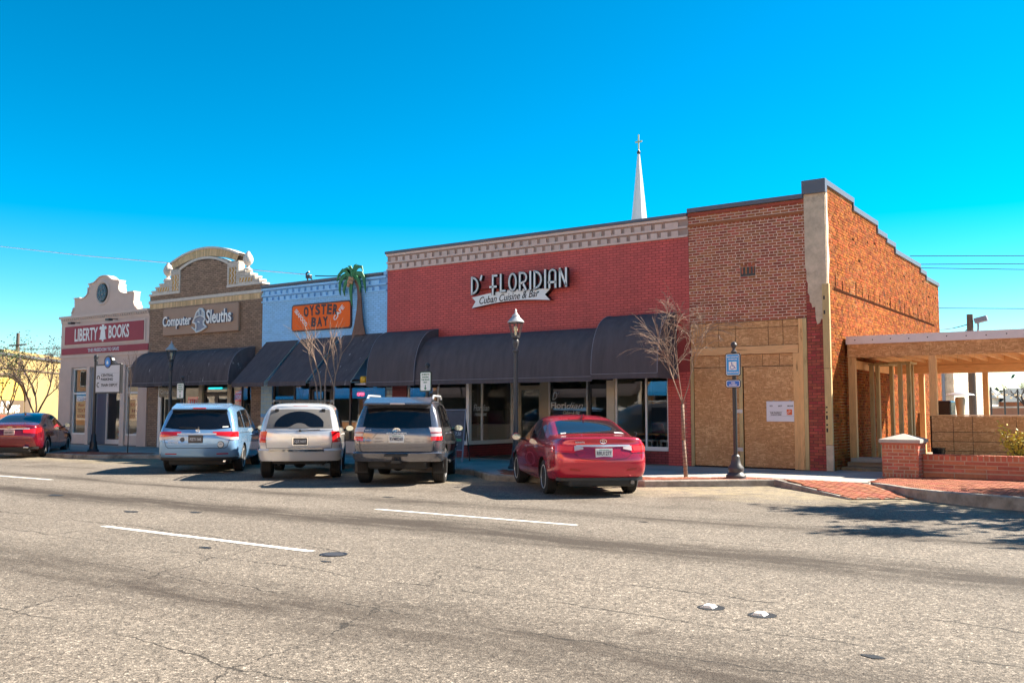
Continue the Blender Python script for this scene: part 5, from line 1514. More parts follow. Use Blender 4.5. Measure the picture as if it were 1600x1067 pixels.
# accessible parking sign
X, Y = -7.57, 19.21
t = thing('accessible_parking_sign', 'black post with two blue accessible parking plates before the boarded front', 'parking sign', (X, Y, 0.13))
post_base(t, X, Y, h=2.66)
plate(t, X, Y, 2.31, 2.76, 0.30, 'sign_sky', 'black_iron')
for s, z, w in (('PERMIT PARKING ONLY', 2.685, 0.26), ('TOW AWAY ZONE', 2.635, 0.2), ('VIOLATORS WILL BE TOWED', 2.355, 0.25)): lettering(s, 'sign_white', t, 0.027, (X, Y - 0.081, z), w, align='CENTER', depth=0.003, bold=0.03)
boxpart('symbol_panel', 'sign_white', t, X - 0.085, X + 0.085, Y - 0.084, Y - 0.0812, 2.42, 2.595)
b = MB(); yy = Y - 0.087
b.sphere((X - 0.02, yy, 2.575), 0.013, 0.003, 0.013, 8, 5)
b.path([(X - 0.02, yy, 2.56), (X - 0.015, yy, 2.505), (X + 0.03, yy, 2.505), (X + 0.05, yy, 2.455), (X + 0.07, yy, 2.462)], 0.007, 5).path([(X - 0.018, yy, 2.535), (X + 0.02, yy, 2.535)], 0.006, 5)
b.path([(X - 0.012 + 0.042 * cos(radians(a)), yy, 2.478 + 0.042 * sin(radians(a))) for a in range(120, 351, 23)], 0.006, 5)
b.build('wheelchair_symbol', 'sign_blue', t)
plate(t, X, Y, 2.06, 2.2, 0.30, 'sign_blue', 'black_iron')
lettering('VAN', 'sign_white', t, 0.032, (X, Y - 0.081, 2.135), 0.09, align='CENTER', depth=0.003, bold=0.03); lettering('ACCESSIBLE', 'sign_white', t, 0.028, (X, Y - 0.081, 2.09), 0.17, align='CENTER', depth=0.003, bold=0.03)

# wayfinding sign
X, Y = -31.05, 18.9
t = thing('wayfinding_sign', 'dark post with a pale board reading CENTRAL PARKING and TRAIN DEPOT', 'direction sign', (X, Y, 0.13))
c = (X, Y, 0.1)
MB().lathe([(0.20, 0), (0.20, 0.08), (0.15, 0.12), (0.12, 0.28), (0.13, 0.34), (0.09, 0.42), (0.085, 0.6), (0.065, 0.66)], c, 14).build('base', 'black_iron', t, smooth=True)
MB().lathe([(0.06, 0.64), (0.055, 3.2), (0.075, 3.22), (0.06, 3.26), (0.085, 3.33), (0.06, 3.41), (0.0, 3.44)], c, 12).build('post', 'black_iron', t, smooth=True)
zb, zt = 2.16, 3.18
bx0, bx1 = X + 0.07, X + 1.58
MB().bevbox(bx0, bx1, Y - 0.05, Y + 0.05, zb, zt, 0.01).build('board_frame', 'black_iron', t)
boxpart('board', 'sign_pale', t, bx0 + 0.05, bx1 - 0.05, Y - 0.056, Y - 0.0505, zb + 0.05, zt - 0.05)
xm = (bx0 + bx1) / 2
pts = [(xm - 0.45, zt)] + [(xm - 0.28 + 0.02 * i, zt + 0.02 * i) for i in range(3)] + [(xm + 0.25 * cos(radians(a)), zt + 0.1 + 0.2 * sin(radians(a))) for a in range(170, 9, -20)] + [(xm + 0.45, zt)]
MB().prism(pts, Y - 0.05, Y + 0.05).build('crest', 'black_iron', t)
MB().lathe([(0.21, 0), (0.21, -0.012)], (xm, Y - 0.052, zt + 0.06), 24, 'y').build('crest_rim', 'black_iron', t)
MB().lathe([(0.17, -0.014), (0.17, -0.02)], (xm, Y - 0.052, zt + 0.06), 24, 'y').build('crest_disc', 'sign_blue', t)
MB().lathe([(0.11, -0.021), (0.11, -0.024)], (xm, Y - 0.052, zt + 0.06), 24, 'y').build('crest_inner', 'sign_sky', t)
MB().prism([(xm - 0.05, zt), (xm + 0.05, zt), (xm + 0.05, zt + 0.06), (xm, zt + 0.12), (xm - 0.05, zt + 0.06)], Y - 0.081, Y - 0.078).build('crest_emblem', 'sign_white', t)
lettering('CENTRAL', 'sign_print_black', t, 0.10, (bx0 + 0.36, Y - 0.056, 2.74), 0.74, depth=0.004, bold=0.02); lettering('PARKING', 'sign_print_black', t, 0.10, (bx0 + 0.36, Y - 0.056, 2.60), 0.72, depth=0.004, bold=0.02)
lettering('TRAIN DEPOT', 'sign_print_black', t, 0.10, (bx0 + 0.36, Y - 0.056, 2.40), 1.0, depth=0.004, bold=0.02)
b = MB()
for z, a0, a1 in ((2.71, -40, 220), (2.46, 50, 310)):
    for i in range(12):
        a, cc = radians(a0 + (a1 - a0) * i / 12), radians(a0 + (a1 - a0) * (i + 1) / 12)
        b.tube((bx0 + 0.2 + 0.07 * cos(a), Y - 0.06, z + 0.07 * sin(a)), (bx0 + 0.2 + 0.07 * cos(cc), Y - 0.06, z + 0.07 * sin(cc)), 0.014, n=5)
b.build('direction_arrow', 'sign_print_black', t)
MB().box(bx0 + 0.08, bx1 - 0.08, Y - 0.058, Y - 0.0562, 2.545, 2.552).box(bx0 + 0.08, bx1 - 0.08, Y - 0.058, Y - 0.0562, 2.86, 2.867).box(bx0 + 0.08, bx1 - 0.08, Y - 0.058, Y - 0.0562, 2.36, 2.367).build('rule', 'letter_grey', t)

# chalkboard
X, Y = -16.55, 20.9
t = thing('chalkboard', 'tall A-frame chalkboard with green and white writing by the grey off-roader', 'chalkboard', (X, Y, 0.13), rz=radians(14))
def L2(b_): 
    b_.m = world_of(t); return b_
L2(MB()).add([(-.32, -.05 + .012, 0.35), (.32, -.05 + .012, 0.35), (.30, .16, 1.42), (-.30, .16, 1.42), (-.32, -.03, 0.35), (.32, -.03, 0.35), (.30, .18, 1.42), (-.30, .18, 1.42)], [(0, 1, 2, 3), (4, 7, 6, 5), (0, 4, 5, 1), (1, 5, 6, 2), (2, 6, 7, 3), (3, 7, 4, 0)]).build('board', 'chalkboard', t)
b = L2(MB())
for sx_ in (-.34, .34): b.tube((sx_, -.13, 0), (sx_ * .93, .18, 1.48), 0.022, n=6)
b.tube((-.32, .175, 1.45), (.32, .175, 1.45), 0.02, n=6).tube((-.33, -.06, 0.33), (.33, -.06, 0.33), 0.018, n=6)
b.build('frame', 'letter_grey', t)
b = L2(MB())
for sx_ in (-.3, .3): b.tube((sx_, .5, 0), (sx_ * .93, .19, 1.4), 0.02, n=6)
b.build('rear_leg', 'black_iron', t)
wm = world_of(t).to_3x3()
def chalk(s, m, size, x, z, w, sh=0.2):
    y = -.05 + (z - .35) * 0.197 + 0.008
    lettering(s, m, t, size, world_of(t) @ Vector((x, y, z)), w, ux=wm @ Vector((1, 0, 0)), uz=wm @ Vector((0, 0.193, 0.98)), depth=0.004, shear=sh, bold=0.01)
chalk('Floridian', 'chalk_white', 0.15, -.25, 1.2, 0.5); chalk('COOL', 'chalk_green', 0.12, -.24, 1.03, 0.3, 0); chalk('cubanitos', 'chalk_green', 0.11, -.08, .88, 0.36); chalk('$ 7.50', 'chalk_white', 0.11, -.05, .72, 0.28); chalk('mojitos', 'chalk_green', 0.11, -.1, .55, 0.36); chalk('happy hour', 'chalk_white', 0.07, -.2, .44, 0.36)

# hanging pot by the red wall
X, Y = -11.55, 22.3
t = thing('flower_pot', 'white hanging pot with a wire hook standing below the right shop window', 'flower pot', (X, Y, 0.13))
MB().lathe([(0.13, 0), (0.19, 0.2), (0.205, 0.2), (0.205, 0.23), (0.18, 0.23), (0.16, 0.2)], (X, Y, 0.15), 16).build('pot', 'pot_white', t, smooth=True)
MB().lathe([(0.155, 0.19), (0.0, 0.2)], (X, Y, 0.15), 12).build('soil', 'soil', t)
b = MB()
for a in (0.3, 2.4, 4.5): b.tube((X + .19 * cos(a), Y + .19 * sin(a), .38), (X, Y, .83), 0.005, n=4)
b.path([(X, Y, .83), (X, Y, .9), (X + .05, Y, .93), (X + .04, Y, .99), (X - .03, Y, .99)], 0.006, 4)
b.build('hanger', 'galvanised', t)
b = MB()
for i in range(60):
    a, r_ = R.uniform(0, 6.28), R.uniform(0, .16); h = R.uniform(0.36, 0.52)
    p_ = Vector((X + r_ * cos(a), Y + r_ * sin(a), h)); d = Vector((cos(a), sin(a), R.uniform(-.3, .8))).normalized() * 0.06; s_ = Vector((-sin(a), cos(a), 0)) * 0.018
    b.add([tuple(p_), tuple(p_ + d * .5 + s_), tuple(p_ + d), tuple(p_ + d * .5 - s_)], [(0, 1, 2, 3)])
b.build('foliage', 'leaf_green', t)

# raised markers and cover in the road
for x, y, lab in ((-3.05, 7.12, 'white raised road marker, left of the pair in the lane'), (-2.62, 7.08, 'white raised road marker, right of the pair in the lane')):
    t = thing('road_marker', lab, 'road marker', (x, y, 0), group='raised road markers')
    b = MB(); b.lathe([(0.11, 0.0), (0.11, 0.003), (0.0, 0.0045)], (x + 0.02, y, 0.0), 12); b.build('pad', 'sign_print_black', t)
    MB().add([(x - .055, y - .05, .002), (x + .055, y - .05, .002), (x + .055, y + .05, .002), (x - .055, y + .05, .002), (x - .03, y - .042, .022), (x + .03, y - .042, .022), (x + .03, y + .042, .022), (x - .03, y + .042, .022)],
             [(4, 5, 6, 7), (0, 1, 5, 4), (1, 2, 6, 5), (2, 3, 7, 6), (3, 0, 4, 7)]).build('reflector', 'sign_white', t)
t = thing('valve_cover', 'small round dark valve cover set in the road by the lane line', 'manhole cover', (-7.48, 7.38, 0))
MB().lathe([(0.15, 0.002), (0.15, 0.008), (0.12, 0.009), (0.115, 0.005), (0.0, 0.006)], (-7.48, 7.38, 0), 20).build('rim', 'black_iron', t)
MB().lathe([(0.112, 0.007), (0.105, 0.011), (0.0, 0.011)], (-7.48, 7.38, 0), 20).build('lid', 'grey_iron', t)
for x, y, r_ in ((-9.05, 6.92, .08), (-7.2, 7.0, .045), (-12.3, 9.2, .09), (-16.9, 9.6, .14), (-13.2, 8.7, .1), (-6.1, 12.0, .05), (-3.9, 13.6, .04), (-11.6, 12.8, .09), (-1.6, 6.3, .05)):
    pts = [(x + 1.7 * r_ * R.uniform(.6, 1.1) * cos(2 * pi * i / 9), y + r_ * R.uniform(.5, 1.1) * sin(2 * pi * i / 9), 0.004) for i in range(9)]
    MB().add(pts, [tuple(range(9))]).build('tar_patch', 'sign_print_black', road)
# ------------------------------------------------------------------ timber shelter, brick pillar and low wall at the right
S = thing('timber_shelter', 'unfinished timber shelter with OSB fascia built against the brick side wall', 'shelter', (-3.3, 24.0, 0.2))
structure(MB().box(-6.56, 12, 24.0, 31, -0.05, 0.30).build('slab', 'slab_board'))
structure(MB().prism([(-6.52, 24.0), (-6.52, 23.3), (-5.9, 23.1), (-5.3, 23.4), (-5.0, 24.0)], 0.10, 0.2, 'xy').build('dirt_patch', 'soil'))
structure(MB().box(-6.45, -5.3, 23.9, 24.6, 0.301, 0.40).build('step', 'concrete'))
FX0, FX1 = -6.50, -1.55
xs = [FX0, -4.60, -2.15, FX1]
for i in range(3):
    boxpart('fascia_panel', 'osb', S, xs[i] + 0.002, xs[i + 1] - 0.002, 24.0, 24.022, 2.87, 3.24)
boxpart('roof_flashing', 'white_flashing', S, FX0 - 0.02, FX1 + 0.02, 23.97, 23.998, 3.20, 3.375)
boxpart('roof_sheet', 'white_flashing', S, FX0 - 0.03, FX1 + 0.02, 23.965, 29.4, 3.376, 3.40)
data = MB().lathe([(0.016, 0), (0.016, -0.006), (0.0, -0.01)], (0, 0, 0), 6, 'y').mesh('screw', 'black_iron')
inv = world_of(S).inverted()
for i in range(12):
    o = bpy.data.objects.new('screw', data); COL.objects.link(o); o.parent = S
    o.location = inv @ Vector((FX0 + 0.2 + i * 0.42, 23.969, 3.30 + R.uniform(-.01, .01)))
boxpart('front_beam', 'lumber_flat', S, FX0, FX1, 24.024, 24.11, 2.88, 3.20)
boxpart('rear_beam', 'lumber_flat', S, FX0, FX1, 28.95, 29.1, 2.62, 2.85); boxpart('rear_beam', 'lumber_flat', S, FX0, FX1, 28.96, 29.09, 2.855, 3.1)
for i in range(13):
    x = FX0 + 0.06 + i * 0.4
    boxpart('joist', 'lumber', S, x - 0.02, x + 0.02, 24.112, 28.948, 2.93, 3.16)
boxpart('roof_deck', 'osb', S, FX0, FX1, 24.03, 29.3, 3.21, 3.23)
boxpart('ledger_board', 'lumber', S, -6.57, -6.515, 24.5, 28.9, 2.62, 2.84)
def post(x0, x1, y0, y1, z0, z1, m='lumber', n='post'):
    MB().bevbox(x0, x1, y0, y1, z0, z1, 0.006).build(n, m, S)
post(-6.50, -6.33, 24.03, 24.17, 0.30, 2.868)
post(-4.62, -4.46, 23.985, 24.13, 1.43, 2.868)
post(-5.86, -5.72, 28.97, 29.1, 0.3, 2.615); post(-4.2, -4.06, 28.97, 29.1, 0.3, 2.615); post(-1.72, -1.56, 28.97, 29.1, 0.3, 2.615); post(-1.72, -1.56, 24.03, 24.17, 1.47, 2.868)
# framing of the doorway: pairs of treated studs
for x, y in ((-6.34, 25.6), (-6.19, 25.6), (-6.05, 26.5), (-5.55, 25.2), (-5.42, 25.9), (-5.34, 25.2)):
    post(x - 0.045, x + 0.045, y, y + 0.14, 0.3, 2.74, 'treated_lumber', 'stud')
post(-5.8, -5.28, 25.2, 25.95, 2.745, 2.80, 'treated_lumber', 'top_plate'); post(-6.42, -5.9, 25.6, 26.6, 2.745, 2.80, 'treated_lumber', 'top_plate')
# OSB knee wall right of the middle post
px = [-4.60, -4.13, -3.72, -2.82, -1.95, -1.55]
for i in range(5):
    for z0, z1 in ((0.46, 0.62), (0.62, 0.84), (0.84, 1.06), (1.06, 1.43)):
        osb(px[i], px[i + 1], z0, z1, y=24.0, parent=S, t=0.02)
boxpart('knee_wall_backing', 'black_gloss', S, -4.6, -1.55, 24.022, 24.06, 0.3, 1.42)
boxpart('knee_wall_cap', 'lumber_flat', S, -4.6, -1.55, 23.99, 24.1, 1.431, 1.46)

P = thing('brick_pillar', 'square brick pillar with a pale pyramid cap stone', 'pillar', (-4.75, 21.78, 0.13))
px0, px1, py0, py1 = -5.12, -4.38, 21.4, 22.14
boxpart('core', 'pillar_mortar', P, px0 + 0.006, px1 - 0.006, py0 + 0.006, py1 - 0.006, 0.1, 0.87)
def course(parent, rects, org, ux, m='pillar_brick', n=300): brick_field(parent, rects, org, ux, (0, 0, 1), m, proud=0.006, single=n, rnd=0.002)
body = brick_rects(px0, px1, 0.225, 0.735, L=0.215, Hc=0.0735)
sold = [(px0 + 0.0745 * i, px0 + 0.0745 * i + 0.062, z, z + h) for z, h in ((0.135, 0.08), (0.74, 0.085)) for i in range(10)]
course(P, body + sold, (0, py0 + 0.006, 0), (1, 0, 0))
body = brick_rects(py0, py1, 0.135, 0.735, L=0.215, Hc=0.0735); sold = [(py0 + 0.0745 * i, py0 + 0.0745 * i + 0.062, 0.74, 0.825) for i in range(10)]
course(P, body + sold, (px1 - 0.006, 0, 0), (0, 1, 0))
course(P, [(-py1 + 0.0, -py0 - 0.0, 0.135 + 0.0735 * k, 0.135 + 0.0735 * k + 0.062) for k in range(9)], (px0 + 0.006, 0, 0), (0, -1, 0))
zc = 0.87
MB().add([(px0 - .05, py0 - .05, zc), (px1 + .05, py0 - .05, zc), (px1 + .05, py1 + .05, zc), (px0 - .05, py1 + .05, zc), (px0 - .05, py0 - .05, zc + .07), (px1 + .05, py0 - .05, zc + .07), (px1 + .05, py1 + .05, zc + .07), (px0 - .05, py1 + .05, zc + .07), ((px0 + px1) / 2, (py0 + py1) / 2, zc + .19)],
         [(0, 3, 2, 1), (0, 1, 5, 4), (1, 2, 6, 5), (2, 3, 7, 6), (3, 0, 4, 7), (4, 5, 8), (5, 6, 8), (6, 7, 8), (7, 4, 8)]).build('cap_stone', 'concrete', P)
boxpart('cap_bed', 'pillar_brick', P, px0 - 0.02, px1 + 0.02, py0 - 0.02, py1 + 0.02, 0.83, 0.869)

W = thing('low_brick_wall', 'low brick planter wall running right from the brick pillar', 'wall', (-1.5, 21.9, 0.13))
wx0, wx1, wy = -4.37, 3.0, 21.78
boxpart('core', 'pillar_mortar', W, wx0, wx1, wy + 0.006, wy + 0.26, 0.1, 0.60)
blocks = []
x = wx0
while x < wx1:
    l = R.choice((0.62, 0.7, 0.58)); blocks.append((x, min(x + l - 0.014, wx1), 0.135, 0.235)); x += l
course(W, blocks, (0, wy + 0.006, 0), (1, 0, 0))
course(W, brick_rects(wx0, wx1, 0.258, 0.50, L=0.4, Hc=0.0805), (0, wy + 0.006, 0), (1, 0, 0))
sold = [(wx0 + 0.108 * i, wx0 + 0.108 * i + 0.094, 0.505, 0.60) for i in range(int((wx1 - wx0) / 0.108))]
course(W, sold, (0, wy + 0.006, 0), (1, 0, 0))
data = MB().box(-0.047, 0.047, -0.14, 0.14, 0.0, 0.022).mesh('coping_brick', 'pillar_brick')
inv = world_of(W).inverted()
for i in range(int((wx1 - wx0) / 0.108)):
    o = bpy.data.objects.new('coping_brick', data); COL.objects.link(o); o.parent = W
    o.location = inv @ Vector((wx0 + 0.047 + 0.108 * i, wy + 0.13, 0.600 + R.uniform(0, .003)))
structure(MB().box(-4.3, 3, 22.05, 23.98, 0.05, 0.46).build('planter_soil', 'soil'))
# planks and bucket by the pillar
t = thing('black_bucket', 'small black bucket standing behind the brick pillar', 'bucket', (-4.05, 22.6, 0.46))
MB().lathe([(0.11, 0), (0.14, 0.26), (0.15, 0.26), (0.15, 0.28), (0.12, 0.28), (0.1, 0.05)], (-4.2, 22.6, 0.46), 14).build('bucket_body', 'black_gloss', t, smooth=True)

# ------------------------------------------------------------------ plants
def leaves(n, pos, size, mname, dirf=None):
    b = MB()
    for i in range(n):
        p_ = Vector(pos()); a = Vector((R.gauss(0, 1), R.gauss(0, 1), R.gauss(0, .6))).normalized()
        s_ = a.cross(Vector((R.gauss(0, 1), R.gauss(0, 1), R.gauss(0, 1)))).normalized()
        l = size * R.uniform(.6, 1.3)
        b.add([tuple(p_), tuple(p_ + a * l * .5 + s_ * l * .32), tuple(p_ + a * l), tuple(p_ + a * l * .5 - s_ * l * .32)], [(0, 1, 2, 3)])
    return b
def shrub(name, label, c, rx, ry, rz, n, size, m, shoots=8, group=None):
    t = thing(name, label, 'shrub', c, group=group)
    tips = []
    b = MB()
    for i in range(shoots):
        a = R.uniform(0, 6.28); r_ = R.uniform(.2, 1)
        tip = Vector((c[0] + rx * r_ * cos(a), c[1] + ry * r_ * sin(a), c[2] + rz * R.uniform(.6, 1.15)))
        b.path([tuple(Vector(c)), tuple(Vector(c).lerp(tip, .5) + Vector((0, 0, .05))), tuple(tip)], [.012, .009, .004], 5)
        tips.append(tip)
    b.build('stem', 'bark_dark', t)
    cc = Vector(c)
    def pos():
        k = R.choice(tips); q = cc.lerp(k, R.uniform(.25, 1.05))
        return q + Vector((R.gauss(0, rx * .13), R.gauss(0, ry * .13), R.gauss(0, rz * .1)))
    leaves(n, pos, size, m).build('foliage', m, t)
    return t
shrub('shrub', 'sunlit yellow green shrub in the planter behind the low brick wall', (-2.60, 22.35, 0.46), .5, .3, .62, 1100, .07, 'leaf_yellow', 16)

def bare_tree(label, base, h, spread, levels, r0, m, seed, twigs=5, lean=(0, 0), fork=0.35, stems=1, leaf=None, up=0.75, group='bare street trees', name='bare_tree', droop=0.0, thin=1.0, ln=.30):
    rr = random.Random(seed)
    t = thing(name, label, 'tree', base, group=group)
    tb, br = MB(), MB()
    ends = []
    B = Vector(base)
    def grow(p, d, l, r, lev):
        n = 3 if lev < levels else 2
        pts = [p]; rs = [r]
        q = p; dd = d
        for i in range(n):
            dd = (dd + Vector((rr.gauss(0, .12), rr.gauss(0, .12), rr.gauss(0.02, .08) - droop * max(0, lev - 1)))).normalized()
            q = q + dd * (l / n); pts.append(q); rs.append(max(0.003, r * (1 - .32 * (i + 1) / n)))
        br.path([tuple(x) for x in pts], rs, 6 if lev < 2 else (5 if lev == 2 else 3))
        if lev >= levels:
            ends.append(q); return
        k = twigs if lev > 0 else twigs
        for j in range(k):
            u = rr.uniform(.35, 1.0) if j else 1.0
            idx = min(n - 1, int(u * n)); pp = pts[idx].lerp(pts[idx + 1], u * n - idx)
            side = Vector((rr.gauss(0, 1), rr.gauss(0, 1), 0)).normalized()
            nd = (dd * up + side * spread * rr.uniform(.5, 1.1) + Vector((0, 0, rr.uniform(0, .35)))).normalized()
            grow(pp, nd, l * rr.uniform(.5, .78), max(.004, rs[idx] * rr.uniform(.45, .68)), lev + 1)
    for s in range(stems):
        a = 2 * pi * s / max(1, stems) + rr.uniform(0, 1)
        off = Vector((cos(a), sin(a), 0)) * (0.06 if stems > 1 else 0)
        top = B + off + Vector((lean[0] + (cos(a) * .25 if stems > 1 else 0), lean[1], 0)) * fork + Vector((0, 0, h * fork))
        tb.path([tuple(B + off), tuple((B + off).lerp(top, .5) + Vector((rr.gauss(0, .015), rr.gauss(0, .015), 0))), tuple(top)], [r0, r0 * .88, r0 * .8], 9)
        for j in range(3 if stems == 1 else 1):
            a2 = a + 2 * pi * j / 3
            d = Vector((cos(a2) * spread * .7 + lean[0], sin(a2) * spread * .7 + lean[1], 1)).normalized()
            grow(top, d, h * ln, r0 * (.62 if stems == 1 else .75) * thin, 1)
    tb.build('trunk', m, t, smooth='all')
    br.build('crown', m, t)
    if leaf:
        leaves(leaf[0], lambda: Vector(rr.choice(ends)) + Vector((rr.gauss(0, .12), rr.gauss(0, .12), rr.gauss(0, .12))), leaf[1], leaf[2]).build('leaves', leaf[2], t)
    return t
t = bare_tree('young bare tree with a thin cord wound round its trunk before the red pier', (-8.6, 18.95, 0.13), 3.75, .5, 4, .045, 'bark_pale', 5, 5, (-.14, 0), .42, up=.8, droop=.10, thin=.42, ln=.34)
b = MB(); pts = []
for i in range(150):
    a = i * 0.75; z = 0.2 + 1.6 * i / 150
    pts.append((-8.6 - .02 * z + .062 * cos(a), 18.95 + .062 * sin(a), z))
b.path(pts, .0045, 4); b.build('wound_cord', 'bark_dark', t)
bare_tree('slender bare tree leaning left in front of the sloping awnings', (-20.05, 19.3, 0.13), 3.5, .35, 3, .03, 'bark_pale', 9, 5, (-.28, 0), .62, stems=3, up=.9, droop=.06)
bare_tree('thin upright bare tree at the right of the sloping awnings', (-19.62, 19.3, 0.13), 3.5, .3, 3, .026, 'bark_pale', 21, 4, (-.03, 0), .6, up=1.0)
bare_tree('thin bare sapling standing before the bookshop', (-29.0, 18.9, 0.13), 3.2, .3, 3, .018, 'bark_dark', 31, 3, (0, 0), .55, up=1.0)
bare_tree('spreading bare tree with russet tips before the yellow mural wall', (-43.6, 23.6, 0.0), 5.7, .62, 4, .075, 'bark_dark', 44, 5, (0, 0), .22, leaf=(700, .09, 'leaf_russet'), up=.62)
bare_tree('smaller bare tree between the mural wall and the bookshop corner', (-43.3, 25.2, 0.0), 4.0, .6, 4, .055, 'bark_dark', 52, 4, (0, 0), .25, leaf=(160, .07, 'leaf_russet'), up=.62)
bare_tree('small leafy tree at the left edge beside the mural wall', (-45.7, 23.4, 0.0), 5.2, .55, 4, .06, 'bark_dark', 61, 4, (0, 0), .3, leaf=(900, .1, 'leaf_green'), up=.65)

# evergreen street tree beyond the right edge of the view: its shade falls on the road
def evergreen(c, h, rx, rz, n, label):
    t = thing('evergreen_tree', label, 'tree', c)
    MB().path([c, (c[0] + .1, c[1], c[2] + h * .35), (c[0], c[1] + .1, c[2] + h * .8)], [.16, .13, .05], 9).build('trunk', 'bark_dark', t, smooth='all')
    cz = c[2] + h - rz
    blobs = []
    for i in range(34):
        a, u = R.uniform(0, 6.28), R.uniform(-1, 1); r_ = R.uniform(.45, 1.0)
        s_ = sqrt(1 - u * u)
        blobs.append((Vector((c[0] + rx * r_ * s_ * cos(a), c[1] + rx * r_ * s_ * sin(a), cz + rz * r_ * u)), R.uniform(.45, .85)))
    def pos():
        q, r_ = R.choice(blobs)
        return q + Vector((R.gauss(0, r_ * .5), R.gauss(0, r_ * .5), R.gauss(0, r_ * .42)))
    leaves(n, pos, .2, 'leaf_dark').build('crown', 'leaf_dark', t)
    bb = MB()
    for q, r_ in blobs: bb.tube((c[0], c[1], c[2] + h * .3 + (q.z - c[2]) * .25), tuple(q), .04, .012, 5)
    bb.build('limbs', 'bark_dark', t)
evergreen((3.0, 20.4, 0.15), 7.6, 3.1, 2.7, 15000, 'dense dark evergreen tree standing on the right pavement')
# ------------------------------------------------------------------ vehicles
mat('paint_red', (0.54, 0.022, 0.05), 0.2, 0.4, coat=1.0)
mat('paint_maroon', (0.19, 0.008, 0.018), 0.2, 0.25, coat=1.0)
mat('paint_silver', (0.84, 0.82, 0.80), 0.22, 0.4, coat=0.9)
mat('paint_grey', (0.21, 0.21, 0.235), 0.17, 0.7, coat=1.0)
mat('paint_blue', (0.24, 0.44, 0.70), 0.2, 0.4, coat=1.0)
mat('car_glass', (0.012, 0.013, 0.016), 0.03, spec=0.9, coat=0.5)
mat('privacy_glass', (0.006, 0.006, 0.008), 0.03, spec=0.7)
mat('glass_print', (0.16, 0.15, 0.14), 0.35)
mat('tyre', (0.022, 0.021, 0.021), 0.85, noise=(20, 0.3), bump=(60, 0.15))
mat('well', (0.008, 0.008, 0.008), 0.95)
mat('gap', (0.006, 0.006, 0.006), 0.8)
mat('alloy', (0.72, 0.71, 0.70), 0.35, 0.45)
mat('bright_trim', (0.78, 0.77, 0.76), 0.25, 0.35)
mat('lens_painted_glow', (0.95, 0.05, 0.04), 0.15, coat=0.8)  # brighter red that stands in for glow on the lens
mat('chrome', (0.75, 0.75, 0.76), 0.08, 1.0)
mat('lens_red', (0.72, 0.010, 0.014), 0.12, coat=0.8)
mat('lens_dark_red', (0.32, 0.004, 0.010), 0.12, coat=0.8)
mat('lens_clear', (0.62, 0.52, 0.52), 0.1, coat=0.8)
mat('trim_black', (0.018, 0.018, 0.019), 0.45)
mat('under', (0.020, 0.019, 0.018), 0.7, 0.0, noise=(6, 0.4))
mat('exhaust', (0.25, 0.22, 0.20), 0.4, 0.8)
mat('plate_white', (0.72, 0.73, 0.72), 0.45)
mat('plate_dark', (0.10, 0.09, 0.085), 0.5)
mat('plate_pink', (0.62, 0.42, 0.36), 0.45)
mat('plate_print', (0.03, 0.03, 0.06), 0.6)
mat('plate_green', (0.12, 0.32, 0.22), 0.6)
mat('mirror_glass', (0.3, 0.34, 0.34), 0.03, 1.0)
mat('sticker', (0.75, 0.75, 0.7), 0.6)

def S(x, zb, w, zl, wl, zr, wr, dx=None, crown=0.03, f=0.78):
    r = [(w - 0.10, zb), (w - 0.012, zb + 0.13), (w, (zb + zl) / 2 + 0.02), (w - 0.012, zl - 0.12), (wl, zl), (wl + (wr - wl) * f, zl + (zr - zl) * f), (wr - 0.10, zr)]
    return (x, r, dx or [0] * 7, crown)

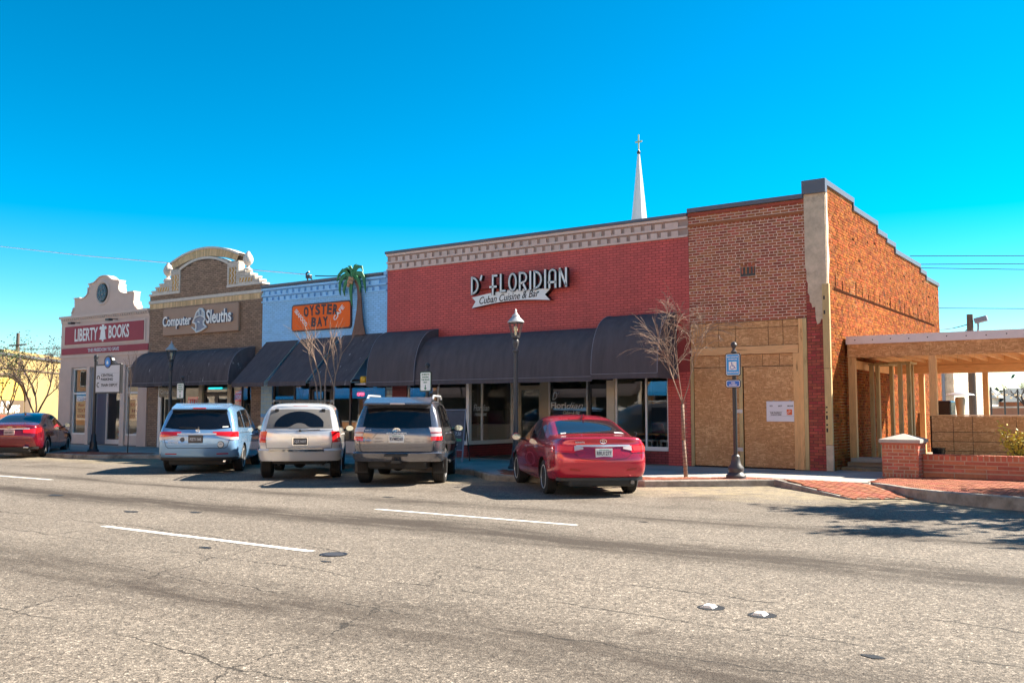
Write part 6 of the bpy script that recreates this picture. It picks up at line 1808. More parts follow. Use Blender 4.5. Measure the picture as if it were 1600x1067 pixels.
class Car:
    def __init__(s, name, label, cat, c, heading, paint, stations, wb, track, tyre_r, tyre_w, bulge=(0.06, 0.1), arch=None, rear_axle=0.0):
        s.t = thing(name, label, cat, (c[0], c[1], 0.0), radians(heading))
        s.paint = paint
        K = (-.5, 0, .5)
        verts, faces = [], []
        N = len(stations)
        def ring(i):
            x, r, dx, crown = stations[i]
            bl = -bulge[0] if i == 0 else (bulge[1] if i == N - 1 else 0)
            top = [(x + dx[6] + bl * (1 - k * k), r[6][0] * k, r[6][1] + crown * (1 - k * k)) for k in K]
            bot = [(x + dx[0] + bl * (1 - k * k), r[0][0] * k, r[0][1]) for k in reversed(K)]
            return [(x + dx[j], -r[j][0], r[j][1]) for j in range(7)] + top + [(x + dx[j], r[j][0], r[j][1]) for j in range(6, -1, -1)] + bot
        for i in range(N): verts += ring(i)
        for i in range(N - 1):
            for j in range(20):
                a, b = i * 20 + j, i * 20 + (j + 1) % 20
                faces.append((a, b, b + 20, a + 20))
        for i, bl, flip in ((0, -bulge[0], False), (N - 1, bulge[1], True)):
            x, r, dx, crown = stations[i]
            base = i * 20
            g = []
            for j in range(7):
                row = [base + j]
                for ki, k in enumerate(K):
                    if j == 0: row.append(base + 19 - ki)
                    elif j == 6: row.append(base + 7 + ki)
                    else:
                        verts.append((x + dx[j] + bl * (1 - k * k), r[j][0] * k, r[j][1])); row.append(len(verts) - 1)
                row.append(base + 16 - j)
                g.append(row)
            for j in range(6):
                for k in range(4):
                    q = (g[j][k], g[j + 1][k], g[j + 1][k + 1], g[j][k + 1])
                    faces.append(tuple(reversed(q)) if flip else q)
        me = bpy.data.meshes.new('body')
        me.from_pydata(verts, [], faces)
        bm = bmesh.new(); bm.from_mesh(me); bmesh.ops.recalc_face_normals(bm, faces=bm.faces[:]); bm.to_mesh(me); bm.free()
        me.materials.append(MATS[paint]); me.materials.append(MATS['well'])
        o = bpy.data.objects.new('body', me); COL.objects.link(o)
        md = o.modifiers.new('sub', 'SUBSURF'); md.levels = 3; md.render_levels = 3
        dg = bpy.context.evaluated_depsgraph_get()
        smooth_me = bpy.data.meshes.new_from_object(o.evaluated_get(dg))
        bm = bmesh.new(); bm.from_mesh(smooth_me)
        s.bvh = BVHTree.FromBMesh(bm); bm.free()
        cut = []
        ar = arch or tyre_r + 0.055
        for ax in (0.0, wb):
            for sg in (-1, 1):
                b = MB().lathe([(ar, 0), (ar, 0.45)], (ax, sg * (track / 2 + 0.24) - (0 if sg < 0 else 0.45), tyre_r), 28, 'y')
                b.m = Matrix.Identity(4)
                cme = b.mesh('cut', 'well')
                bm = bmesh.new(); bm.from_mesh(cme); bmesh.ops.recalc_face_normals(bm, faces=bm.faces[:]); bm.to_mesh(cme); bm.free()
                co = bpy.data.objects.new('cut', cme); COL.objects.link(co); cut.append(co)
                m = o.modifiers.new('cut', 'BOOLEAN'); m.operation = 'DIFFERENCE'; m.object = co; m.solver = 'EXACT'
                m.material_mode = 'TRANSFER'
        dg = bpy.context.evaluated_depsgraph_get(); dg.update()
        fin = bpy.data.meshes.new_from_object(o.evaluated_get(dg))
        for co in cut:
            d = co.data; bpy.data.objects.remove(co); bpy.data.meshes.remove(d)
        bpy.data.objects.remove(o)
        fin.name = 'body'
        fin.polygons.foreach_set('use_smooth', [True] * len(fin.polygons))
        try: fin.set_sharp_from_angle(angle=radians(38))
        except Exception: pass
        s.body = bpy.data.objects.new('body', fin); COL.objects.link(s.body); s.body.parent = s.t
        s.wb, s.track, s.tr, s.tw = wb, track, tyre_r, tyre_w
    # -- surface projection
    def hit(s, kind, a, z):
        if kind == 'rear': o, d = Vector((-6, a, z)), Vector((1, 0, 0))
        elif kind == 'front': o, d = Vector((9, a, z)), Vector((-1, 0, 0))
        elif kind == 'right': o, d = Vector((a, -4, z)), Vector((0, 1, 0))
        elif kind == 'left': o, d = Vector((a, 4, z)), Vector((0, -1, 0))
        elif kind == 'top': o, d = Vector((a, z, 5)), Vector((0, 0, -1))
        else:
            t = radians(a); dd = Vector((-cos(t), sin(t), 0)); o = Vector((-0.25, 0, z)) + dd * 6; d = -dd
        r = s.bvh.ray_cast(o, d)
        if r[0] is None:
            q = s.bvh.find_nearest(o + d * 5)
            return q[0], q[1], d
        return r[0], r[1], d
    def patch(s, name, m, kind, lower, upper, off=0.005, nu=14, nv=5, parent=None, thick=0.02, flat=False):
        def resample(p, n):
            L = [0]
            for i in range(len(p) - 1): L.append(L[-1] + (Vector(p[i + 1]) - Vector(p[i])).length)
            out = []
            for k in range(n + 1):
                t = L[-1] * k / n
                i = max(j for j in range(len(p)) if L[j] <= t + 1e-9); i = min(i, len(p) - 2)
                u = (t - L[i]) / max(1e-9, L[i + 1] - L[i]); u = min(1, u)
                out.append(Vector(p[i]).lerp(Vector(p[i + 1]), u))
            return out
        lo, up = resample(lower, nu), resample(upper, nu)
        rows, back = [], []
        for j in range(nv + 1):
            r, b2 = [], []
            for i in range(nu + 1):
                q = lo[i].lerp(up[i], j / nv)
                h, n, d = s.hit(kind, q.x, q.y)
                if n.dot(d) > 0: n = -n
                p = h + n * off
                r.append(tuple(p)); b2.append(tuple(h - n * thick))
            rows.append(r); back.append(b2)
        b = MB().grid(rows)
        if kind in ('right', 'front') : pass
        n1 = len(b.f)
        border = [(0, i) for i in range(nu + 1)] + [(j, nu) for j in range(1, nv + 1)] + [(nv, i) for i in range(nu - 1, -1, -1)] + [(j, 0) for j in range(nv - 1, 0, -1)]
        for k in range(len(border)):
            (j0, i0), (j1, i1) = border[k], border[(k + 1) % len(border)]
            b.add([rows[j0][i0], rows[j1][i1], back[j1][i1], back[j0][i0]], [(0, 3, 2, 1)])
        o = b.build(name, m, parent or s.t, smooth=False, local=True)
        bm = bmesh.new(); bm.from_mesh(o.data); bmesh.ops.remove_doubles(bm, verts=bm.verts[:], dist=1e-5); bmesh.ops.recalc_face_normals(bm, faces=bm.faces[:])
        # point the visible sheet outwards
        c = Vector(rows[nv // 2][nu // 2]); best = min(bm.faces, key=lambda f: (f.calc_center_median() - c).length)
        _, nn, d = s.hit(kind, *( (lo[nu // 2] + up[nu // 2]) / 2))
        if best.normal.dot(d) > 0: bmesh.ops.reverse_faces(bm, faces=bm.faces[:])
        bm.to_mesh(o.data); bm.free()
        o.data.polygons.foreach_set('use_smooth', [True] * len(o.data.polygons))
        try: o.data.set_sharp_from_angle(angle=radians(35))
        except Exception: pass
        return o
    def gapline(s, name, kind, pts, w=0.009, m='gap', off=0.0025, step=0.05):
        P = []
        for i in range(len(pts) - 1):
            a, c = Vector(pts[i]), Vector(pts[i + 1])
            sc = 0.02 if kind == 'wrap' else 1
            n = max(1, int((c - a).length * (sc if kind == 'wrap' else 1) / step))
            for k in range(n): P.append(a.lerp(c, k / n))
        P.append(Vector(pts[-1]))
        H = []
        for q in P:
            h, n, d = s.hit(kind, q.x, q.y)
            if n.dot(d) > 0: n = -n
            H.append((h + n * off, n))
        rows = []
        for i, (h, n) in enumerate(H):
            a = H[max(0, i - 1)][0]; c = H[min(len(H) - 1, i + 1)][0]
            t = (c - a).normalized(); sd = t.cross(n).normalized() * w / 2
            rows.append([tuple(h - sd), tuple(h + sd)])
        return MB().grid(rows).build(name, m, s.t, local=True)
    def band(s, name, m, rows_spec, a0, a1, n=28, parent=None, center=-0.25):
        """a moulded band wrapping the tail: rows of (z, distance out of the body skin)"""
        rows = []
        for z, out in rows_spec:
            r = []
            for i in range(n + 1):
                a = a0 + (a1 - a0) * i / n
                h, nn, d = s.hit('wrap', a, min(max(z, s.zmin), s.zmax))
                r.append(((h.x - d.x * out), (h.y - d.y * out), z))
            rows.append(r)
        o = MB().grid(rows).build(name, m, parent or s.t, local=True)
        bm = bmesh.new(); bm.from_mesh(o.data); bmesh.ops.recalc_face_normals(bm, faces=bm.faces[:])
        f = max(bm.faces, key=lambda f: -f.calc_center_median().x)
        if f.normal.x > 0: bmesh.ops.reverse_faces(bm, faces=bm.faces[:])
        bm.to_mesh(o.data); bm.free()
        o.data.polygons.foreach_set('use_smooth', [True] * len(o.data.polygons))
        try: o.data.set_sharp_from_angle(angle=radians(42))
        except Exception: pass
        return o
    zmin, zmax = 0.42, 1.0
    def wheels(s, spokes=5, rim='alloy', rim_r=None):
        R_, W_ = s.tr, s.tw
        rr = rim_r or R_ * 0.68
        prof = [(rr, -W_ / 2 + 0.01), (rr + 0.02, -W_ / 2), (R_ - 0.05, -W_ / 2 - 0.004), (R_ - 0.014, -W_ / 2 + 0.015)]
        ng = 5
        tw = W_ - 0.05
        for k in range(ng):
            a = -tw / 2 + tw * k / ng; c = a + tw / ng
            prof += [(R_, a + 0.005), (R_, c - 0.009), (R_ - 0.009, c - 0.007), (R_ - 0.009, c + 0.003)]
        prof += [(R_ - 0.014, W_ / 2 - 0.015), (R_ - 0.05, W_ / 2 + 0.004), (rr + 0.02, W_ / 2), (rr, W_ / 2 - 0.01)]
        tyre = MB().lathe(prof, (0, 0, 0), 32, 'y').mesh('wheel', 'tyre', None, True)
        tyre.set_sharp_from_angle(angle=radians(35))
        b = MB()
        b.lathe([(rr, -W_ / 2 + 0.012), (rr + 0.004, -W_ / 2 + 0.004), (rr - 0.012, -W_ / 2 + 0.0), (rr - 0.022, -W_ / 2 + 0.03), (rr - 0.03, -W_ / 2 + 0.09), (rr - 0.03, W_ / 2 - 0.02)], (0, 0, 0), 32, 'y')
        b.cur = 1
        b.lathe([(rr - 0.028, -W_ / 2 + 0.085), (0.0, -W_ / 2 + 0.085)], (0, 0, 0), 24, 'y')
        b.cur = 0
        b.lathe([(0.075, -W_ / 2 + 0.06), (0.075, -W_ / 2 + 0.024), (0.05, -W_ / 2 + 0.016), (0.0, -W_ / 2 + 0.014)], (0, 0, 0), 14, 'y')
        for k in range(spokes):
            a = 2 * pi * k / spokes
            w0, w1 = 0.045, 0.036 if spokes < 8 else 0.026
            if spokes >= 8: w0 = 0.024
            ca, sa = cos(a), sin(a)
            P = lambda r, wd, y: (r * sa + wd * ca, y, r * ca - wd * sa)
            y0, y1 = -W_ / 2 + 0.022, -W_ / 2 + 0.012
            b.add([P(.05, -w0, y0), P(.05, w0, y0), P(rr - .015, w1, y1), P(rr - .015, -w1, y1), P(.05, -w0, y0 + .04), P(.05, w0, y0 + .04), P(rr - .015, w1, y1 + .04), P(rr - .015, -w1, y1 + .04)],
                  [(0, 1, 2, 3), (4, 7, 6, 5), (0, 4, 5, 1), (1, 5, 6, 2), (2, 6, 7, 3), (3, 7, 4, 0)])
        rim_me = b.mesh('rim', [rim, 'well'], None, False)
        for x in (0.0, s.wb):
            for sg in (-1, 1):
                o = bpy.data.objects.new('wheel', tyre); COL.objects.link(o); o.parent = s.t
                o.location = (x, sg * s.track / 2, R_)
                if sg > 0: o.rotation_euler = (0, 0, pi)
                r = bpy.data.objects.new('rim', rim_me); COL.objects.link(r); r.parent = o
    def under(s, x0, x1, w, zb, zt):
        MB().bevbox(x0, x1, -w, w, zb, zt, 0.05).build('underbody', 'under', s.t, local=True)
    def mirror(s, x, y, z, m=None, sx=1.0):
        for sg in (-1, 1):
            o = MB().sphere((x, sg * (y + 0.12), z), 0.065, 0.10 * sx, 0.075, 12, 8).build('wing_mirror', m or s.paint, s.t, smooth='all', local=True)
            MB().tube((x + .02, sg * (y - 0.1), z - 0.07), (x, sg * (y + 0.06), z - 0.03), 0.03, 0.02, 8).build('mirror_arm', 'trim_black', o, local=True)
            MB().add([(x - .074, sg * (y + .12) + (.09 * sx) * cos(2 * pi * i / 14), z + .066 * sin(2 * pi * i / 14)) for i in range(14)] + [(x - .03, sg * (y + .12) + .096 * sx * cos(2 * pi * i / 14), z + .072 * sin(2 * pi * i / 14)) for i in range(14)],
                     [tuple(range(14))[::-1]] + [(i, (i + 1) % 14, 14 + (i + 1) % 14, 14 + i) for i in range(14)]).build('mirror_face', 'mirror_glass', o, local=True)
    def plate(s, y, z, text, face='plate_white', prn='plate_print', frame=None, head=None, w=0.31, h=0.155):
        hp, n, d = s.hit('rear', y, z)
        x = hp.x - 0.012
        fx = x - 0.008
        if frame: MB().bevbox(x - 0.002, x + 0.03, y - w / 2 - 0.02, y + w / 2 + 0.02, z - h / 2 - 0.02, z + h / 2 + 0.02, 0.006).build('plate_frame', frame, s.t, local=True)
        o = MB().bevbox(fx, x + 0.02, y - w / 2, y + w / 2, z - h / 2, z + h / 2, 0.004).build('number_plate', face, s.t, local=True)
        M = world_of(s.t)
        u = (M.to_3x3() @ Vector((0, -1, 0)))
        lettering(text, prn, o, h * 0.46, M @ Vector((fx, y, z - h * 0.26)), w * 0.86, ux=u, align='CENTER', depth=0.003, bold=0.02)
        if head: lettering(head, 'plate_green', o, h * 0.14, M @ Vector((fx, y, z + h * 0.30)), w * 0.6, ux=u, align='CENTER', depth=0.002, bold=0.02)
    def badge(s, text, y, z, size, w, m='chrome', shear=0.0):
        hp, n, d = s.hit('rear', y, z)
        M = world_of(s.t)
        if n.dot(d) > 0: n = -n
        side = Vector((0, -1, 0)); side = (side - n * side.dot(n)).normalized()
        u = M.to_3x3() @ side; up = M.to_3x3() @ n.cross(side)
        lettering(text, m, s.t, size, M @ (hp + n * 0.004), w, ux=u, uz=up, align='CENTER', depth=0.006, bold=0.02, shear=shear, name='badge')
    def ring(s, y, z, rx, rz, r=0.006, m='chrome', extra=()):
        hp, n, d = s.hit('rear', y, z)
        x = hp.x - 0.012
        b = MB()
        pts = [(x, y + rx * cos(2 * pi * i / 20), z + rz * sin(2 * pi * i / 20)) for i in range(21)]
        b.path(pts, r, 5)
        for e in extra: b.path([(x, y + a, z + c) for a, c in e], r, 5)
        b.build('emblem', m, s.t, local=True)
    def side_glass(s, side, polys, m='car_glass', trim=True):
        for lo, up in polys:
            s.patch('side_window', m, side, lo, up, off=0.004, nu=10, nv=6)
    def handle(s, side, x, z, m=None):
        h, n, d = s.hit(side, x, z)
        sg = -1 if side == 'right' else 1
        MB().sphere((h.x, h.y + sg * 0.012, h.z), 0.11, 0.022, 0.018, 10, 6).build('door_handle', m or s.paint, s.t, smooth='all', local=True)
    def wiper(s, y0, y1, z0, z1, z2=None):
        pts = []
        for i in range(7):
            y = y0 + (y1 - y0) * i / 6; z = z0 + (z1 - z0) * i / 6
            h, n, d = s.hit('rear', y, z); pts.append((h.x - 0.022, y, z))
        b = MB().path(pts, 0.010, 5).sphere(pts[0], 0.03, 0.03, 0.03, 8, 6)
        b.build('rear_wiper', 'trim_black', s.t, local=True)
# ---- red sedan
st = [S(-1.02, .34, .74, .96, .72, 1.065, .64, [.10, .0, -.035, .03, .07, .05, .05], .012),
      S(-.90, .30, .85, .975, .80, 1.085, .74, [.03, 0, -.02, 0, .01, .0, .0], .012),
      S(-.55, .26, .905, .985, .85, 1.085, .78, None, .012), S(-.28, .22, .915, .985, .86, 1.12, .74, None, .015), S(.02, .2, .917, .985, .865, 1.24, .70), S(.42, .2, .915, .985, .865, 1.375, .68), S(.95, .19, .915, .975, .865, 1.455, .685),
      S(1.45, .19, .915, .965, .865, 1.45, .685), S(1.75, .19, .915, .955, .865, 1.36, .69), S(2.25, .2, .915, .94, .86, 1.09, .74), S(2.45, .2, .917, .92, .86, .99, .76, None, .02), S(3.05, .22, .91, .85, .83, .91, .76, None, .02), S(3.5, .25, .86, .72, .74, .80, .64), S(3.72, .3, .72, .6, .6, .68, .5)]
c = Car('red_sedan', 'glossy red sedan parked nearest the camera with a pale number plate', 'car', (-9.08, 15.62), 135.0, 'paint_red', st, 2.795, 1.56, .325, .215)
c.wheels(10)
c.under(-.95, 3.5, .62, .19, .36)
c.patch('rear_window', 'car_glass', 'top', [(-.36, .66), (-.36, -.66)], [(.40, .56), (.40, -.56)], nu=16, nv=8)
for side, sg in (('right', -1), ('left', 1)):
    c.side_glass(side, [([(.12, 1.02), (.62, 1.01)], [(.38, 1.23), (.66, 1.33)]), ([(.68, 1.01), (1.38, 1.0)], [(.72, 1.34), (1.36, 1.385)]), ([(1.46, 1.0), (2.3, .985)], [(1.44, 1.385), (1.75, 1.31)])])
    c.gapline('door_gap', side, [(.40, .62), (.44, .95)]); c.gapline('door_gap', side, [(.42, .30), (.30, .55), (.44, .95)]); c.gapline('door_gap', side, [(1.42, .30), (1.44, .96)]); c.gapline('door_gap', side, [(2.42, .32), (2.38, .92)]); c.gapline('sill_gap', side, [(.42, .30), (2.42, .32)])
    c.handle(side, .62, .86, 'chrome'); c.handle(side, 1.62, .85, 'chrome')
    c.gapline('chrome_strip', side, [(-.05, 1.0), (2.4, .965)], .014, 'chrome', .006)
for sg in (-1, 1):
    c.patch('tail_light', 'lens_red', 'wrap', [(sg * 34, .80), (sg * 50, .82), (sg * 70, .92)], [(sg * 33, .935), (sg * 52, .965), (sg * 68, .98)], off=.008, nu=14, nv=5)
    c.patch('tail_light', 'lens_clear', 'rear', [(sg * .37, .868), (sg * .53, .835)], [(sg * .37, .90), (sg * .53, .925)], off=.014, nu=8, nv=4)
    c.patch('tail_light_painted_glow', 'lens_painted_glow', 'wrap', [(sg * 37, .835), (sg * 52, .845)], [(sg * 36.5, .915), (sg * 53, .935)], off=.012, nu=8, nv=3)  # painted glow: brighter red laid over the dull lens
    c.patch('reflector', 'lens_dark_red', 'rear', [(sg * .42, .475), (sg * .62, .50)], [(sg * .44, .515), (sg * .62, .535)], off=.004, nu=6, nv=2)
c.patch('chrome_bar', 'bright_trim', 'rear', [(.5, .915), (0, .905), (-.5, .915)], [(.5, .94), (0, .945), (-.5, .94)], off=.012, nu=16, nv=2)
c.gapline('boot_gap', 'rear', [(.545, .80), (.42, .70), (.2, .68), (-.2, .68), (-.42, .70), (-.545, .80)])
c.gapline('bumper_gap', 'wrap', [(40, .79), (75, .80)]); c.gapline('bumper_gap', 'wrap', [(-40, .79), (-75, .80)])
c.zmin = .36
c.band('bumper_lip', 'trim_black', [(.30, -.02), (.30, .012), (.355, .012), (.36, -.02)], -58, 58)
c.plate(0, .80, 'RRU1277', head='GEORGIA')
c.ring(0, 1.005, .06, .034, .007, 'chrome', [[(.022, -.022), (.014, .024)], [(-.014, -.024), (-.022, .022)], [(.018, .0), (-.018, 0)]])
c.badge('SONATA', .42, .975, .028, .17, 'sign_white')
c.mirror(2.0, .92, 1.02)
MB().add([(.38, -.025, 1.40), (.55, -.03, 1.43), (.55, .03, 1.43), (.38, .025, 1.40), (.36, 0, 1.50)], [(0, 1, 4), (1, 2, 4), (2, 3, 4), (3, 0, 4), (0, 3, 2, 1)]).build('roof_aerial', 'paint_red', c.t, local=True)
for y in (-.55,): MB().tube((-1.0, y, .27), (-.7, y, .27), .035, n=12).build('exhaust_pipe', 'exhaust', c.t, local=True)
c.patch('sticker', 'sticker', 'top', [(-.33, .62), (-.33, .52)], [(-.27, .61), (-.27, .51)], off=.009, nu=2, nv=2, thick=0)
c.patch('sticker', 'sticker', 'top', [(-.33, -.42), (-.33, -.60)], [(-.26, -.42), (-.26, -.56)], off=.009, nu=2, nv=2, thick=0)

# ---- grey off-roader
st = [S(-.98, .56, .86, 1.19, .86, 1.70, .70, [.06, -.01, -.03, -.01, .02, .19, .27], .02), S(-.80, .5, .94, 1.18, .92, 1.765, .76, [0, 0, 0, 0, 0, .08, .10], .02), S(-.3, .46, .955, 1.17, .925, 1.80, .775, None, .025), S(.5, .44, .96, 1.16, .93, 1.815, .78, None, .025), S(1.3, .44, .96, 1.15, .93, 1.80, .775, None, .025),
      S(1.7, .44, .96, 1.14, .93, 1.76, .76), S(2.2, .44, .96, 1.12, .92, 1.40, .76), S(2.5, .44, .96, 1.10, .91, 1.16, .78, None, .02), S(3.1, .46, .955, 1.03, .88, 1.11, .78, None, .02), S(3.5, .48, .92, .95, .82, 1.05, .72), S(3.68, .52, .80, .85, .7, .95, .6)]
c = Car('grey_suv', 'dark grey off-roader with a white number plate and a spare wheel slung below', 'car', (-13.75, 15.61), 124.0, 'paint_grey', st, 2.79, 1.62, .385, .265, arch=.46)
c.wheels(6)
c.under(-.85, 3.5, .62, .34, .62)
c.patch('rear_window', 'privacy_glass', 'rear', [(.72, 1.205), (.3, 1.19), (-.3, 1.19), (-.72, 1.205)], [(.66, 1.60), (.3, 1.615), (-.3, 1.615), (-.66, 1.60)], nu=16, nv=8)
c.band('spoiler', 'paint_grey', [(1.64, .0), (1.655, .16), (1.70, .17), (1.745, .04)], -44, 44, n=16) if False else None
MB().prism([(-.92, 1.66), (-.98, 1.69), (-.96, 1.72), (-.45, 1.845), (-.3, 1.84), (-.5, 1.78)], -.70, .70).build('spoiler', 'paint_grey', c.t, local=True)
boxp = lambda nm, m, t, *b: MB().bevbox(*b, 0.006).build(nm, m, t, local=True)
boxp('brake_light', 'lens_clear', c.t, -.985, -.95, -.15, .15, 1.685, 1.712)
for side in ('right', 'left'):
    c.side_glass(side, [([(-.72, 1.22), (-.06, 1.21)], [(-.55, 1.62), (-.06, 1.67)]), ([(.02, 1.21), (.92, 1.2)], [(.02, 1.675), (.92, 1.68)]), ([(1.0, 1.2), (2.12, 1.16)], [(1.0, 1.68), (1.55, 1.66)])], 'privacy_glass')
    c.gapline('door_gap', side, [(-.02, 1.18), (.02, .9), (.42, .56), (.44, .48)]); c.gapline('door_gap', side, [(.96, .48), (.97, 1.18)]); c.gapline('door_gap', side, [(2.22, .5), (2.2, 1.1)])
    c.handle(side, .2, 1.06); c.handle(side, 1.2, 1.05)
    sg = -1 if side == 'right' else 1
    MB().path([(-.55, sg * .70, 1.80), (-.4, sg * .70, 1.875), (1.2, sg * .70, 1.885), (1.4, sg * .70, 1.82)], .022, 8).build('roof_rail', 'alloy', c.t, local=True)
    MB().bevbox(.45, 2.25, sg * .90 - .09, sg * .90 + .09, .40, .46, .02).build('side_step', 'trim_black', c.t, local=True)
for sg in (-1, 1):
    c.patch('tail_light', 'lens_clear', 'wrap', [(sg * 44, 1.02), (sg * 58, 1.03)], [(sg * 43, 1.21), (sg * 58, 1.20)], off=.014, nu=8, nv=5)
    c.patch('tail_light', 'lens_red', 'wrap', [(sg * 43, .93), (sg * 60, .95)], [(sg * 43, 1.015), (sg * 60, 1.03)], off=.014, nu=8, nv=3)
    c.patch('tail_light_trim', 'lens_dark_red', 'wrap', [(sg * 43.5, 1.085), (sg * 58, 1.09)], [(sg * 43.5, 1.11), (sg * 58, 1.11)], off=.018, nu=8, nv=1)
    MB().bevbox(-.36, -.31, sg * .84 - .15, sg * .84 + .15, .22, .62, .02).build('mud_flap', 'trim_black', c.t, local=True)
c.gapline('tailgate_gap', 'rear', [(.80, 1.2), (.775, .95), (.765, .74), (.70, .70), (-.70, .70), (-.765, .74), (-.775, .95), (-.80, 1.2)], .014)
c.zmin = .60
c.band('bumper', 'paint_grey', [(.52, -.02), (.50, .02), (.54, .055), (.62, .075), (.675, .07), (.69, .05), (.69, -.02)], -96, 96)
boxp('bumper_step', 'trim_black', c.t, -1.13, -1.02, -.24, .24, .615, .655)
boxp('tow_hitch', 'trim_black', c.t, -1.14, -.95, -.10, .10, .47, .535)
for pts in ([(.52, .98), (.40, 1.11), (-.40, 1.11), (-.52, .98)],): c.gapline('tailgate_crease', 'rear', pts, .02, 'paint_grey', .016)
c.plate(.0, .975, 'RVM8260', head='GEORGIA')
c.ring(0, 1.145, .075, .05, .008, 'chrome', [[(.03 * cos(2 * pi * i / 12), .048 * sin(2 * pi * i / 12)) for i in range(13)], [(.06 * cos(2 * pi * i / 12), .02 + .018 * sin(2 * pi * i / 12)) for i in range(13)]])
c.badge('4RUNNER', .0, 1.068, .04, .44, 'sign_white')
c.badge('SR5', .60, 1.14, .024, .13, 'sign_white')
c.mirror(1.95, .96, 1.15, 'trim_black', sx=1.15)
MB().lathe([(.20, -.10), (.34, -.09), (.375, -.05), (.375, .05), (.34, .09), (.16, .1), (.05, .02)], (-.55, .05, .46), 24).build('spare_wheel', 'tyre', c.t, smooth=True, local=True)
MB().tube((-.95, -.58, .45), (-.3, -.55, .45), .035, n=10).tube((.0, -.7, .385), (.0, .7, .385), .05, n=10).sphere((0, .1, .385), .16, .14, .14).build('axle', 'under', c.t, local=True)

# ---- silver SUV
st = [S(-.93, .56, .84, 1.14, .84, 1.62, .70, [.07, .0, -.02, -.005, .02, .20, .30], .02), S(-.78, .5, .915, 1.13, .89, 1.69, .74, [0, 0, 0, 0, 0, .07, .10], .02), S(-.3, .44, .93, 1.12, .895, 1.72, .755, None, .025), S(.5, .42, .93, 1.11, .90, 1.735, .76, None, .025), S(1.3, .42, .93, 1.10, .90, 1.72, .755),
      S(1.65, .42, .93, 1.09, .90, 1.68, .745), S(2.15, .42, .93, 1.07, .89, 1.34, .745), S(2.45, .42, .93, 1.05, .88, 1.11, .76, None, .02), S(3.1, .44, .925, 1.0, .85, 1.06, .75, None, .02), S(3.5, .46, .89, .92, .8, 1.0, .7), S(3.64, .5, .78, .82, .68, .92, .58)]
c = Car('silver_suv', 'silver SUV with an arched dark rear window and a black number plate', 'car', (-16.83, 15.53), 133.0, 'paint_silver', st, 2.78, 1.58, .37, .25, arch=.44)
c.wheels(5)
c.under(-.8, 3.4, .60, .34, .58)
c.patch('rear_window', 'glass_print', 'rear', [(.74, 1.15), (.3, 1.14), (-.3, 1.14), (-.74, 1.15)], [(.655, 1.575), (.3, 1.59), (-.3, 1.59), (-.655, 1.575)], nu=18, nv=8)
arcu = [(.56 * cos(radians(a)), 1.19 + .35 * sin(radians(a))) for a in range(8, 173, 11)]
c.patch('rear_glass', 'privacy_glass', 'rear', [(y, 1.185 + (.10 * max(0, 1 - (y / .2) ** 2))) for y, z in arcu], arcu, off=.009, nu=24, nv=5)
c.patch('window_lower_trim', 'paint_silver', 'rear', [(.76, 1.12), (-.76, 1.12)], [(.75, 1.145), (-.75, 1.145)], off=.010, nu=12, nv=1)
boxp('brake_light', 'lens_red', c.t, -.68, -.60, -.16, .16, 1.635, 1.675)
for sg in (-1, 1):
    MB().bevbox(-.74, -.69, sg * .52 - .045, sg * .52 + .045, 1.50, 1.60, .015).build('window_hinge', 'trim_black', c.t, local=True)
    c.patch('tail_light', 'lens_red', 'wrap', [(sg * 47, .84), (sg * 61, .85)], [(sg * 46.5, 1.09), (sg * 59, 1.09)], off=.012, nu=8, nv=6)
    c.patch('tail_light', 'lens_clear', 'wrap', [(sg * 48, .775), (sg * 61, .785)], [(sg * 47.5, .835), (sg * 61, .845)], off=.012, nu=8, nv=2)
    c.gapline('window_pin', 'rear', [(sg * .66, 1.22), (sg * .665, 1.225)], .02, 'chrome', .012)
for side in ('right', 'left'):
    c.side_glass(side, [([(-.68, 1.17), (-.06, 1.16)], [(-.45, 1.54), (-.06, 1.58)]), ([(.02, 1.16), (.92, 1.15)], [(.02, 1.585), (.92, 1.59)]), ([(1.0, 1.15), (2.08, 1.11)], [(1.0, 1.59), (1.5, 1.57)])], 'privacy_glass')
    c.gapline('door_gap', side, [(-.02, 1.13), (.0, .85), (.40, .54), (.42, .46)]); c.gapline('door_gap', side, [(.96, .46), (.97, 1.13)]); c.gapline('door_gap', side, [(2.2, .48), (2.18, 1.05)])
    c.handle(side, .2, 1.0); c.handle(side, 1.2, .99)
    sg = -1 if side == 'right' else 1
    MB().path([(-.45, sg * .66, 1.725), (-.3, sg * .66, 1.79), (1.1, sg * .66, 1.80), (1.3, sg * .66, 1.74)], .02, 8).build('roof_rail', 'trim_black', c.t, local=True)
MB().path([(-.3, .62, 1.785), (-.3, -.62, 1.785)], .02, 8).path([(.9, .62, 1.795), (.9, -.62, 1.795)], .02, 8).build('roof_rack', 'trim_black', c.t, local=True)
c.gapline('tailgate_gap', 'rear', [(.75, 1.13), (.735, .85), (.72, .715), (-.72, .715), (-.735, .85), (-.75, 1.13)], .012)
c.patch('handle_bar', 'paint_silver', 'rear', [(.43, .975), (-.43, .975)], [(.41, 1.035), (-.41, 1.035)], off=.035, nu=12, nv=3, thick=-.004)
c.zmin = .58
c.band('bumper', 'paint_silver', [(.43, -.03), (.42, .015), (.47, .045), (.60, .06), (.665, .055), (.68, .04), (.68, -.02)], -98, 98)
c.patch('bumper_step', 'chrome', 'rear', [(.66, .655), (-.55, .655)], [(.66, .70), (-.55, .70)], off=.05, nu=12, nv=2)
c.plate(-.03, .865, 'CJZ1607', 'plate_dark', 'plate_white', frame='chrome')
c.badge('JEEP', .0, 1.072, .032, .16, 'letter_grey')
c.badge('LAREDO', -.55, .80, .022, .16)
c.mirror(1.9, .93, 1.11, 'trim_black', sx=1.1)
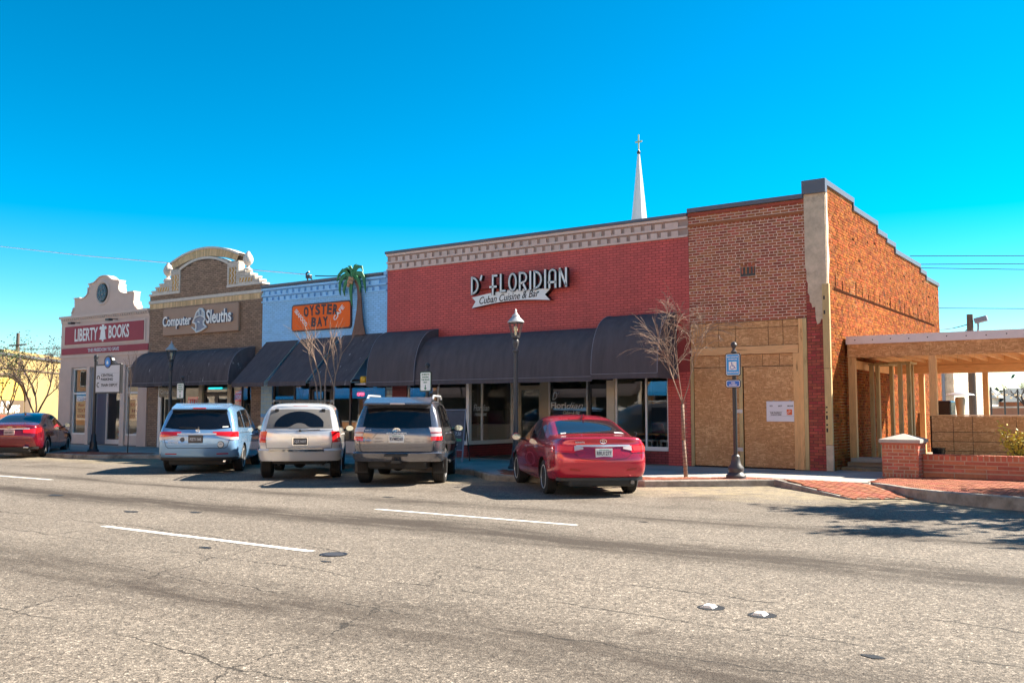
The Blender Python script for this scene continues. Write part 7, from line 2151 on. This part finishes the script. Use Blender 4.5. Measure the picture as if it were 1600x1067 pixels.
c.wiper(-.02, -.46, 1.11, 1.125)
c.patch('wiper_cover', 'glass_print', 'rear', [(.2 * cos(radians(a)), 1.15) for a in range(0, 181, 20)], [(.2 * cos(radians(a)), 1.15 + .12 * sin(radians(a))) for a in range(0, 181, 20)], off=.014, nu=14, nv=2)
MB().tube((0, -.7, .37), (0, .7, .37), .05, n=10).sphere((0, .05, .36), .18, .16, .15).tube((-.75, .1, .43), (-.3, .1, .43), .10, n=12).build('axle', 'under', c.t, local=True)
for sg in (-1, 1): MB().tube((-.78, sg * .42, .46), (-.35, sg * .5, .32), .035, n=8).build('suspension_arm', 'exhaust', c.t, local=True)

# ---- pale blue minivan
st = [S(-1.08, .36, .88, 1.05, .87, 1.58, .70, [.10, .01, -.03, .0, .03, .26, .42], .03), S(-.92, .32, .965, 1.05, .935, 1.66, .75, [0, 0, 0, 0, 0, .11, .18], .03), S(-.4, .26, .995, 1.05, .95, 1.715, .78, None, .03), S(.5, .22, 1.0, 1.05, .955, 1.735, .79, None, .03), S(1.4, .2, 1.0, 1.04, .955, 1.72, .79, None, .03),
      S(1.9, .2, 1.0, 1.03, .955, 1.64, .78), S(2.6, .2, 1.0, 1.02, .95, 1.24, .79), S(2.95, .2, .995, 1.0, .93, 1.07, .79, None, .02), S(3.5, .22, .97, .9, .88, .96, .76, None, .02), S(3.85, .25, .88, .78, .78, .86, .66), S(4.0, .3, .74, .65, .6, .74, .5)]
c = Car('blue_minivan', 'pale blue minivan with wide red tail lights and a round white sticker', 'car', (-20.6, 15.66), 132.0, 'paint_blue', st, 3.0, 1.72, .345, .235)
c.wheels(10)
c.under(-.95, 3.7, .70, .2, .40)
c.patch('rear_window', 'privacy_glass', 'rear', [(.80, 1.13), (.4, 1.09), (-.4, 1.09), (-.80, 1.13)], [(.66, 1.52), (.3, 1.535), (-.3, 1.535), (-.66, 1.52)], nu=18, nv=8)
MB().prism([(-.80, 1.575), (-.85, 1.60), (-.83, 1.63), (-.3, 1.745), (-.1, 1.73), (-.4, 1.67)], -.68, .68).build('spoiler', 'paint_blue', c.t, local=True)
c.patch('spoiler_underside', 'trim_black', 'rear', [(.68, 1.525), (-.68, 1.525)], [(.66, 1.575), (-.66, 1.575)], off=.008, nu=10, nv=2)
boxp('brake_light', 'lens_red', c.t, -.86, -.80, -.16, .16, 1.60, 1.632)
for sg in (-1, 1):
    c.patch('tail_light', 'lens_red', 'wrap', [(sg * 27, .945), (sg * 45, .905), (sg * 60, .90)], [(sg * 24, 1.03), (sg * 45, 1.035), (sg * 62, 1.03)], off=.012, nu=14, nv=4)
    c.patch('tail_light', 'lens_clear', 'wrap', [(sg * 33, .895), (sg * 46, .83), (sg * 58, .83)], [(sg * 27.5, .94), (sg * 45, .90), (sg * 60, .895)], off=.012, nu=12, nv=3)
    c.patch('reflector', 'lens_dark_red', 'rear', [(sg * .48, .475), (sg * .76, .48)], [(sg * .48, .50), (sg * .76, .505)], off=.005, nu=6, nv=1)
c.patch('chrome_bar', 'bright_trim', 'rear', [(.47, .955), (-.47, .955)], [(.47, .995), (-.47, .995)], off=.016, nu=12, nv=2)
for side in ('right', 'left'):
    c.side_glass(side, [([(-.62, 1.14), (.24, 1.12)], [(-.25, 1.52), (.24, 1.57)]), ([(.32, 1.12), (1.36, 1.1)], [(.32, 1.58), (1.36, 1.59)]), ([(1.44, 1.1), (2.5, 1.07)], [(1.44, 1.585), (1.8, 1.55)])], 'car_glass')
    c.gapline('slide_rail', side, [(-.7, 1.0), (.9, .99)], .014); c.gapline('door_gap', side, [(.40, .36), (.40, 1.06)]); c.gapline('door_gap', side, [(1.42, .32), (1.42, 1.06)]); c.gapline('door_gap', side, [(2.5, .34), (2.46, 1.0)])
    c.handle(side, 1.2, .92); c.handle(side, 1.66, .92)
c.gapline('tailgate_gap', 'rear', [(.82, 1.1), (.80, .90), (.74, .68), (.68, .63), (-.68, .63), (-.74, .68), (-.80, .90), (-.82, 1.1)], .012)
c.zmin = .40
c.band('bumper_lip', 'trim_black', [(.33, -.03), (.32, .0), (.36, .02), (.40, .02), (.405, -.01)], -62, 62)
c.plate(.02, .855, 'PZT1160', 'plate_dark', 'plate_white', frame='trim_black')
c.ring(-.02, 1.055, .05, .036, .007, 'chrome', [[(.03, .026), (.02, -.026)], [(-.03, .026), (-.02, -.026)], [(.024, 0), (-.024, 0)]])
c.badge('ODYSSEY', .56, .76, .035, .26, 'sign_white')
for y, z, r_, m1, m2 in ((.34, .84, .055, 'trim_black', 'plate_dark'), (-.58, .72, .085, 'trim_black', 'sticker')):
    h, n, d = c.hit('rear', y, z)
    o = MB().lathe([(r_, 0), (r_, -.006), (0, -.006)], (h.x, y, z), 20, 'x').build('round_sticker', m1, c.t, local=True)
    MB().lathe([(r_ * .82, -.0065), (r_ * .82, -.008), (0, -.008)], (h.x, y, z), 20, 'x').build('sticker_face', m2, o, local=True)
    MB().path([(h.x - .010, y + r_ * .4, z), (h.x - .010, y, z + r_ * .15), (h.x - .010, y - r_ * .4, z - r_ * .05)], r_ * .08, 5).build('sticker_print', 'letter_grey', o, local=True)
c.patch('window_sticker', 'sticker', 'rear', [(-.60, 1.135), (-.74, 1.14)], [(-.60, 1.165), (-.74, 1.17)], off=.008, nu=3, nv=1, thick=0)
c.mirror(2.35, .98, 1.08, 'trim_black', sx=1.1)
c.wiper(-.02, .44, 1.125, 1.14)
MB().tube((-1.02, -.66, .31), (-.6, -.62, .29), .032, n=10).build('exhaust_pipe', 'chrome', c.t, local=True)

# ---- maroon sedan at the left edge
st = [S(-1.08, .36, .74, .98, .74, 1.09, .66, [.10, .0, -.03, .02, .05, .05, .06], .012),
      S(-.95, .32, .86, .99, .83, 1.11, .76, [.03, 0, -.02, 0, .0, .0, .0], .012),
      S(-.55, .26, .915, 1.0, .86, 1.115, .79, None, .012), S(-.22, .22, .925, 1.0, .87, 1.16, .75, None, .015), S(.1, .2, .925, 1.0, .87, 1.28, .70), S(.5, .2, .925, 1.0, .87, 1.40, .68), S(1.05, .19, .925, .99, .87, 1.475, .69),
      S(1.5, .19, .925, .98, .87, 1.47, .69), S(1.8, .19, .925, .97, .87, 1.38, .695), S(2.3, .2, .925, .96, .865, 1.11, .745), S(2.5, .2, .925, .94, .86, 1.0, .765, None, .02), S(3.1, .22, .915, .87, .84, .93, .765, None, .02), S(3.6, .25, .87, .74, .75, .82, .65), S(3.85, .3, .72, .6, .6, .7, .5)]
c = Car('maroon_sedan', 'dark maroon sedan at the left edge with a gold emblem on its boot', 'car', (-31.95, 16.75), 137.0, 'paint_maroon', st, 2.84, 1.58, .345, .225)
c.wheels(5)
c.under(-1.0, 3.6, .62, .19, .38)
c.patch('rear_window', 'car_glass', 'top', [(-.30, .66), (-.30, -.66)], [(.48, .56), (.48, -.56)], nu=16, nv=8)
for side in ('right', 'left'):
    c.side_glass(side, [([(.2, 1.04), (.68, 1.03)], [(.46, 1.25), (.72, 1.35)]), ([(.74, 1.03), (1.44, 1.02)], [(.78, 1.36), (1.42, 1.405)]), ([(1.52, 1.02), (2.36, 1.0)], [(1.5, 1.405), (1.8, 1.33)])])
    c.gapline('door_gap', side, [(.45, .30), (.34, .55), (.48, .97)]); c.gapline('door_gap', side, [(1.48, .30), (1.50, .98)]); c.gapline('door_gap', side, [(2.48, .32), (2.44, .94)])
    c.handle(side, .68, .88); c.handle(side, 1.68, .87); c.gapline('sill_strip', side, [(.45, .30), (2.4, .30)], .02, 'chrome', .006)
for sg in (-1, 1):
    c.patch('tail_light', 'lens_red', 'wrap', [(sg * 26, .83), (sg * 45, .82), (sg * 62, .88)], [(sg * 26, .94), (sg * 45, .97), (sg * 62, 1.0)], off=.01, nu=14, nv=4)
    c.patch('reflector', 'lens_dark_red', 'rear', [(sg * .5, .5), (sg * .7, .52)], [(sg * .5, .53), (sg * .7, .55)], off=.005, nu=6, nv=1)
    MB().bevbox(-1.13, -1.0, sg * .52 - .08, sg * .52 + .08, .335, .395, .02).build('exhaust_pipe', 'chrome', c.t, local=True)
c.patch('chrome_bar', 'bright_trim', 'rear', [(.6, .955), (-.6, .955)], [(.6, .98), (-.6, .98)], off=.014, nu=12, nv=1)
c.gapline('boot_gap', 'rear', [(.66, 1.0), (.62, .86), (.58, .70), (-.58, .70), (-.62, .86), (-.66, 1.0)])
c.plate(0, .85, 'SBX4471', 'plate_pink')
h, n, d = c.hit('rear', 0, 1.02)
MB().prism([(y, z) for y, z in ((-.075, 1.01), (-.03, 1.01), (-.03, .998), (.03, .998), (.03, 1.01), (.085, 1.01), (.075, 1.032), (.03, 1.032), (.03, 1.044), (-.03, 1.044), (-.03, 1.032), (-.085, 1.032))], h.x - .02, h.x + .01, 'yz').build('emblem', 'gold_metal', c.t, local=True)
c.zmin = .36
c.band('bumper_lip', 'trim_black', [(.30, -.02), (.30, .012), (.37, .012), (.375, -.02)], -58, 58)
c.mirror(2.05, .93, 1.04)
MB().sphere((.62, 0, 1.475), .09, .03, .045, 10, 6).build('roof_aerial', 'trim_black', c.t, smooth='all', local=True)
# ------------------------------------------------------------------ background
# church spire behind the red shop
t = thing('church_spire', 'tall white church spire with a slim cross rising behind the red shop roof', 'church spire', (-48.4, 95, 0))
MB().lathe([(1.75, 17.0), (1.05, 22.5), (0.86, 23.7), (0.16, 30.55), (0.10, 30.9)], (-48.4, 95, 0), 8).build('spire', 'steeple_white', t)
MB().box(-50.4, -46.4, 93, 97, 0, 17.2).build('tower', 'steeple_white', t)
MB().lathe([(0.17, 30.8), (0.22, 31.0), (0.12, 31.15), (0.06, 31.3)], (-48.4, 95, 0), 10).build('finial', 'black_iron', t)
MB().box(-48.46, -48.34, 94.94, 95.06, 31.2, 33.05).box(-48.82, -47.98, 94.93, 95.07, 32.15, 32.29).build('cross', 'gold_metal', t)
t = thing('church_hall', 'long low church hall hidden behind the shop row', 'building', (-52, 104, 0)) if False else None

# mural wall building at the far left
A, B_ = Vector((-50.1 + 2.6, 25.2 - 3.1)), Vector((-56.8, 33.1))
du = (B_ - A).normalized(); nrm = Vector((du.y, -du.x))
if nrm.x < 0: nrm = -nrm
t = thing('mural_building', 'sunlit yellow side wall with a faded furniture mural', 'building', (A.x, A.y, 0))
Lw = (B_ - A).length
def WP(u, z, d=0.0):
    p_ = A + du * u + nrm * d
    return (p_.x, p_.y, z)
def wbox(u0, u1, z0, z1, d0, d1):
    b = MB(); b.add([WP(u0, z0, d0), WP(u1, z0, d0), WP(u1, z0, d1), WP(u0, z0, d1), WP(u0, z1, d0), WP(u1, z1, d0), WP(u1, z1, d1), WP(u0, z1, d1)], [(0, 3, 2, 1), (4, 5, 6, 7), (0, 1, 5, 4), (1, 2, 6, 5), (2, 3, 7, 6), (3, 0, 4, 7)])
    bm = bmesh.new(); bm.from_mesh(b.mesh('t', 'yellow_wall')); bmesh.ops.recalc_face_normals(bm, faces=bm.faces[:])
    return MB().bm(bm)
wbox(0, Lw, 0, 4.5, -9, 0).build('wall', 'yellow_wall', t)
wbox(-.1, Lw + .1, 4.5, 4.62, -9.1, .12).build('coping', 'roof_tar', t)
wbox(-.02, Lw + .02, 3.78, 3.86, 0, .06).build('string_course', 'mural_brown', t)
wbox(4.3, Lw, 4.62, 4.8, -9.0, .0).build('parapet', 'yellow_wall', t)
u0 = 2.6
def wpoly(pts, d0, d1, m, nm, par=None):
    n = len(pts)
    b = MB(); b.add([WP(u, z, d0) for u, z in pts] + [WP(u, z, d1) for u, z in pts], [tuple(range(n)), tuple(range(2 * n - 1, n - 1, -1))] + [(i, (i + 1) % n, (i + 1) % n + n, i + n) for i in range(n)])
    bm = bmesh.new(); bm.from_mesh(b.mesh('t', m)); bmesh.ops.recalc_face_normals(bm, faces=bm.faces[:])
    return MB().bm(bm).build(nm, m, par or t)
arcp = [(4.6 + 2.35 * cos(radians(a)), 2.15 + 1.15 * sin(radians(a))) for a in range(0, 181, 12)]
wpoly([(7.1, 2.15), (7.1, 0)] + [(7.9, 0), (7.9, 2.3), (7.1, 2.3)], .0, .03, 'mural_brown', 'mural_column')
wpoly(arcp, .002, .02, 'mural_gold', 'mural_arch')
arc2 = [(4.6 + 2.55 * cos(radians(a)), 2.15 + 1.35 * sin(radians(a))) for a in range(0, 181, 12)]
b = MB()
for i in range(len(arc2) - 1): b.tube(WP(*arc2[i], .03), WP(*arc2[i + 1], .03), .1, n=6)
b.build('mural_arch_rim', 'mural_brown', t)
wpoly([(1.6, .2), (7.0, .2), (7.0, 2.12), (1.6, 2.12)], .002, .025, 'mural_brown', 'mural_panel')
ud = (du.x * -1, du.y * -1, 0)
ux_ = Vector((du.x, du.y, 0))
lu = ux_ if ux_.cross(Vector((0, 0, 1))).dot(Vector((nrm.x, nrm.y, 0))) > 0 else -ux_
def wtext(s, m, size, u, z, w, **k): lettering(s, m, t, size, WP(u, z, .03), w, ux=lu, depth=.01, align='CENTER', **k)
wtext('hes & Daves', 'sign_white', .62, 4.6, 1.45, 3.7, shear=.3, bold=.01)
wtext('INTERIORS', 'mural_red', .2, 4.6, 1.15, 1.8, bold=.02)
wtext('MIRRORS', 'banner_tan', .17, 6.0, .82, 1.1); wtext('LAMPS', 'banner_tan', .17, 6.0, .5, .8); wtext('FURNITURE', 'banner_tan', .17, 2.6, .82, 1.2); wtext('ANTIQUES', 'banner_tan', .17, 2.6, .5, 1.1)
wpoly([(4.0, .5), (4.15, .8), (4.0, 1.0), (4.35, .92), (4.55, 1.08), (4.75, .92), (5.1, 1.0), (4.95, .8), (5.1, .5)], .025, .04, 'sign_white', 'mural_house')

def pole(name, label, x, y, h, r, arms=(), group=None):
    t = thing(name, label, 'utility pole', (x, y, 0), group=group)
    MB().lathe([(r * 1.15, 0), (r, h * .6), (r * .85, h)], (x, y, 0), 10).build('post', 'pole_wood', t, smooth=True)
    for z, l, m in arms:
        MB().box(x - l / 2, x + l / 2, y - .06, y + .06, z - .06, z + .06).build('crossarm', m, t)
    return t
pole('utility_pole', 'brown utility pole with a pale crossarm behind the mural wall', -86.7, 45, 8.7, .17, [(7.6, 3.0, 'pole_wood')])
t = pole('utility_pole', 'wooden utility pole with a flood lamp behind the timber shelter', -5.85, 38, 5.1, .13)
MB().path([(-5.74, 38, 4.15), (-5.62, 38, 4.25), (-5.58, 38, 4.6), (-5.58, 38, 4.75)], .035, 6).build('lamp_arm', 'letter_grey', t)
b = MB(); b.m = Matrix.Translation((-5.5, 38, 4.88)) @ Matrix.Rotation(-.22, 4, 'Y'); b.bevbox(-.2, .24, -.14, .14, -.1, .1, .03); b.build('flood_lamp', 'letter_grey', t)
def cable(label, a, c, sag, r=.014, n=14, m='wire_black', group='overhead cables'):
    t = thing('overhead_cable', label, 'cable', a, group=group)
    pts = []
    for i in range(n + 1):
        u = i / n
        q = Vector(a).lerp(Vector(c), u); q.z -= sag * 4 * u * (1 - u); pts.append(tuple(q))
    MB().path(pts, r, 5).build('wire', m, t)
cable('topmost overhead cable right of the stepped brick wall', (-9.3, 45, 8.55), (20, 45, 6.2), .1, .018)
cable('middle overhead cable of the three right of the stepped wall', (-9.2, 45, 8.16), (20, 45, 6.0), .08, .018)
cable('lowest of the three close cables right of the stepped wall', (-9.2, 45, 8.0), (20, 45, 5.5), .15, .018)
cable('overhead cable passing just above the flood lamp pole', (-8.4, 45, 6.12), (22, 45, 4.4), .1, .018)
cable('cable running from the flood lamp pole to the brick building', (-5.9, 38, 4.75), (-7.4, 36.3, 4.6), .15, .016)
for k, (z0, z1) in enumerate(((4.6, 3.2), (4.45, 2.9))):
    cable('upper slack cable dropping from the flood lamp pole' if k == 0 else 'lower slack cable dropping from the flood lamp pole', (-5.9, 38, z0), (-7.6, 37.6, z1), .12, .018)
for k, (z0, z1) in enumerate(((7.2, 7.5), (6.5, 7.0))):
    cable(('upper' if k == 0 else 'lower') + ' overhead cable behind the bare trees at the left', (-120, 45, z0 + 1.2), (-60, 52, z1), .4, .03)
t_ = thing('overhead_cable', 'pale straight service cable running left from the bracket on the blue shop roof', 'cable', (-24.6, D + .1, 6.3), group='overhead cables')
MB().path([(-24.6, D + .1, 6.32), (-57.5, 33.9, 11.62), (-90.66, 45.0, 17.17)], [.016, .024, .034], 5).build('wire', 'cable_alloy', t_)

# yard behind the shelter
structure(MB().add([(-12, 31.0, .02), (60, 31.0, .02), (60, 160, .02), (-60, 160, .02), (-60, 40, .02), (-12, 40, .02)], [(0, 1, 2, 3, 4, 5)]).build('yard', 'concrete'))
t = thing('rear_stone_building', 'pale rubble walled building beyond the brick side wall', 'building', (-8.5, 44, 0))
boxpart('wall', 'far_pale', t, -11, -7.0, 41, 50, 0, 3.3)
rs = brick_rects(-11, -7.0, .1, 3.2, L=.36, Hc=.17)
brick_field(t, rs, (0, 41, 0), (1, 0, 0), (0, 0, 1), 'far_pale', proud=.02, rnd=.008, restname='rubble_stones')
brick_field(t, brick_rects(41, 50, .1, 3.2, L=.36, Hc=.17), (-7.0, 0, 0), (0, 1, 0), (0, 0, 1), 'far_pale', proud=.02, rnd=.008, restname='rubble_stones')
MB().tube((-7.35, 40.9, .2), (-7.35, 40.9, 3.2), .06, n=8).build('downpipe', 'letter_grey', t)
t = thing('patio_heater', 'mushroom patio heater with a broad metal cap in the yard', 'patio heater', (-5.2, 31.5, 0))
MB().lathe([(.25, .02), (.25, .7), (.05, .75), (.04, 1.35)], (-5.2, 31.5, 0), 14).build('stand', 'galvanised', t, smooth=True)
MB().lathe([(.10, 1.35), (.15, 1.9), (.12, 1.97)], (-5.2, 31.5, 0), 14).build('burner', 'burner_metal', t, smooth=True)
MB().lathe([(.42, 2.03), (.38, 2.06), (.15, 2.12), (0, 2.13)], (-5.2, 31.5, 0), 18).build('cap', 'galvanised', t, smooth=True)
t = thing('covered_grill', 'black covered grill box standing by the brick wall in the yard', 'grill', (-5.95, 33, 0))
MB().bevbox(-6.3, -5.65, 32.6, 33.4, .2, 1.88, .05).build('cover', 'black_gloss', t)
for k in range(6):
    x, y = -5.8 + k * .42, 42 + k * .5
    t = thing('string_light_post', ('first', 'second', 'third', 'fourth', 'fifth', 'sixth')[k] + ' dark post from the left carrying the string lights', 'post', (x, y, 0), group='string light posts')
    MB().tube((x, y, 0), (x, y, 2.5 - k * .03), .035, n=6).build('post', 'black_iron', t)
    if k < 5:
        x2, y2 = x + .42, y + .5
        b = MB(); pts = [(x + .42 * i / 6, y + .5 * i / 6, 2.45 - .03 * k - .25 * 4 * (i / 6) * (1 - i / 6)) for i in range(7)]
        b.path(pts, .012, 4)
        b.build('light_string', 'wire_black', t)
        b = MB()
        for q in pts[1:-1:2]: b.sphere((q[0], q[1], q[2] - .08), .045, n if False else None) if False else b.sphere((q[0], q[1], q[2] - .08), .045)
        b.build('bulbs', 'lamp_glow', t)
t = thing('yard_railing', 'low pale railing across the yard behind the shelter', 'railing', (-5.3, 34, 0))
b = MB()
for i in range(10): b.tube((-6.3 + .3 * i, 34.5, 0), (-6.3 + .3 * i, 34.5, 1.4), .02, n=5)
b.tube((-6.3, 34.5, 1.4), (-3.4, 34.5, 1.4), .025, n=5).tube((-6.3, 34.5, 1.1), (-3.4, 34.5, 1.1), .02, n=5)
b.build('bars', 'sign_pale', t)
t = thing('yard_wall', 'low brown brick wall at the back of the yard', 'wall', (-6, 70, 0))
boxpart('wall', 'far_brick', t, -11, 10, 70, 70.3, 0, 1.75); boxpart('coping', 'far_pale', t, -11, 10, 69.95, 70.35, 1.755, 1.85)
def house(label, x, y, w, d, h, rh, roof, wall='far_brick'):
    t = thing('house', label, 'house', (x, y, 0), group='houses beyond the yard')
    MB().box(x - w / 2, x + w / 2, y - d / 2, y + d / 2, 0, h).build('wall', wall, t)
    e = .4
    MB().add([(x - w / 2 - e, y - d / 2 - e, h), (x + w / 2 + e, y - d / 2 - e, h), (x + w / 2 + e, y + d / 2 + e, h), (x - w / 2 - e, y + d / 2 + e, h), (x - w * .25, y, h + rh), (x + w * .25, y, h + rh)],
             [(0, 3, 2, 1), (0, 1, 5, 4), (1, 2, 5), (2, 3, 4, 5), (3, 0, 4)]).build('roof', roof, t)
    for dx in (-.25, .25):
        f = MB().box(x + w * dx - .6, x + w * dx + .6, y - d / 2 - .05, y - d / 2 + .02, h * .35, h * .8).build('window', 'sign_white', t)
        MB().box(x + w * dx - .5, x + w * dx + .5, y - d / 2 - .06, y - d / 2 - .051, h * .4, h * .76).build('pane', 'black_gloss', f)
house('hip roofed house left of the middle shelter post', -14.6, 88, 6, 7, 2.6, 1.7, 'roof_grey', 'far_pale')
house('hip roofed house seen through the right shelter bay', -10.2, 92, 4.6, 7, 2.3, 1.2, 'roof_grey')
bare_tree('big hazy bare tree beyond the yard at the right', (-6.6, 62, 0), 4.6, .7, 4, .12, 'bark_dark', 77, 5, (.1, 0), .25, up=.55, group='far trees')
t = thing('far_tree_belt', 'dark distant trees low on the horizon beyond the yard', 'trees', (0, 150, 0)); t['kind'] = 'stuff'
leaves(2600, lambda: (R.uniform(-40, 60), R.uniform(146, 156), abs(R.gauss(0, 2.0)) + .2), 1.2, 'leaf_dark').build('crowns', 'leaf_dark', t, kind='stuff')
t = thing('far_tree_line', 'dark distant trees low on the horizon beyond the left street', 'trees', (-150, 90, 0)); t['kind'] = 'stuff'
leaves(2600, lambda: (R.uniform(-230, -110), R.uniform(60, 90), abs(R.gauss(0, 2.2)) + .2), 1.4, 'leaf_dark').build('crowns', 'leaf_dark', t, kind='stuff')

# the sunlit row across the street, behind the viewpoint (it shows in glass and paint; made tall and pale to bounce light)
structure(MB().box(-140, 110, -30, -3.2, -.1, .13).build('far_pavement', 'concrete'))
def across(label, x0, x1, h, wall, awn, sign='sign_brown'):
    t = thing('shop_building', label, 'building', ((x0 + x1) / 2, -8, 0), group='shops across the street')
    boxpart('wall', wall, t, x0, x1, -19, -8, 0.1, h)
    boxpart('cornice', 'stucco_band', t, x0, x1, -8.0, -7.85, h - .35, h + .05)
    n = max(2, int((x1 - x0) / 3.2))
    w = (x1 - x0) / n
    for i in range(n):
        a = x0 + w * (i + .12); c = x0 + w * (i + .88)
        f = boxpart('window', 'white_frame', t, a, c, -8.0, -7.93, .7, 2.7); boxpart('pane', 'black_gloss', f, a + .08, c - .08, -7.93, -7.925, .78, 2.62)
        if h > 5.5:
            f = boxpart('window', 'white_frame', t, a + .3, c - .3, -8.0, -7.94, 4.0, 5.6 if h > 6.2 else 5.0); boxpart('pane', 'black_gloss', f, a + .38, c - .38, -7.94, -7.935, 4.08, 5.5 if h > 6.2 else 4.9)
    if awn:
        MB().prism([(-7.98, 3.5), (-6.8, 2.75), (-6.8, 2.5), (-7.98, 2.9)], x0 + .3, x1 - .3, 'yz').build('awning', awn, t)
for i, (x0, x1, h, wl_, aw) in enumerate(((-112, -88, 9.6, 'street_brick', 'sign_sky'), (-87.8, -66, 9.0, 'far_pale', None), (-65.8, -44, 10.2, 'street_brick', 'reflected_awning_blue'), (-43.8, -27, 9.4, 'far_pale', 'awning_cloth'), (-26.8, -8, 10.0, 'street_brick', 'sign_sky'), (-7.8, 12, 9.4, 'far_pale', None), (12.2, 34, 9.8, 'street_brick', 'awning_cloth'))):
    across(('orange brick shop across the street with pale blue awning', 'pale stone shop across the street without awning', 'tall orange brick shop across the street with bright blue awning', 'pale stone shop across the street with black awning', 'orange brick shop facing the red sedan with pale blue awning', 'pale shop directly behind the viewpoint', 'orange brick shop across the street at the right end')[i], x0, x1, h, wl_, aw)
